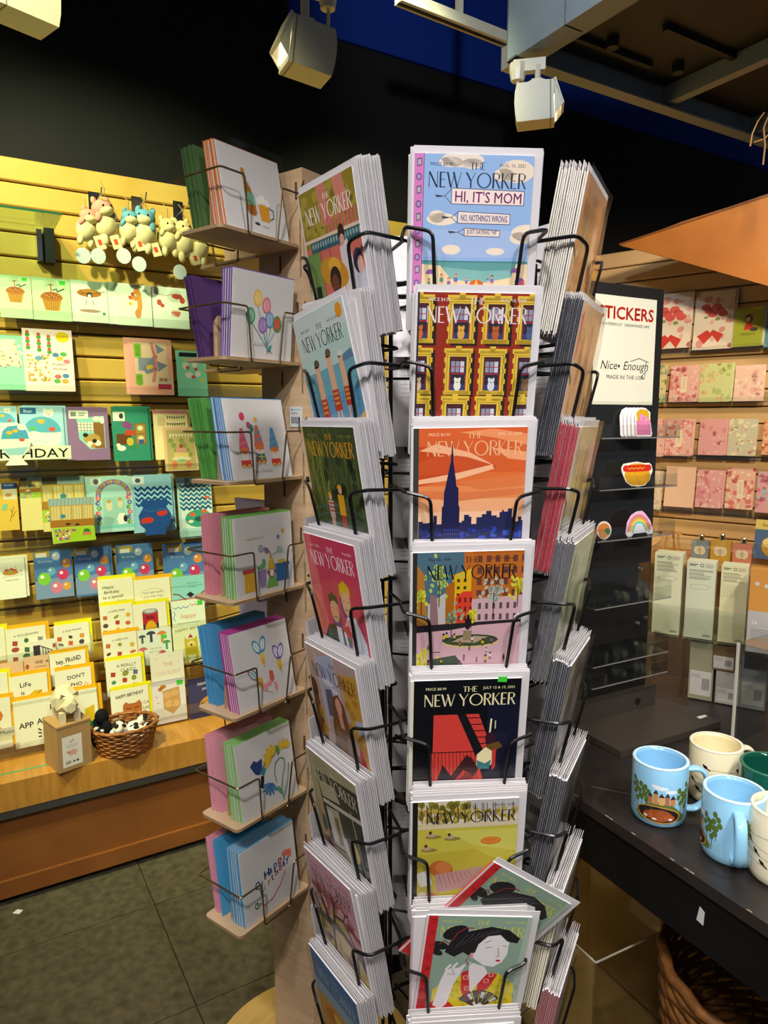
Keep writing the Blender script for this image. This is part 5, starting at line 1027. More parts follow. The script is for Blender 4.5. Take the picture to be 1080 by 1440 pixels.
def m_appear(a): a.text('I', 42, 18, 7, '#22201c', bold=.02); a.text('APPeAR', 26, 34, 7, '#22201c', bold=.02, rot=-3); a.text('you', 34, 50, 10, '#22201c', bold=.03, rot=-3); a.lines([[(27, 40), (30, 42)], [(27, 45), (30, 46)], [(27, 50), (30, 50)]], 1.6, '#22201c'); a.text('APP', 5, 36, 7, '#22201c', bold=.02); a.ell(78, 92, 16, 16, '#6ab06c'); a.poly([(84, 26), (96, 22), (96, 44), (84, 48)], '#d8b41c')
def m_pump(a): a.ells([(40, 50, 40, 26), (40, 96, 40, 22)], '#d8782c', 12); a.lines([[(40, 26), (40, 74)], [(60, 30), (66, 70)]], 3, '#8a4418')
def m_frond(a): a.text('hey, FRoND', 52, 30, 14, '#22201c', w=70, al='c', bold=.02, rot=-6); a.ells([(46, 46, 16, 8), (66, 46, 12, 6)], '#3c8a4c', 10)
def m_wea(a): a.text('WE  A', 44, 36, 13, '#4a3420', bold=.02, w=56); a.ells([(12, 44, 8, 12)], '#a85a34', 9); a.scrawl(40, 48, 50, 4, '#6a5438', 1.4, 3)
def m_crown(a): a.rect(14, 20, 26, 56, '#3c3438'); a.lines([[(40, 24), (86, 48)], [(40, 72), (86, 48)], [(50, 28), (50, 68)], [(60, 34), (60, 62)], [(70, 40), (70, 56)]], 4, '#4a4048'); a.ell(94, 30, 6, 10, '#a8443c')
ART.update(dict(can=m_can, mush=m_mush, ycat=m_ycat, ocat=m_ocat, cool=m_cool, cookie=m_cookie, burger=m_burger, grad=m_grad, happy=m_happy, bubble=m_bubble, cube=m_cube, dont=m_dont, appear=m_appear, pump=m_pump, frond=m_frond, wea=m_wea, crown=m_crown,
    hb=txt('Happy', 'Birthday', 'to a special', 'human bean', y0=28, dy=15), rdeep=things('a really deep', 3), rarty=things('a really arty', 4), classy=lambda a: (things('', 5, ('#b03c34', '#8a9a3c', '#5c6a8a', '#4a8a6a'))(a), a.text('A REALLY', 30, 22, 9, '#2a2820'), a.text('CLASSY', 40, 36, 9, '#2a2820')),
    japan=things('a very Japanese', 6, ('#a84a34', '#3c6a4c', '#8a8a84')), french=things('a very french', 8, ('#c8623c', '#4a4a48', '#d8963c', '#7c7c70'))))

def shape_card(fn, w, h, body, sleeve=False, mname='greeting_card', th=.003, border=None):
    pass
_wn = [0]
def wall_card(pos, frm, px, off, body, art, label, group=None, behind=0, bcol=None, lean=7, sleeve=False, cat='card', bdx=.010):
    """a card standing on a shelf: px = left, top, right, bottom in the photograph, off = distance of its foot from the wall"""
    x0, y0, x1, y1 = px; xc, yc = (x0+x1)/2, (y0+y1)/2
    u0 = pos(x0, yc, off)[0]; u1 = pos(x1, yc, off)[0]; zt = pos(xc, y0, off)[1]; zb = pos(xc, y1, off)[1]
    w, hh = u1-u0, (zt-zb)/math.cos(R(lean)); _wn[0] += 1
    M = frm @ T((u0+u1)/2, zb, off) @ rot(-lean, 'X')
    me = MB().box((0, hh/2, -.0012), (w, hh, .0024), body).mesh('greeting_card', PAPER)
    o = tag(link('greeting_card', me, None, M), label, cat, group)
    if art:
        a = Art(100, 100*hh/w); (ART[art] if isinstance(art, str) else art)(a)
        link('printed_front', a.mb(w/100, x0=-w/2, y0=hh, dz=3e-5).mesh('printed_front', GLOSSP), o)
    if sleeve:
        s = sleeve_mesh(w*1.06, hh*1.06, _wn[0], .006); s.transform(T(0, hh*1.05, .002)); link('sleeve', s, o)
    for k in range(behind):
        q = link('greeting_card', me if not bcol else MB().box((0, hh/2, -.0012), (w, hh, .0024), bcol).mesh('greeting_card', PAPER), None, M @ T(bdx*(k+1), .003*(k+1), -.006*(k+1)))
        tag(q, 'edge of a card behind the '+' '.join(label.split(' on ')[0].split(' in ')[0].split()[:10]), cat, 'cards behind the '+label.split(' on ')[0].split(' in ')[0])
    return o, zb, (u0, u1)
LC = lambda *a, **k: wall_card(wpos, FW, *a, **k)
def acrylic_shelf(frm, u0, u1, z, depth, label, lip=.03, front=None):
    r = empty('acrylic_shelf', frm @ T((u0+u1)/2, z, 0), label, 'shelf'); L = u1-u0
    MB().box((0, -.0025, depth/2+.0085), (L, .004, depth)).build('shelf_plate', ACRYL, r)
    MB().box((0, lip/2-.002, depth+.0095), (L, lip, .003)).build('front_lip', ACRYL, r)
    MB().box((0, .02, .0105), (L, .05, .003)).build('back_plate', ACRYL, r)
    return r
G1 = 'cards on the first left wall shelf'; G2 = 'cards on the second left wall shelf'; G3 = 'cards on the third left wall shelf'; G4 = 'cards on the fourth left wall shelf'; G5 = 'balloon cards on the fifth left wall shelf'
rows = []
OF = .055
rows.append([LC((-1, 386, 45, 447), OF, '#c3e6b0', 'cupcake', 'green cupcake card with sparkler cut by the left edge', G1, sleeve=True), LC((46, 390, 100, 451), OF, '#c3e6b0', 'cupcake', 'green cupcake card with sparkler beside the straw hat cat card', G1, sleeve=True),
  LC((101, 394, 152, 453), OF, '#dff0d8', 'hatcat', 'pale card with a cat under a big straw hat', G1), LC((164, 399, 214, 458), OF+.004, '#dff0d8', 'corgi', 'pale card with orange dog and fruit', G1, 1, None, bdx=-.03), LC((215, 403, 266, 462), OF, '#dff0d8', 'leaves', 'pale card with red leaves', G1)])
rows.append([LC((-12, 470, 36, 548), OF, '#8fd4b4', 'glitter', 'teal card with glittering cone in a shiny sleeve', G2, sleeve=True), LC((34, 462, 104, 550), OF+.006, '#ecd6d4', 'balloonlist', 'pale pink birthday card with balloons and yellow burst', G2),
  LC((182, 476, 244, 555), OF, '#e8a894', 'castle', 'salmon castle birthday card', G2, 1, bdx=-.012), LC((250, 493, 292, 557), OF, '#7fcab0', 'redcats', 'mint card with white cats and black tag', G2)])
rows.append([LC((-14, 571, 26, 648), OF, '#9fd0e4', 'bear', 'blue polar bear bowl card cut by the left edge', G3), LC((29, 571, 91, 645), OF, '#9fd0e4', 'bear', 'whole blue polar bear bowl card behind the birthday strip', G3, 1), LC((98, 573, 154, 647), OF, '#8a6a94', 'catroom', 'purple card with a room full of cats', G3, 1, bdx=-.014),
  LC((159, 572, 211, 648), OF, '#2f8a70', 'dogroom', 'green card with a room full of dogs', G3, 1), LC((218, 577, 266, 646), OF, '#e8dca8', 'banner', 'cream card with bunting garlands', G3, 1), LC((232, 601, 279, 662), OF+.03, '#e4bc98', 'cakecard', 'peach card with a tiered cake in front of the bunting card', G3)])
rows.append([LC((-6, 680, 26, 746), OF, '#d8b444', 'yellowroom', 'mustard yellow card with brown branches at the left edge', G4), LC((29, 671, 59, 746), OF, '#d8cc88', 'room', 'narrow view of a Japanese room card in a sleeve', G4), LC((59, 670, 121, 746), OF, '#d8cc88', 'room', 'wide Japanese room card in a sleeve', G4, sleeve=True),
  LC((127, 671, 188, 748), OF, '#a8d8d4', 'arch', 'light blue card with a flower arch and cat', G4, 1, bdx=-.012), LC((187, 669, 244, 748), OF, '#8fc4dc', 'bowl', 'light blue card behind the navy fish bowl', G4, 1), LC((252, 672, 300, 754), OF, '#a8d4d4', 'wave', 'sea wave card with orange fish', G4)])
rows.append([LC((-2, 784, 36, 842), OF, '#e8ead4', 'picnic', 'cream picnic basket card', G5, 1), LC((49, 773, 103, 841), OF, '#4c78b4', 'balloons', 'blue balloon card nearest the picnic basket card', G5), LC((106, 770, 156, 837), OF, '#4c78b4', 'balloons', 'blue balloon card, second from the picnic basket card', G5, 1),
  LC((168, 767, 217, 833), OF, '#4c78b4', 'balloons', 'blue balloon card, third from the picnic basket card', G5, 1, bdx=-.006), LC((236, 765, 288, 830), OF, '#4c78b4', 'balloons', 'blue balloon card nearest the plywood tower', G5, 1, bdx=-.012)])
for i, r in enumerate(rows):
    z = min(q[1] for q in r)-.001
    acrylic_shelf(FW, -.25, 1.15, z, .075, 'clear acrylic card shelf, %s of five on the left wall' % ('top', 'second', 'third', 'fourth', 'lowest')[i])
# birthday strip, fish bowl cut-outs, house pop-up
def cutout(px, off, pts, col, fn, label, name='shaped_card', asp=None):
    x0, y0, x1, y1 = px; xc, yc = (x0+x1)/2, (y0+y1)/2
    u0 = wpos(x0, yc, off)[0]; u1 = wpos(x1, yc, off)[0]; zt = wpos(xc, y0, off)[1]; zb = wpos(xc, y1, off)[1]; w, hh = u1-u0, zt-zb; k = w/100
    M = FW @ T((u0+u1)/2, zb, off); H_ = 100*hh/w
    P = [(-w/2+x*k, hh-y/100*hh) for x, y in pts]
    o = tag(MB().prism(P[::-1], -.003, 0, col).build(name, PAPER, None, M), label, 'card')
    if fn:
        a = Art(100, H_); fn(a, H_/100); link('printed_front', a.mb(k, x0=-w/2, y0=hh, dz=3e-5).mesh('printed_front', GLOSSP), o)
    return o
ep = lambda cx, cy, rx, ry, n=20: [(cx+rx*math.cos(2*math.pi*i/n), cy+ry*math.sin(2*math.pi*i/n)) for i in range(n)]
def bowlpts():
    P = [(20+60*i/6, 4+ (6 if i % 2 else 0)) for i in range(7)]+[(92, 24), (98, 46), (90, 66), (70, 78), (66, 84), (80, 94), (84, 99), (16, 99), (20, 94), (34, 84), (30, 78), (10, 66), (2, 46), (8, 24)]
    return P
def d_bowl(a, s):
    a.poly([(x, y*s) for x, y in [(14, 22), (30, 12), (60, 10), (86, 22), (92, 40), (8, 40)]], '#4ea8cc'); a.ells([(34, 26*s, 10, 6), (52, 22*s, 9, 6)], '#e4b83c', 9); a.ells([(28, 34*s, 6, 5)], '#5cb84c', 9); a.ells([(70, 42*s, 9, 6)], '#dc5c44', 9); a.ell(72, 14*s, 14, 10, '#f0f2e8'); a.ells([(68, 13*s, 1.4, 1.4), (76, 13*s, 1.4, 1.4)], '#2c2c30', 6); a.poly([(x, y*s) for x, y in [(8, 62), (90, 58), (70, 76), (30, 76)]], '#9cd0d8')
cutout((-2, 592, 45, 655), .098, bowlpts(), '#e6f0e0', d_bowl, 'footed fish bowl cut-out with a white bear in front of the birthday strip')
def d_navy(a, s): a.ells([(30, 58*s, 16, 9), (68, 42*s, 13, 8)], '#d8402c', 9); a.ells([(16, 60*s, 6, 8), (80, 40*s, 5, 7)], '#d8402c', 8); a.line([(14, 30*s), (40, 36*s), (70, 30*s), (90, 34*s)], 2, '#3c78b8')
cutout((193, 700, 243, 753), .098, [(14, 6), (86, 6), (88, 20), (82, 24), (96, 46), (92, 70), (78, 84), (80, 98), (22, 98), (24, 84), (8, 70), (4, 46), (18, 24), (12, 20)], '#20509a', d_navy, 'navy blue fish bowl cut-out with red fish')
def d_house(a, s):
    a.rect(0, 0, 100, 16*s, '#9fb8b4'); a.lines([[(4+i*8, 0), (2+i*8, 16*s)] for i in range(12)], 1, '#6a8a88'); a.rect(2, 16*s, 96, 40*s, '#c8a04c'); a.rects([(5+i*23, 18*s, 20, 30*s) for i in range(4)], '#dccb8c'); a.lines([[(5+i*6, 18*s), (5+i*6, 48*s)] for i in range(15)], .8, '#a8863c'); a.rect(2, 48*s, 96, 16*s, '#a8742c'); a.rect(8, 66*s, 90, 32*s, '#a4d030'); a.ells([(30, 40*s, 6, 5)], '#3c8aa0', 8)
    rn = random.Random(9)
    for c in ('#e8e4e0', '#c8606a', '#6a70b0', '#d8a83c'): a.ells([(rn.uniform(12, 54), rn.uniform(70, 92)*s, 3, 3) for _ in range(12)], c, 6)
    a.ells([(80, 76*s, 8, 6)], '#2c7c3c', 8); a.rect(70, 78*s, 20, 8, '#c8844c'); a.ells([(40, 58*s, 6, 3), (60, 60*s, 5, 3)], '#3a342c', 8)
cutout((69, 700, 134, 763), .098, [(0, 2), (92, 0), (94, 64), (100, 96), (6, 100), (4, 66)], '#c0d060', d_house, 'pop-up wooden house card with bright green lawn')
s0, s1 = wpos(-30, 637, .094)[0], wpos(100, 637, .094)[0]; z0, z1 = wpos(60, 646, .094)[1], wpos(60, 627, .094)[1]
o = tag(MB().box(((s0+s1)/2, (z0+z1)/2, .0945), (s1-s0, z1-z0, .002), '#dfe6cc').build('shelf_sign', PAPER, None, FW), 'white strip sign reading BIRTHDAY on the third left shelf', 'sign')
a = Art(100, 100*(z1-z0)/(s1-s0)); a.text('BIRTHDAY', 97, a.h*.85, a.h*.66, '#23261f', al='r', bold=.01, w=92)
link('lettering', a.mb((s1-s0)/100, x0=s0, y0=z1, z=.0957).mesh('lettering', PRINT), o)

# ---- the two tiered racks on the bench
def tier(rack, cards, off, group, lean=9):
    for px, body, art, label in cards:
        o, zb, uu = LC(px, off, '#e6e4c8' if body in YE else body, art, label, group, lean=lean)
        if body in YE:
            w = (uu[1]-uu[0]); hh = (wpos((px[0]+px[2])/2, px[1], off)[1]-zb)/math.cos(R(lean))
            MB().box((.007, hh/2+.009, -.0048), (w*1.07, hh+.008, .002), body).build('envelope', PAPER, o)
YE = ('#e6dc10', '#eaae0c', '#e0cc10')
Y1, Y2, Y3 = YE
def tiered_rack(u0, u1, offs, zs, label):
    r = empty('tiered_card_rack', FW @ T(u0, BT, 0), label, 'card rack'); L = u1-u0
    for x in (0, L): MB().prism([(.092, 0), (offs[-1]+.03, 0), (offs[-1]+.03, .05), (offs[0]+.03, zs[0]-BT+.07), (.092, zs[0]-BT+.07)], -.0015, .0015, M=frame(Vector((x, 0, 0)), Vector((0, 0, 1)), Vector((0, 1, 0)), Vector((-1, 0, 0)))).build('end_panel', ACRYL, r)
    for of, z in zip(offs, zs):
        MB().box((L/2, z-BT-.0025, of-.004), (L, .003, .034)).build('tier_floor', ACRYL, r)
        MB().box((L/2, z-BT+.018, of+.0125), (L, .04, .002)).build('tier_lip', ACRYL, r)
    return r
offs = [.10, .135, .17, .205, .24]
GR = 'cards in the right hand tiered rack'
tier(None, [((139, 815, 189, 862), Y1, 'hb', 'yellow envelope birthday card with handwriting, top left of the right rack'), ((190, 815, 241, 860), Y2, 'bubble', 'orange envelope card with an oval speech bubble'), ((243, 811, 290, 858), '#8ccfc8', 'grad', 'teal graduation card with mortarboard')], offs[0], GR)
tier(None, [((142, 852, 188, 898), Y1, 'rdeep', 'yellow envelope card of snacks in the right rack'), ((188, 850, 236, 896), Y1, 'can', 'yellow envelope card with a red tin can'), ((243, 845, 290, 892), '#e0ead0', 'happy', 'white card with happy in orange letters')], offs[1], GR)
tier(None, [((146, 892, 194, 936), Y2, 'rarty', 'orange envelope card of artist tools'), ((195, 886, 243, 934), '#d8e0cc', 'mush', 'pale card with mushrooms and green sticker'), ((245, 881, 292, 932), '#dce0b0', 'ycat', 'pale card with a yellow striped cat')], offs[2], GR)
tier(None, [((150, 929, 201, 976), Y1, 'classy', 'yellow envelope card with red glove and handwriting'), ((213, 920, 260, 968), '#dcd8c0', 'cool', 'cream card reading THE COOLEST')], offs[3], GR)
tier(None, [((157, 970, 211, 1016), Y1, 'ocat', 'yellow envelope card with an orange cat face'), ((214, 958, 263, 1016), '#ddd6d2', 'cookie', 'white card with biscuits and green sticker'), ((267, 955, 310, 1012), '#3c3a5c', 'burger', 'navy card with a burger')], offs[4], GR)
zs = [wpos(200, y, o_)[1] for y, o_ in zip((862, 897, 935, 975, 1015), offs)]
ua, ub = wpos(140, 940, .2)[0], wpos(312, 940, .2)[0]
tiered_rack(ua, ub, offs, zs, 'clear acrylic tiered rack of yellow envelope cards beside the plywood tower')
GQ = 'cards in the left hand tiered rack'
tier(None, [((-20, 886, 8, 930), Y1, None, 'blank yellow envelope card at the far left of the left rack'), ((9, 884, 66, 930), Y2, 'japan', 'orange envelope card of Japanese drawings'), ((77, 879, 127, 924), Y1, 'french', 'yellow envelope card of French drawings')], offs[1], GQ)
tier(None, [((42, 901, 79, 930), '#e4e2cc', 'crown', 'small card with dark striped drawing')], offs[1]+.012, GQ)
tier(None, [((-16, 934, 34, 970), '#d9b48c', None, 'peach card at the left edge of the left rack'), ((35, 924, 70, 966), '#d9b48c', 'wea', 'peach card starting with WE'), ((71, 919, 122, 962), Y2, 'frond', 'peach card with green fronds and brush lettering')], offs[2], GQ)
tier(None, [((-22, 950, 12, 998), Y1, None, 'white card cut by the left edge in the left rack'), ((14, 951, 68, 996), Y2, 'cube', 'orange envelope card with a yellow butter block'), ((78, 943, 130, 990), Y2, 'dont', 'orange envelope card with chopsticks')], offs[3], GQ)
tier(None, [((-40, 988, 17, 1056), Y2, 'pump', 'orange envelope card with an orange pumpkin'), ((20, 980, 139, 1042), Y2, 'appear', 'wide orange envelope card starting with I APPEAR')], offs[4], GQ)
zs = [wpos(70, y, o_)[1] for y, o_ in zip((926, 964, 994, 1050), offs[1:])]
ua, ub = wpos(-60, 960, .2)[0], wpos(137, 960, .2)[0]
tiered_rack(ua, ub-.006, offs[1:], zs, 'clear acrylic tiered rack of orange envelope cards at the left edge')
a0 = wpos(0, 1031, .268); o = tag(MB().box((a0[0]+.012, a0[1], .268), (.062, .028, .0015), '#d8d4b8').build('music_tag', PAPER, None, FW), 'small white tag reading Music on the left rack', 'tag')
a = Art(100, 45); a.text('Music', 96, 32, 20, '#2a2a26', al='r'); link('lettering', a.mb(.00062, x0=a0[0]-.019, y0=a0[1]+.014, z=.269).mesh('lettering', PRINT), o)

# ---- glass shelf bracket, hooks and plush toys
g0 = wpos(86, 312, .0)
zg = wpos(70, 312, .12)[1]
r = empty('glass_shelf', FW, 'green edged glass shelf on black brackets at the left edge', 'shelf'); ue = wpos(86, 316, .2)[0]
MB().box((ue-.35, zg, .125), (.7, .008, .22)).build('glass_plate', GLASS, r)
MB().box((ue-.35, zg, .2355), (.7, .007, .001)).build('front_edge', mat('green_glass_edge', '#2c5c40', .15), r)
zl = zg-.075
MB().box((ue-.02, zg-.06, .035), (.03, .11, .05)).build('bracket', RUBBER, r)
MB().box((ue-.05, zg-.06, .03), (.016, .10, .04)).build('bracket', CHROME, r)
def plush(px, col, belly, face, label, s=1.0, seed=0, tags=1):
    u, z = wpos(px[0], px[1], .10); M = FW @ T(u, z, .10); rn = random.Random(seed)
    root = empty('plush_keychain', M, label, 'plush toy', 'plush keychains hanging on the left wall'); k = .034*s
    M0 = rot(rn.uniform(-14, 14), 'Z') @ rot(rn.uniform(-25, 25), 'Y')
    MB().ell((0, 0, 0), (k*1.0, k*1.15, k*.95), belly, M=M0).ell((0, .3*k, -.25*k), (k*1.02, k*1.0, k*.85), col, M=M0).build('body', PLUSH, root, smooth=True)
    hd = MB().ell((0, 1.35*k, .25*k), (k*.95, k*.78, k*.85), col, M=M0).ell((0, 1.1*k, .55*k), (k*.72, k*.5, k*.66), belly, M=M0).build('head', PLUSH, root, smooth=True)
    for sx in (-1, 1):
        MB().ell((sx*.62*k, 2.0*k, .2*k), (k*.26, k*.4, k*.2), col, 8, 6, M=M0).build('ear', PLUSH, root, smooth=True)
        MB().ell((sx*.36*k, 1.45*k, 1.0*k), (k*.10, k*.12, k*.08), '#1c1814', 8, 6, M=M0).build('eye', PLUSH, hd, smooth=True)
        MB().ell((sx*.95*k, .35*k, .45*k), (k*.30, k*.55, k*.32), col, 8, 6, M=M0 @ rot(sx*25, 'Z')).build('arm', PLUSH, root, smooth=True)
        MB().ell((sx*.55*k, -1.2*k, .25*k), (k*.34, k*.55, k*.36), belly, 8, 6, M=M0).build('leg', PLUSH, root, smooth=True)
    MB().ell((0, -.5*k, -1.1*k), (k*.2, k*.25, k*.9), col, 8, 6, M=M0).build('tail', PLUSH, root, smooth=True)
    MB().tube([(0, 1.9*k, .2*k), (.004, 3.2*k, -.2*k), (0, 4.0*k, -.05)], .0012, 5).build('cord', CHROME, root)
    if tags:
        m = MB(); x = rn.uniform(-.02, .0); m.box((x+.03, -1.5*k, .02), (.03, .045, .0012), '#e4dfa8', M=rot(18, 'Z')); m.box((x+.03, -1.5*k, .021), (.012, .018, .0006), '#d8502c', M=rot(18, 'Z')); m.build('hang_tag', PAPER, root)
        MB().prism([(.024*math.cos(i*.4488), .026*math.sin(i*.4488)) for i in range(14)], 0, .001, '#d3e2da', M=T(x-.012, -2.7*k, .022)).build('round_tag', PAPER, root)
CR, PK, BL = '#e4d8a0', '#d89a84', '#6aa4b8'
plush((121, 324), PK, CR, 0, 'pink cat plush keychain, left one of the pink pair', .95, 1, 1)
plush((148, 318), PK, CR, 0, 'pink cat plush keychain with red spotted tag, right one of the pink pair', 1.15, 2, 1)
plush((181, 326), BL, CR, 0, 'blue headed plush keychain, left one of the blue pair', .95, 3, 1)
plush((202, 330), BL, CR, 0, 'blue headed plush keychain with round belly, right one of the blue pair', 1.15, 4, 1)
plush((236, 338), '#d9c98c', CR, 0, 'cream plush keychain beside the blue pair', 1.0, 5, 0)
plush((258, 344), '#d9c98c', CR, 0, 'cream plush keychain with hanging tag nearest the tower', 1.1, 6, 1)
plush((280, 352), '#d9c98c', CR, 0, 'cream plush keychain half hidden behind the tower cards', 1.0, 7, 0)
for i, x in enumerate((132, 192, 250)):
    u, z = wpos(x, 286+i*6, .01); hk = empty('wall_hook', FW @ T(u, z, 0), 'chrome slat wall hook holding the %s plush toys' % ('pink', 'blue', 'cream')[i], 'hook')
    MB().box((0, 0, .010), (.035, .075, .003)).build('hook_plate', CHROME, hk)
    MB().tube([(0, -.01, .01), (0, -.008, .15), (0, .012, .165)], .0028, 6).build('hook_arm', CHROME, hk)

# ---- carton with paper pig, wicker basket with plush
p = onz(100, 1082, BT); CX = frame(Vector((p.x, p.y, BT)), U, N, ZUP)
bx = empty('kraft_box', CX @ T(0, -.05, .0005) @ rot(-16, 'Z'), 'kraft cardboard box with white pig label on the bench', 'box')
MB().box((0, 0, .0725), (.105, .105, .145)).build('carton', KRAFT, bx)
MB().box((0, 0, .1475), (.108, .108, .006)).build('lid', KRAFT, bx)
a = Art(100, 160); a.bg('#e4dfd2'); a.text('Pig', 50, 34, 13, '#4a4440', al='c'); a.line([(22, 46), (78, 46)], 1.4, '#8a8480'); a.rects([(20, 52, 60, 3), (28, 58, 44, 3)], '#b8b2aa'); a.ells([(48, 88, 24, 14), (72, 84, 9, 8)], '#d8a89a', 12); a.rects([(32, 98, 6, 12), (58, 98, 6, 12)], '#d8a89a'); a.ells([(26, 138, 7, 7), (44, 138, 6, 6)], '#5c5854', 8); a.rects([(60+i*4, 130, 2, 16) for i in range(7)], '#3c3834')
link('box_label', a.mb(.00062, x0=-.031, y0=.112).mesh('box_label', PRINT), bx, frame(Vector((-.008, .0528, 0)), Vector((-1, 0, 0)), ZUP, Vector((0, 1, 0))) @ T(0, 0, 0)).scale = (1, 1, 1)
pig = empty('paper_pig', CX @ T(0, -.05, .1515) @ rot(-10, 'Z'), 'faceted folded paper pig figure standing on the kraft box', 'figurine')
rn = random.Random(2); m = MB(); rings = [(-.052, .018, .055), (-.046, .034, .058), (-.015, .044, .062), (.02, .040, .060), (.046, .026, .056), (.056, .016, .050)]; k0 = []
for x, rr, zc in rings: k0.append([Vector((rr*.95*math.cos(R(60*j+(30 if len(k0) % 2 else 0))), x, zc+rr*1.05*math.sin(R(60*j+(30 if len(k0) % 2 else 0))))) for j in range(6)])
for r1, r2 in zip(k0, k0[1:]):
    for j in range(6): m.face([r1[j], r2[j], r1[(j+1) % 6]]); m.face([r2[j], r2[(j+1) % 6], r1[(j+1) % 6]])
m.face(k0[0]); m.face(k0[-1][::-1]); PAPW = mat('folded_paper', '#d8cca6', .7); m.build('body', PAPW, pig)
for sx in (-1, 1):
    for y in (-.03, .034): MB().prism([(-.008, -.008), (.008, -.008), (.009, .009), (-.009, .009)], 0, .035, M=T(sx*.022, y, 0)).build('leg', PAPW, pig)
    m = MB(); m.face([(sx*.01, .044, .088), (sx*.028, .042, .080), (sx*.026, .05, .10)]); m.face([(sx*.01, .044, .088), (sx*.026, .05, .10), (sx*.028, .042, .080)]); m.build('ear', PAPW, pig)
def wicker(name, M, rx, ry, hh, flare, label, matn, rings=11, stakes=26, rr=.0032):
    root = empty(name, M, label, 'basket'); n = 72
    for k in range(rings):
        t = k/(rings-1); f = 1+flare*t; m = MB(); ph = k % 2
        m.tube([((rx*f+.0028*math.cos(math.pi*(stakes*i/n+ph)))*math.cos(2*math.pi*i/n), (ry*f+.0028*math.cos(math.pi*(stakes*i/n+ph)))*math.sin(2*math.pi*i/n), .004+t*hh) for i in range(n+1)], rr if t < 1 else rr*1.5, 5, cap=False)
        m.build('weave_ring', matn, root, smooth=True)
    m = MB()
    for j in range(stakes):
        t = 2*math.pi*j/stakes; m.tube([(rx*math.cos(t), ry*math.sin(t), .002), (rx*(1+flare)*math.cos(t+.08), ry*(1+flare)*math.sin(t+.08), hh)], .0022, 5)
    m.build('stakes', matn, root)['kind'] = 'stuff'
    m = MB(); m.tube([((rx*(1+flare)+.004*math.cos(i*.9))*math.cos(2*math.pi*i/96), (ry*(1+flare)+.004*math.cos(i*.9))*math.sin(2*math.pi*i/96), hh+.004+.003*math.sin(i*.9)) for i in range(97)], .0045, 5, cap=False); m.build('braided_rim', matn, root, smooth=True)
    m = MB()
    for k in range(9):
        f = (k+1)/9.5; m.tube([(rx*f*math.cos(2*math.pi*i/32), ry*f*math.sin(2*math.pi*i/32), .004+.001*(i % 2)) for i in range(33)], .003, 4, cap=False)
    m.build('woven_floor', matn, root)['kind'] = 'stuff'
    return root
p = onz(184, 1066, BT); BM = frame(Vector((p.x, p.y, BT+.002)), U, N, ZUP) @ T(0, -.075, 0)
wicker('wicker_basket', BM, .083, .068, .085, .26, 'small oval brown wicker basket on the bench', WICKER)
def cow(dx, dy, dz, yaw, label, roll=0, cols=('#e8e2d4', '#2a2624')):
    root = empty('plush_toy', BM @ T(dx, dy, dz) @ rot(yaw, 'Z') @ rot(roll, 'X'), label, 'plush toy', 'plush toys in the wicker basket')
    MB().ell((0, 0, 0), (.036, .022, .022), cols[0]).build('body', PLUSH, root, smooth=True)
    MB().ell((.038, 0, .014), (.018, .015, .016), cols[0]).build('head', PLUSH, root, smooth=True)
    for sx in (-1, 1):
        MB().ell((.036, sx*.015, .024), (.006, .008, .004), cols[1], 8, 6).build('ear', PLUSH, root, smooth=True)
        for x in (-.022, .02): MB().ell((x, sx*.018, -.01), (.009, .012, .018), cols[0], 8, 6).build('leg', PLUSH, root, smooth=True)
    for x, y, z in ((0, .012, .016), (-.018, -.012, .014), (.01, -.016, .01), (.044, .006, .026)): MB().ell((x, y, z), (.010, .008, .008), cols[1], 8, 6).build('patch', PLUSH, root, smooth=True)
cow(-.02, .0, .075, 100, 'black and white spotted plush sitting up in the basket', 0)
cow(.035, .012, .055, 20, 'white plush lying over the basket rim side', 15)
cow(.03, -.03, .055, -30, 'white and black plush at the back of the basket', -10)
cow(-.045, -.015, .06, 160, 'black plush with white patches at the left of the basket', 0, ('#1c1a1c', '#d8d4c8'))
root = empty('plush_toy', frame(Vector((p.x, p.y, BT)), U, N, ZUP) @ T(-.075, -.115, .0) @ rot(20, 'Z'), 'black plush with green patch between kraft box and basket', 'plush toy')
MB().ell((0, 0, .058), (.030, .026, .058), '#15171a').build('body', PLUSH, root, smooth=True); MB().ell((.012, .01, .118), (.023, .021, .028), '#15171a').build('head', PLUSH, root, smooth=True); MB().ell((-.028, .022, .095), (.016, .012, .022), '#1f7a34').build('patch', PLUSH, root, smooth=True); MB().ell((.03, .03, .08), (.02, .016, .032), '#121416').build('arm', PLUSH, root, smooth=True)

# ================================================================== RIGHT SIDE: table, mugs, sticker stand, right wall
TZ = .88
e0 = onz(822, 1128, TZ); e1 = onz(1080, 1300, TZ)
TN = (e1-e0).normalized(); TU = Vector((-TN.y, TN.x, 0))          # towards us along the edge; away from the edge into the table
FT = frame(Vector((e0.x, e0.y, 0)), TN, TU, ZUP)
def tpos(x, y, z=TZ):
    p = onz(x, y, z)-Vector((e0.x, e0.y, 0)); return p.dot(TN), p.dot(TU)
tb = empty('display_table', FT, 'black topped display table carrying the mugs', 'table')
MB().box((-.05, .62, TZ-.009), (1.5, 1.24, .018)).build('table_top', DARK, tb)
MB().box((-.05, .62, TZ-.062), (1.488, 1.228, .088)).build('apron', DARKF, tb)
for x in (-.76, .66):
    for y in (.05, 1.19): MB().box((x, y, .385), (.05, .05, .77)).build('leg', DARKF, tb)
MB().box((-.05, .64, .30), (1.40, 1.12, .02)).build('lower_shelf', mat('lower_shelf_wood', '#a8844c', .5, noise=.2, nscale=6), tb)
MB().box((-.05, 1.215, .54), (1.40, .015, .46)).build('back_board', mat('back_board_wood', '#b8944c', .55, noise=.15, nscale=5), tb)
rn = random.Random(3)
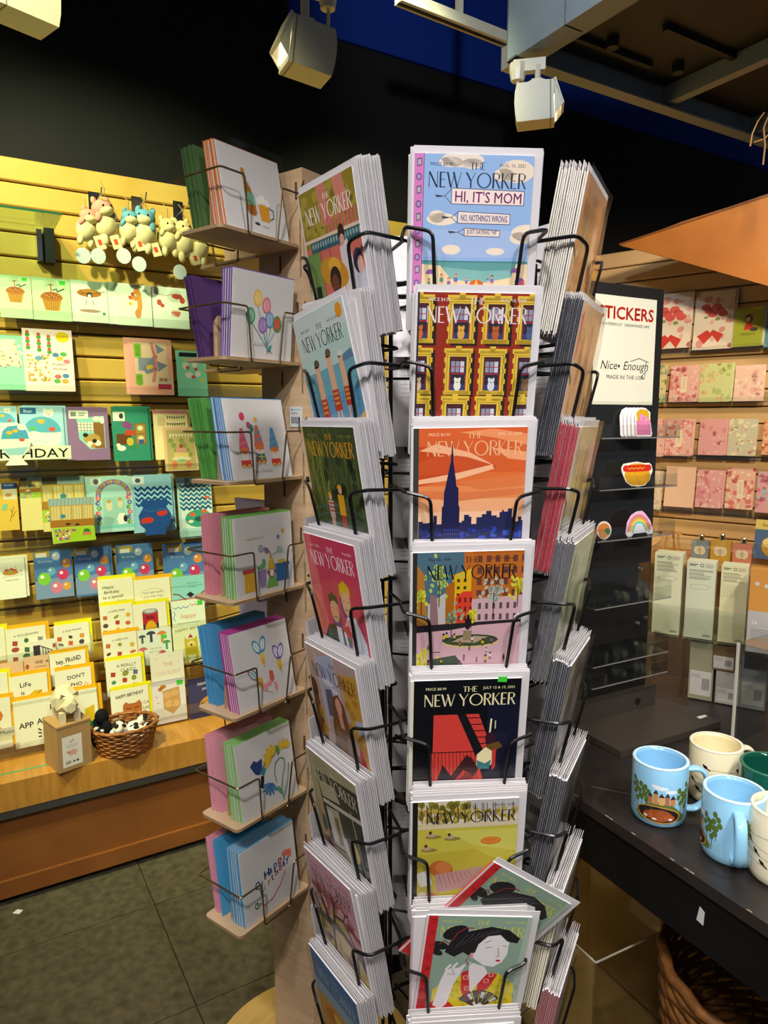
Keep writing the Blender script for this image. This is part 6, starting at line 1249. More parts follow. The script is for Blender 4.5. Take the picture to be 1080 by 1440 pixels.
for k in range(9):      # chips along the edge
    x = rn.uniform(-.05, .36); MB().prism([(-.004, -.0008), (.005, -.0008), (.003, .0012), (-.002, .001)], 0, .0006, M=T(x, .0015, TZ)).build('edge_chip', mat('chipped_wood', '#8a7a68', .8), tb)
for k in range(8):
    x, y, t = rn.uniform(-.05, .4), rn.uniform(.03, .3), rn.uniform(0, 180); MB().box((0, 0, 0), (rn.uniform(.02, .07), .0006, .0003), M=T(x, y, TZ+.0003) @ rot(t, 'Z')).build('scratch', mat('pale_scratch', '#6a625c', .6), tb)
d = onz(976, 1262, TZ-.05); x = (Vector((d.x, d.y, 0))-Vector((e0.x, e0.y, 0))).dot(TN)
MB().prism([(-.006, -.010), (.005, -.012), (.006, .008), (-.002, .012)], 0, .0006, M=frame(Vector((.222, .0052, TZ-.055)), Vector((1, 0, 0)), ZUP, Vector((0, -1, 0)))).build('torn_sticker', mat('torn_paper', '#b8b8b4', .8), tb)

# ---- mugs
def mug(px, py, r, hgt, yaw, col, inner, label, fn=None, rim=None):
    p = onz(px, py, TZ); root = empty('mug', T(p.x, p.y, TZ+.0006) @ rot(yaw, 'Z'), label, 'mug', 'mugs on the black table')
    out = [(0, 0), (r*.86, 0), (r*.95, .004), (r, .014), (r, hgt-.003), (r-.0015, hgt)]
    MB().lathe(out, 48, col).lathe([(r-.0015, hgt), (r-.004, hgt), (r-.0055, hgt-.006), (r-.006, .02), (r-.012, .008), (0, .006)], 48, inner).build('cup', CERAMIC, root, smooth=True)
    MB().lathe([(r-.0002, hgt-.002), (r+.0004, hgt+.0002), (r-.002, hgt+.0012), (r-.0046, hgt+.0002)], 48, rim or col).build('rim', CERAMIC, root, smooth=True)
    m = MB(); P = smoothpath([(r-.004, 0, hgt*.84), (r+.018, 0, hgt*.86), (r+.030, 0, hgt*.72), (r+.030, 0, hgt*.34), (r+.016, 0, hgt*.16), (r-.004, 0, hgt*.16)], .016, 5)
    k = len(m.v); n = len(P)
    for i, q in enumerate(P):
        dd = (P[min(i+1, n-1)]-P[max(i-1, 0)]).normalized(); nx = Vector((dd.z, 0, -dd.x))
        for j in range(10):
            t = 2*math.pi*j/10; m.v.append(tuple(q+nx*(.0042*math.cos(t))+Vector((0, .0078*math.sin(t), 0))))
    for i in range(n-1):
        for j in range(10): m.f.append((k+i*10+j, k+i*10+(j+1) % 10, k+(i+1)*10+(j+1) % 10, k+(i+1)*10+j)); m.c.append(col); m.m.append(0)
    m.build('handle', CERAMIC, root, smooth=True)
    if fn:
        circ = 2*math.pi*r; a = Art(circ*1000, hgt*1000); fn(a); m = MB()
        for q, c, l in a.clipped():
            x0 = min(t[0] for t in q); x1 = max(t[0] for t in q); s = x0
            while s < x1:
                e = (math.floor(s/4)+1)*4; g = clip(q, s, -1, min(e, x1), 1e4); s = e
                if len(g) >= 3:
                    pts = [(Matrix.Rotation(x/1000/r, 4, 'Z') @ Vector((r+.00012+l*2.5e-5, 0, hgt-y/1000))) for x, y in g]
                    m.face(pts, c)
        m.build('printed_band', CERAMIC, root)
    return root
def p_castle(big):                # drawn twice round the cup, millimetres; x=0 is the handle
    for tgt in (52, 184):
        o_ = 100; a = Art(300, 300)
        for t, tb_ in ((-26, 0), (-20, 4), (-14, 2), (26, 2), (33, -4), (38, 8), (-30, 8)):
            x = o_+t; a.line([(x, 76-tb_), (x+1, 54-tb_)], .8, '#4a5c34'); a.ells([(x+dx, 48-tb_+dy, 2.8, 4) for dx, dy in ((-3, 4), (2, 0), (4, 7), (-2, -5), (0, 12))], '#55702f', 9)
        a.ells([(o_+2, 38, 9, 2.6), (o_-4, 36, 5, 2), (o_+14, 42, 7, 2.4)], '#e8f0f4', 12)
        a.poly([(o_-28, 78), (o_-14, 62), (o_, 57), (o_+16, 60), (o_+32, 76), (o_+30, 82), (o_-20, 84)], '#5c7034')
        for x, w, h_, c in ((-12, 5, 9, '#b5703c'), (-6, 5, 14, '#c88a4c'), (0, 6, 10, '#d8a45c'), (7, 5, 11, '#b5683c'), (13, 6, 8, '#c8844c')): a.rect(o_+x, 60-h_, w, h_, c); a.poly([(o_+x-.6, 60-h_), (o_+x+w/2, 54-h_), (o_+x+w+.6, 60-h_)], '#34343c')
        a.ell(o_, 74, 26, 11.5, '#c8943c', 3, 24); a.ell(o_, 74, 24.4, 10.2, '#2a2220', 3, 24); a.ell(o_+1, 75, 15, 8, '#9a4a20', 0, 20); a.ell(o_-11, 76, 6, 4, '#a8542a'); a.ell(o_+13, 77, 6, 4, '#a8542a'); a.ells([(o_-14, 78, 2.4, 1.6), (o_+14, 79, 2.6, 1.6), (o_-4, 80, 3, 1.4)], '#e0d4c4', 8); a.poly([(o_-15, 73), (o_-13, 69), (o_-11, 73)], '#8a3c18')
        for p, c, l in a.p: big.p.append(([(tgt+(x-100)*1.3, 80+(y-80)*1.18) for x, y in p], c, l))
def p_birds(a):
    for y in (34, 50, 62, 74): a.line([(x, y+3*math.sin(x*.05+y)) for x in range(0, 270, 6)], .5, '#3c3830')
    rn = random.Random(4)
    for i in range(22):
        x = 6+i*12.3+rn.uniform(-3, 3); y = (34, 50, 62, 74)[i % 4]+3*math.sin(x*.05+(34, 50, 62, 74)[i % 4])-3.4
        a.ell(x, y, 3.6, 2.6, '#1c1a20', 25, 10); a.ell(x-3, y-2.2, 1.7, 1.6, '#1c1a20', 0, 8); a.poly([(x+2, y), (x+8, y+4), (x+7, y+5.4), (x+1, y+2)], '#1c1a20')
SKY = '#8fc6e6'
mug(925, 1147, .0415, .096, -6, SKY, '#86bfe4', 'sky blue mug with sleeping foxes den, handle to the right', p_castle, '#c8e8f4')
mug(1027, 1200, .0415, .098, -108, SKY, '#86bfe4', 'sky blue mug with its handle facing us', p_castle, '#c8e8f4')
mug(1003, 1120, .041, .094, 12, '#e6dcb8', '#e6d8a8', 'cream mug with birds on wires behind the blue mugs', p_birds, '#ece4c8')
mug(1098, 1232, .043, .100, 20, '#e8dfc0', '#e8dcae', 'cream mug with birds on wires cut by the right edge', p_birds, '#ece4c8')
mug(1078, 1160, .043, .098, 100, '#0f5240', '#0c4638', 'dark green mug behind the second blue mug', None, '#2a7058')

# ---- sticker stand
bd = Vector((.88, .475, 0)).normalized(); bn = Vector((bd.y, -bd.x, 0))
pr_ = onz(906, 1000, TZ)
FB = frame(Vector((pr_.x, pr_.y, TZ+.001)), bd, ZUP, bn)          # x along (0 = right edge), y up, z towards us
stnd = empty('sticker_stand', FB, 'tall black sticker display stand with clear shelves', 'display stand')
BW, BH = .20, .855
BLKB = mat('black_board', '#1b1815', .5, noise=.2, nscale=10); BASEM = mat('dark_stand_base', '#3a332c', .5, noise=.15, nscale=12)
MB().box((-BW/2, BH/2+.02, -.008), (BW, BH, .012)).build('back_board', BLKB, stnd)
MB().box((-BW/2+.01, .0355, .004), (BW+.02, .045, .012)).build('base_bracket', BASEM, stnd)
MB().box((-BW/2+.03, .0065, .06), (BW+.08, .013, .145)).build('base_plate', BASEM, stnd)
MB().lathe([(0, 0), (.006, 0), (.006, .004), (0, .004)], 12, M=T(-.035, .034, .0105)).build('screw', RUBBER, stnd)
o = MB().prism([(-.012, -.004), (.012, -.004), (.013, .004), (-.011, .005)], 0, .0004, M=frame(Vector((.055, .0131, .10)), Vector((1, 0, 0)), Vector((0, 0, -1)), Vector((0, 1, 0)))).build('paper_label', mat('paper_label', '#d8d6cc', .7), stnd)
y1, y0 = BH+.02-.022, BH+.02-.022-.205
MB().box((-BW/2-.002, (y0+y1)/2, -.0015), (BW-.036, y1-y0, .001)).build('sign_sheet', mat('sign_paper', '#e6e2c8', .6), stnd)
a = Art(100, 100*(y1-y0)/(BW-.036))
a.text('STICKERS', 50, 26, 14, '#dc3c1c', al='c', w=90, bold=.035); a.text('WATERPROOF · DISHWASHER SAFE', 50, 34, 3.4, '#3a3a30', al='c', w=78)
a.text('Nice', 24, 84, 10, '#2a2a26', al='c', shear=.25); a.ells([(41, 80, 2, 2)], '#2a2a26', 5); a.text('Enough', 68, 84, 10, '#2a2a26', al='c', shear=.25); a.line([(60, 74), (74, 70), (90, 74)], .8, '#2a2a26'); a.line([(86, 84), (84, 94), (78, 92), (88, 84)], .8, '#2a2a26'); a.text('MADE IN THE USA', 52, 95, 4.6, '#3a3a30', al='c', w=62)
link('lettering', a.mb((BW-.036)/100, x0=-BW/2-.002-(BW-.036)/2, y0=y1).mesh('lettering', PRINT), stnd, T(0, 0, -.0009))
SHY = []
for yy in (615, 684, 752, 841, 917, 990-45):
    p = onplane(880, yy, FB.translation, bn); SHY.append(p.z-TZ-.001)
KN = mat('steel_knob', '#c8c8c8', .25, metal=1)
for i, y in enumerate(SHY):
    MB().box((-BW/2+.012, y, .018), (BW+.012, .0025, .040)).build('clear_shelf', ACRYL, stnd)
    MB().box((-BW/2+.012, y+.012, .0375), (BW+.012, .026, .002)).build('clear_lip', ACRYL, stnd)
    MB().box((-BW/2, y+.035, -.0008), (BW-.004, .07, .0015)).build('clear_back', ACRYL, stnd)
    MB().box((.0175, y+.018, .018), (.002, .036, .040)).build('clear_end', ACRYL, stnd)
    MB().box((-BW/2+.012, y-.0002, .0388), (BW+.012, .0022, .0006)).build('polished_edge', mat('grey_edge', '#7c7a74', .25), stnd)
    for x in (-.045, -.105):
        if i in (0, 1, 2) and x == -.105: continue
        MB().prism([(0, 0), (.022, 0), (.024, .008), (.004, .020), (-.014, .026), (-.016, .022)], -.008, .008, M=T(x, y+.0015, .02) @ rot(20, 'Y')).build('sticker_clip', ACRYL, stnd)
    if i > 2: MB().lathe([(0, 0), (.005, 0), (.004, .004), (0, .005)], 12, M=T(-.035, y+.058, .0)).build('knob', KN, stnd)
def sticker(x, i, outline, fill, fn, sc, label, n=1, dz=0):
    for k in range(n):
        M = FB @ T(x-.006*k, SHY[i]+.0016, .027-.004*k+dz) @ rot(-8, 'X')
        g = [(p_[0]*sc, p_[1]*sc) for p_ in outline]
        o = tag(MB().prism(g, 0, .0007, fill).build('sticker', PAPER, None, M), label if k == 0 else '%s white bordered sticker behind the fries box sticker' % NTH[k-1], 'sticker', None if k == 0 else 'stickers behind the fries box sticker')
        if fn and k == 0:
            xs = [p_[0] for p_ in outline]; ys = [p_[1] for p_ in outline]; a = Art(max(xs)-min(xs), max(ys)-min(ys)); fn(a); link('sticker_print', a.mb(sc, x0=min(xs)*sc, y0=max(ys)*sc).mesh('sticker_print', GLOSSP), o, T(0, 0, .0007))
HD = [(-46, 24), (-40, 12), (-22, 2), (0, 0), (22, 2), (40, 14), (46, 28), (52, 36), (50, 50), (42, 56), (24, 56), (0, 60), (-24, 58), (-44, 56), (-52, 48), (-52, 38)]
def p_hot(a): a.poly([(8, 30), (14, 18), (28, 12), (76, 12), (92, 20), (94, 36), (90, 48), (70, 57), (34, 57), (14, 48)], '#dca018'); a.ell(52, 14, 36, 10, '#d89416'); a.poly([(4, 14), (10, 8), (96, 8), (101, 14), (98, 22), (84, 24), (20, 24), (6, 22)], '#cf2c14'); a.line([(20+i*7, 15+(3 if i % 2 else -1)) for i in range(9)], 2.6, '#e8a028'); a.line([(44, 30), (58, 56)], 1, '#8a5c10')
sticker(-.080, 1, HD, '#ece6d4', p_hot, .00082, 'hot dog sticker on the second clear shelf')
FP = [(-26, 4), (-22, 0), (26, 0), (30, 6), (26, 40), (28, 58), (14, 68), (-2, 70), (-16, 64), (-24, 50)]
def p_fry(a): a.poly([(6, 14), (20, 4), (44, 6), (50, 14), (48, 34), (8, 34)], '#dcae1e'); a.lines([[(14+i*7, 6), (14+i*7, 34)] for i in range(5)], 1.2, '#a87c10'); a.poly([(4, 32), (52, 30), (50, 66), (4, 66)], '#de7ca6'); a.ells([(24, 24, 8, 9), (36, 28, 8, 8)], '#e090b4', 12)
sticker(-.072, 0, FP, '#efe8e4', p_fry, .00082, 'pink and yellow fries box sticker on the top clear shelf', 5)
RB = [(-46, 8), (-40, 0), (-26, 0), (-22, 10), (-16, 26), (0, 34), (16, 26), (20, 8), (28, 0), (44, 2), (46, 12), (38, 34), (24, 50), (14, 58), (-4, 58), (-24, 50), (-38, 34)]
def p_rain(a):
    for r_, c in ((40, '#d8789c'), (35, '#e0a04c'), (30, '#e4cc50'), (25, '#6cc4b8'), (20, '#e8e4e8')): a.add([a.epts(46, 52, r_, r_*1.12, 0, 18, 180, 360)], c)
    a.ells([(14, 52, 11, 6), (80, 51, 12, 6)], '#f0e4ea', 12)
sticker(-.070, 2, RB, '#e6b8cc', p_rain, .00084, 'pastel rainbow sticker with white clouds')
SU = ep(0, 22, 24, 22)
sticker(-.165, 2, SU, '#e8dcd0', lambda a: (a.ell(24, 22, 20, 17, '#dc823c'), a.ell(34, 26, 10, 8, '#3c7c3c'), a.ell(20, 34, 14, 8, '#e09a64')), .0008, 'orange and green round sticker behind the grey green card')

# ---- right wall: shelves and cards
RC = lambda *a, **k: wall_card(rpos, FR, *a, **k)
def flor(base, c1, c2, seed, ttl=None, n=26):
    def fn(a):
        rn = random.Random(seed); a.bg(base); a.ells([(rn.uniform(0, 100), rn.uniform(0, a.h), rn.uniform(5, 13), rn.uniform(5, 12), rn.uniform(0, 90)) for _ in range(n)], c1, 8); a.ells([(rn.uniform(0, 100), rn.uniform(0, a.h), rn.uniform(3, 8), rn.uniform(3, 8)) for _ in range(n)], c2, 8)
        if ttl: a.rect(40, a.h*.3, 22, a.h*.45, ttl); a.rects([(46, a.h*.36+i*a.h*.05, 10, 1.4) for i in range(6)], '#8a7c74')
    return fn
def bows(a): flor('#e6dcd4', '#dc9c9c', '#e4b8b4', 2, n=8)(a); a.ells([(28+i*9, 42+(i % 3)*10, 13, 9) for i in range(6)], '#d8605c', 9); a.poly([(10, 120), (36, 104), (44, 112), (50, 104), (78, 118), (66, 140), (50, 120), (30, 142)], '#d0443c'); a.ells([(60, 76, 7, 5), (30, 70, 6, 4)], '#8aa05c', 8)
def doll(a): a.bg('#a8b43c'); a.ells([(50, 42, 14, 16)], '#3a2a28', 12); a.ell(48, 46, 9, 9, '#e0c0a4'); a.poly([(34, 84), (42, 58), (60, 58), (72, 86)], '#c83c34'); a.ells([(70, 84, 14, 8)], '#4a4448', 9); a.ells([(58, 32, 6, 5)], '#c83c3c', 8); a.ells([(50, 100, 30, 6)], '#8d9a34', 9); a.rect(60, 2, 34, 10, '#d8c83c')
GA, GB, GC, GD = ['cards on the %s right wall shelf' % s for s in ('first', 'second', 'third', 'fourth')]
PF = ('#e2b4b4', '#d8848c', '#ecc8c4')
R1 = [RC((915, 411, 972, 490), .06, '#e4dad2', bows, 'grey card with red bows half behind the sticker stand', GA, sleeve=True), RC((975, 408, 1030, 491), .06, '#e0d8d0', bows, 'grey card with red bows in a shiny sleeve', GA, 1, sleeve=True), RC((1031, 431, 1072, 487), .066, '#d8d4b8', doll, 'lime green card with a doll in red', GA, 1, sleeve=True), RC((1076, 412, 1110, 488), .06, '#5c98b0', flor('#5c98b0', '#8ab8c8', '#3c7a98', 8), 'blue card cut by the right edge', GA)]
R2 = [RC((905, 513, 936, 566), .06, '#d8cc9c', flor('#d8cc9c', '#a8b45c', '#7ca8b0', 3), 'yellow green floral card beside the sticker stand', GB), RC((941, 514, 980, 565), .06, '#e2b4b4', flor(*PF, 4, '#eadcc8'), 'pink floral card with narrow cream title panel', GB, 1), RC((983, 511, 1027, 565), .06, '#ccd4a0', flor('#ccd4a0', '#b4c07c', '#dcb88c', 5, n=14), 'pale green floral card between two pink ones', GB, 1), RC((1032, 513, 1075, 564), .06, '#e8c8c0', flor('#e8c8c0', '#e0b0ac', '#ecdccc', 6, n=12), 'pale pink card with vertical writing', GB)]
R3 = [RC((905, 590, 931, 642), .06, '#e2b4b4', flor(*PF, 7), 'sliver of a pink floral card beside the fries box sticker', GC, 1), RC((935, 590, 972, 641), .06, '#e2b4b4', flor(*PF, 9, '#eadcc8'), 'pink floral card with cream oval panel, third shelf', GC, 1), RC((982, 590, 1019, 640), .06, '#e0a8b0', flor('#e0a8b0', '#d890a0', '#e8c0c4', 10, n=14), 'plain rose pink card in a sleeve', GC, 1, sleeve=True), RC((1023, 589, 1064, 641), .06, '#c8c8b8', flor('#c8c8b8', '#e4e0c4', '#d8b8b0', 11), 'silver grey sequined card', GC, sleeve=True), RC((1072, 592, 1110, 640), .06, '#dca48c', flor('#dca48c', '#d07c5c', '#e8c8a8', 12), 'orange card cut by the right edge', GC)]
R4 = [RC((905, 662, 930, 716), .06, '#dccabc', flor('#dccabc', '#d0b0a4', '#e8dccc', 13), 'sliver of a beige card beside the hot dog sticker', GD), RC((934, 656, 976, 713), .06, '#e8c4b4', None, 'plain peach card in a glossy sleeve', GD, sleeve=True), RC((978, 662, 1014, 714), .06, '#e0a8b4', flor('#e0a8b4', '#d88ca0', '#ecc8cc', 14), 'rose floral card on the fourth shelf', GD, 1), RC((1020, 658, 1060, 716), .06, '#e4b8b0', flor('#e4b8b0', '#d87c80', '#f0d8c8', 15, '#eadfd0'), 'coral floral card with curved white ribbon', GD), RC((1063, 664, 1110, 722), .06, '#dca4b4', flor('#dca4b4', '#c87c98', '#a8c0d8', 16), 'pink card with a blue cloud cut by the right edge', GD)]
for i, r in enumerate((R1, R2, R3, R4)):
    u0 = .02; acrylic_shelf(FR, u0, 1.3, min(q[1] for q in r)-.001, .085, 'clear acrylic card shelf, %s of four on the right wall' % ('top', 'second', 'third', 'lowest')[i], .022)
# lower display on the right wall: wooden counter with bottles and tins
p = rpos(1000, 790, .25); ZC = p[1]
ct = empty('wall_counter', FR, 'honey wooden wall counter with open shelf under the right wall', 'counter')
CTW = mat('counter_wood', '#c8935a', .45, noise=.15, nscale=5, stretch=(1, 1, 6))
MB().box((.7, ZC-.012, .17), (1.3, .024, .32)).build('counter_top', CTW, ct)
zs_ = [ZC-.30, ZC-.55]
for z in zs_: MB().box((.7, z, .17), (1.3, .02, .32)).build('shelf_board', CTW, ct)
MB().box((.7, ZC-.75, .17), (1.3, .38, .31)).build('front_panel', ORANGE, ct)
MB().box((.7, ZC-.3, .02), (1.3, .56, .012)).build('back_panel', mat('counter_back', '#a8864c', .6), ct)
MB().box((.7, (ZC-.94)/2, .16), (1.28, ZC-.94, .28)).build('plinth', RUBBER, ct)
for i, (x0, x1, c, nm) in enumerate(((974, 998, '#8a9cb0', 'blue grey'), (1001, 1029, '#d0a83c', 'yellow'), (1032, 1059, '#d88c7c', 'coral'))):
    u0 = rpos(x0, 770, .2)[0]; u1 = rpos(x1, 770, .2)[0]; w = u1-u0; b = empty('perfume_bottle', FR @ T((u0+u1)/2, ZC+.001, .2), 'square %s perfume bottle with silver cap on the wall counter' % nm, 'bottle', 'square perfume bottles on the wall counter')
    MB().prism(rrect(-w/2, 0, w/2, w*1.15, .008), -.02, .02, c).build('flask', CERAMIC, b)
    MB().lathe([(0, 0), (.013, 0), (.013, .022), (.011, .026), (0, .026)], 14, M=T(0, w*1.15, 0) @ rot(-90, 'X')).build('cap', CHROME, b, smooth=False)
    a = Art(100, 100); a.ells([(38, 54, 22, 26), (62, 54, 22, 26)], '#e6ddcc', 14); a.ells([(50, 60, 8, 14)], '#c8c0ac', 10); link('label_print', a.mb(w/100, x0=-w/2, y0=w*1.08).mesh('label_print', PRINT), b, T(0, 0, .0203))
RC((1060, 733, 1120, 788), .21, '#4a6a98', lambda a: (a.rect(0, 0, 100, 26, '#d8c878'), a.text('Best Day', 40, 18, 9, '#5c5434', al='c'), a.ell(52, 70, 34, 30, '#c8a03c'), a.ells([(34, 60, 14, 12), (66, 60, 14, 12), (50, 82, 16, 12)], '#e8d890', 10)), 'blue card with yellow flowers on the wall counter', None)
ez = empty('small_easel', FR @ T(rpos(940, 775, .2)[0], ZC+.001, .2), 'small wooden easel on the wall counter', 'easel')
MB().tube([(-.03, 0, 0), (-.012, .11, -.02)], .006, 4).build('leg', CTW, ez); MB().tube([(.05, 0, 0), (.032, .11, -.02)], .006, 4).build('leg', CTW, ez); MB().box((.01, .105, -.018), (.09, .014, .012)).build('crossbar', CTW, ez); MB().tube([(.01, 0, -.06), (.01, .11, -.022)], .005, 4).build('back_leg', CTW, ez)
for i in range(7):
    u = rpos(905+i*16, 850, .22)[0]; b = empty('tin', FR @ T(u, zs_[0]+.0105, .18+.02*(i % 2)) @ rot(-90, 'X'), '%s small round green tin from the sticker stand on the counter shelf' % NTH[i], 'tin', 'green tins on the counter shelf')
    MB().lathe([(0, 0), (.026, 0), (.027, .002), (.027, .05), (.026, .052), (0, .052)], 18, ('#7c8450', '#a89a5c', '#8a9468')[i % 3]).build('can', CERAMIC, b); MB().lathe([(.0275, .040), (.0285, .041), (.0285, .056), (.026, .058), (0, .058)], 18, '#b8b498').build('lid', CERAMIC, b)
for i in range(6):
    u = rpos(905+i*18, 900, .22)[0]; b = empty('tin', FR @ T(u, zs_[1]+.0105, .18+.02*(i % 2)) @ rot(-90, 'X'), '%s small flat gold tin from the sticker stand on the lowest counter shelf' % NTH[i], 'tin', 'gold tins on the lowest counter shelf')
    MB().lathe([(0, 0), (.03, 0), (.031, .002), (.031, .028), (0, .03)], 18, ('#8d8438', '#a8843c', '#6a7a4c')[i % 3]).build('can', CERAMIC, b); MB().lathe([(.0315, .022), (.0325, .023), (.0325, .036), (.03, .038), (0, .038)], 18, '#b0a878').build('lid', CERAMIC, b)

# ---- clear box display of notepads on the table
dd = Vector((.86, -.51, 0)).normalized(); dn = Vector((dd.y, -dd.x, 0)); PB = onz(965, 985, TZ)
PB = Vector((PB.x, PB.y, 0)); FD = frame(Vector((PB.x, PB.y, TZ+.001)), dd, ZUP, dn)
def dpos(x, y, off=0):
    p = onplane(x, y, PB+dn*off, dn); return (p-PB).dot(dd), p.z-TZ-.001
x0_, ytop = dpos(917, 770); x1_ = dpos(1110, 800)[0]; ymid = dpos(960, 895)[1]
ds = empty('clear_display_box', FD, 'clear acrylic display box of notepads at the back of the table', 'display box')
MB().box(((x0_+x1_)/2, ymid-.003, -.05), (x1_-x0_, .004, .12)).build('middle_shelf', ACRYL, ds)
MB().box(((x0_+x1_)/2, ytop/2+.01, -.112), (x1_-x0_, ytop, .004)).build('back_panel', ACRYL, ds)
MB().box(((x0_+x1_)/2, ymid+.035, .013), (x1_-x0_, .07, .003)).build('front_panel', ACRYL, ds)
for x in (x0_, dpos(962, 900)[0]): MB().box((x, (ytop if x == x0_ else ymid)/2, -.05), (.004, ytop if x == x0_ else ymid, .12)).build('side_panel', ACRYL, ds)
def pad(px, label, tint, th=.05, seed=0):
    x0, y0, x1, y1 = px; a0 = dpos(x0, (y0+y1)/2)[0]; a1 = dpos(x1, (y0+y1)/2)[0]; t = dpos((x0+x1)/2, y0)[1]; hh = t-ymid; w = a1-a0
    o = tag(MB().box(((a0+a1)/2, ymid+hh/2, -.002-th/2), (w, hh, th), '#d8d2a8', cols={5: tint}).build('notepad', PAPER, None, FD), label, 'notepad', 'packed notepads in the clear box')
    a = Art(100, 100*hh/w); rn = random.Random(seed); a.rect(3, 3, 94, a.h-6, tint); a.rects([(8, 10, 30, 3), (8, 15, 22, 3)], '#4a4a3c'); a.ell(52, 14, 7, 7, '#4a4a3c'); a.ell(52, 14, 4.6, 4.6, tint); a.rects([(64, 8+i*4, 28-4*(i % 2), 1.6) for i in range(4)], '#7c7a66')
    for i in range(8): a.rect(8, 32+i*5, rn.uniform(50, 84), 1.4 if i % 3 else 2.4, '#6a6858')
    if seed == 3: a.lines([[(10+i*9, 84), (10+i*9, 134)] for i in range(7)]+[[(10, 84+i*8), (64, 84+i*8)] for i in range(7)], .8, '#8a886c')
    else: a.lines([[(14, 90), (60, 86), (84, 92), (70, 104), (20, 106), (14, 90)]], 1, '#7c7a66')
    a.rects([(66+i*2.4, a.h-18, 1.3, 9) for i in range(11)], '#3a3a30')
    link('wrapper_print', a.mb(w/100, x0=a0, y0=ymid+hh).mesh('wrapper_print', PRINT), o, T(0, 0, -.0018))
pad((919, 779, 958, 868), 'pale cream notepad pack, leftmost in the clear box', '#d6d4aa', .05, 1)
pad((964, 790, 1005, 880), 'greenish grey notepad pack in the middle of the clear box', '#ccceae', .04, 2)
pad((1012, 796, 1050, 890), 'yellowish notepad pack with a printed grid', '#d8d2a0', .045, 3)
a0, a1 = dpos(1053, 850, .04)[0], dpos(1120, 850, .04)[0]; t = dpos(1070, 800, .04)[1]; zb_ = dpos(1060, 915, .04)[1]
o = tag(MB().box(((a0+a1)/2, (t+zb_)/2, .035), (a1-a0, t-zb_, .03), '#c88a3c').build('kraft_folder', PAPER, None, FD), 'orange folder pack with two snaps at the right edge', 'folder')
a = Art(100, 100*(t-zb_)/(a1-a0)); a.rect(0, a.h*.5, 100, a.h*.5, '#b0aca4'); a.text('16', 8, a.h*.66, 9, '#e6e2d8'); a.rects([(8, a.h*.72+i*5, 40, 1.6) for i in range(6)], '#7c7870'); a.ells([(16, a.h*.17, 5, 5), (36, a.h*.19, 5, 5)], '#c8c4b8', 10); link('wrapper_print', a.mb((a1-a0)/100, x0=a0, y0=t).mesh('wrapper_print', PRINT), o, T(0, 0, .0501))
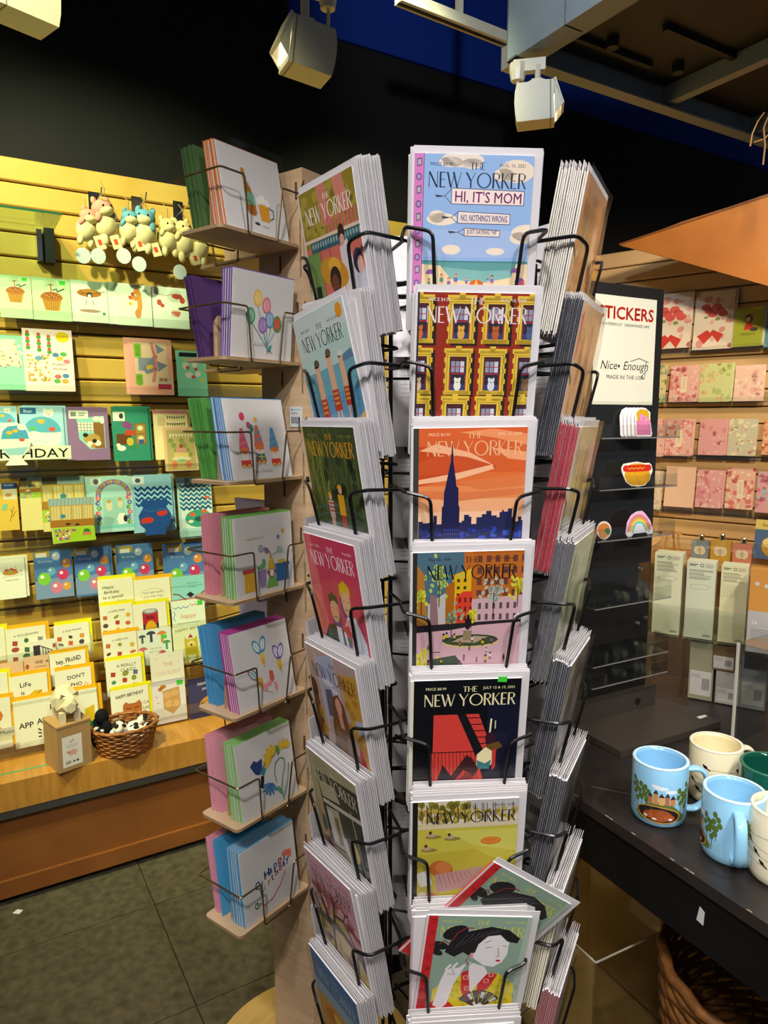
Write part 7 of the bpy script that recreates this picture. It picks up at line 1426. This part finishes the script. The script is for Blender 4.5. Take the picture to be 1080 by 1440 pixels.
# grey boxes in the lower half of the clear box
for i, (px, c, lab) in enumerate((((967, 905, 1003, 984), '#8a8468', 'grey green flat box, left in the lower clear compartment'), ((1000, 905, 1034, 945), '#6a5438', 'brown kraft box in the lower clear compartment'), ((1004, 948, 1040, 994), '#9a968c', 'pale grey label box in the lower clear compartment'), ((1040, 925, 1078, 1000), '#8d8c8a', 'silver grey box at the right of the lower compartment'))):
    x0, y0, x1, y1 = px; a0 = dpos(x0, (y0+y1)/2)[0]; a1 = dpos(x1, (y0+y1)/2)[0]; t = dpos((x0+x1)/2, y0)[1]; b_ = max(.0005, dpos((x0+x1)/2, y1)[1])
    if i in (0, 2, 3): b_ = .0005
    if i == 1: b_ = dpos((x0+x1)/2, 947)[1]
    o = tag(MB().box(((a0+a1)/2, (t+b_)/2, -.05), (a1-a0-.002, t-b_-.002, .07), c).build('packed_box', PAPER, None, FD), lab, 'box', 'boxes in the lower clear compartment')
    a = Art(100, 100*(t-b_)/(a1-a0)); a.rect(8, a.h*.5, 84, a.h*.42, '#b8b4a8'); a.rects([(56+k*5, a.h*.62, 3, a.h*.2) for k in range(6)], '#5c5a54'); a.rects([(12, a.h*.56+k*6, 36, 2) for k in range(3)], '#7c7a72'); link('box_label', a.mb((a1-a0)/100, x0=a0, y0=t).mesh('box_label', PRINT), o, T(0, 0, -.0148))
p0, p1 = onz(1030, 1050, TZ), onz(1120, 1085, TZ); dv = (p1-p0).normalized(); zt_ = at_depth(1035, 905, p0.y).z-TZ
cs = empty('clear_case', frame(Vector((p0.x, p0.y, TZ+.001)), dv, ZUP, Vector((dv.y, -dv.x, 0))), 'clear acrylic case with bright edge beside the cream mug', 'display case')
MB().box((.16, zt_/2, 0), (.32, zt_, .003)).build('front_panel', ACRYL, cs); MB().box((0, zt_/2, .0025), (.004, zt_, .005)).build('polished_edge', mat('acrylic_edge', '#c8c4b0', .2), cs)
MB().box((.16, zt_, -.06), (.32, .004, .12)).build('top_panel', ACRYL, cs); MB().box((0, zt_/2, -.06), (.003, zt_, .116)).build('side_panel', ACRYL, cs)

# ---- under the table: clear bins and a big wicker tray
wicker('wicker_basket', FT @ T(.22, .235, .311), .17, .17, .33, .12, 'large dark wicker basket on the shelf under the black table', WICKERD, 22, 34, .0058)
def bin_(x, y, z, sx, sy, sz, yaw, label):
    r = empty('clear_bin', FT @ T(x, y, z) @ rot(yaw, 'Z'), label, 'bin', 'clear acrylic bins under the table')
    MB().box((0, 0, .002), (sx, sy, .004)).build('bottom', ACRYL, r)
    for s in (-1, 1): MB().box((s*(sx/2-.002), 0, sz/2+.004), (.004, sy, sz)).build('side', ACRYL, r); MB().box((0, s*(sy/2-.002), sz/2+.004), (sx-.009, .004, sz)).build('side', ACRYL, r)
    for s in (-1, 1): MB().tube([(s*sx/2, -sy/2, sz+.005), (s*sx/2, sy/2, sz+.005)], .0016, 4).tube([(-sx/2, s*sy/2, sz+.005), (sx/2, s*sy/2, sz+.005)], .0016, 4).build('polished_rim', mat('acrylic_edge', '#c8c4b0', .2), r)
bin_(-.13, .16, .311, .26, .24, .26, 0, 'clear acrylic bin under the table beside the spinner')
bin_(.10, .16, .0005, .30, .22, .24, 6, 'clear acrylic bin on the floor below the table edge')
bin_(.525, .15, .311, .18, .2, .2, 4, 'clear acrylic bin at the front of the lower table shelf')
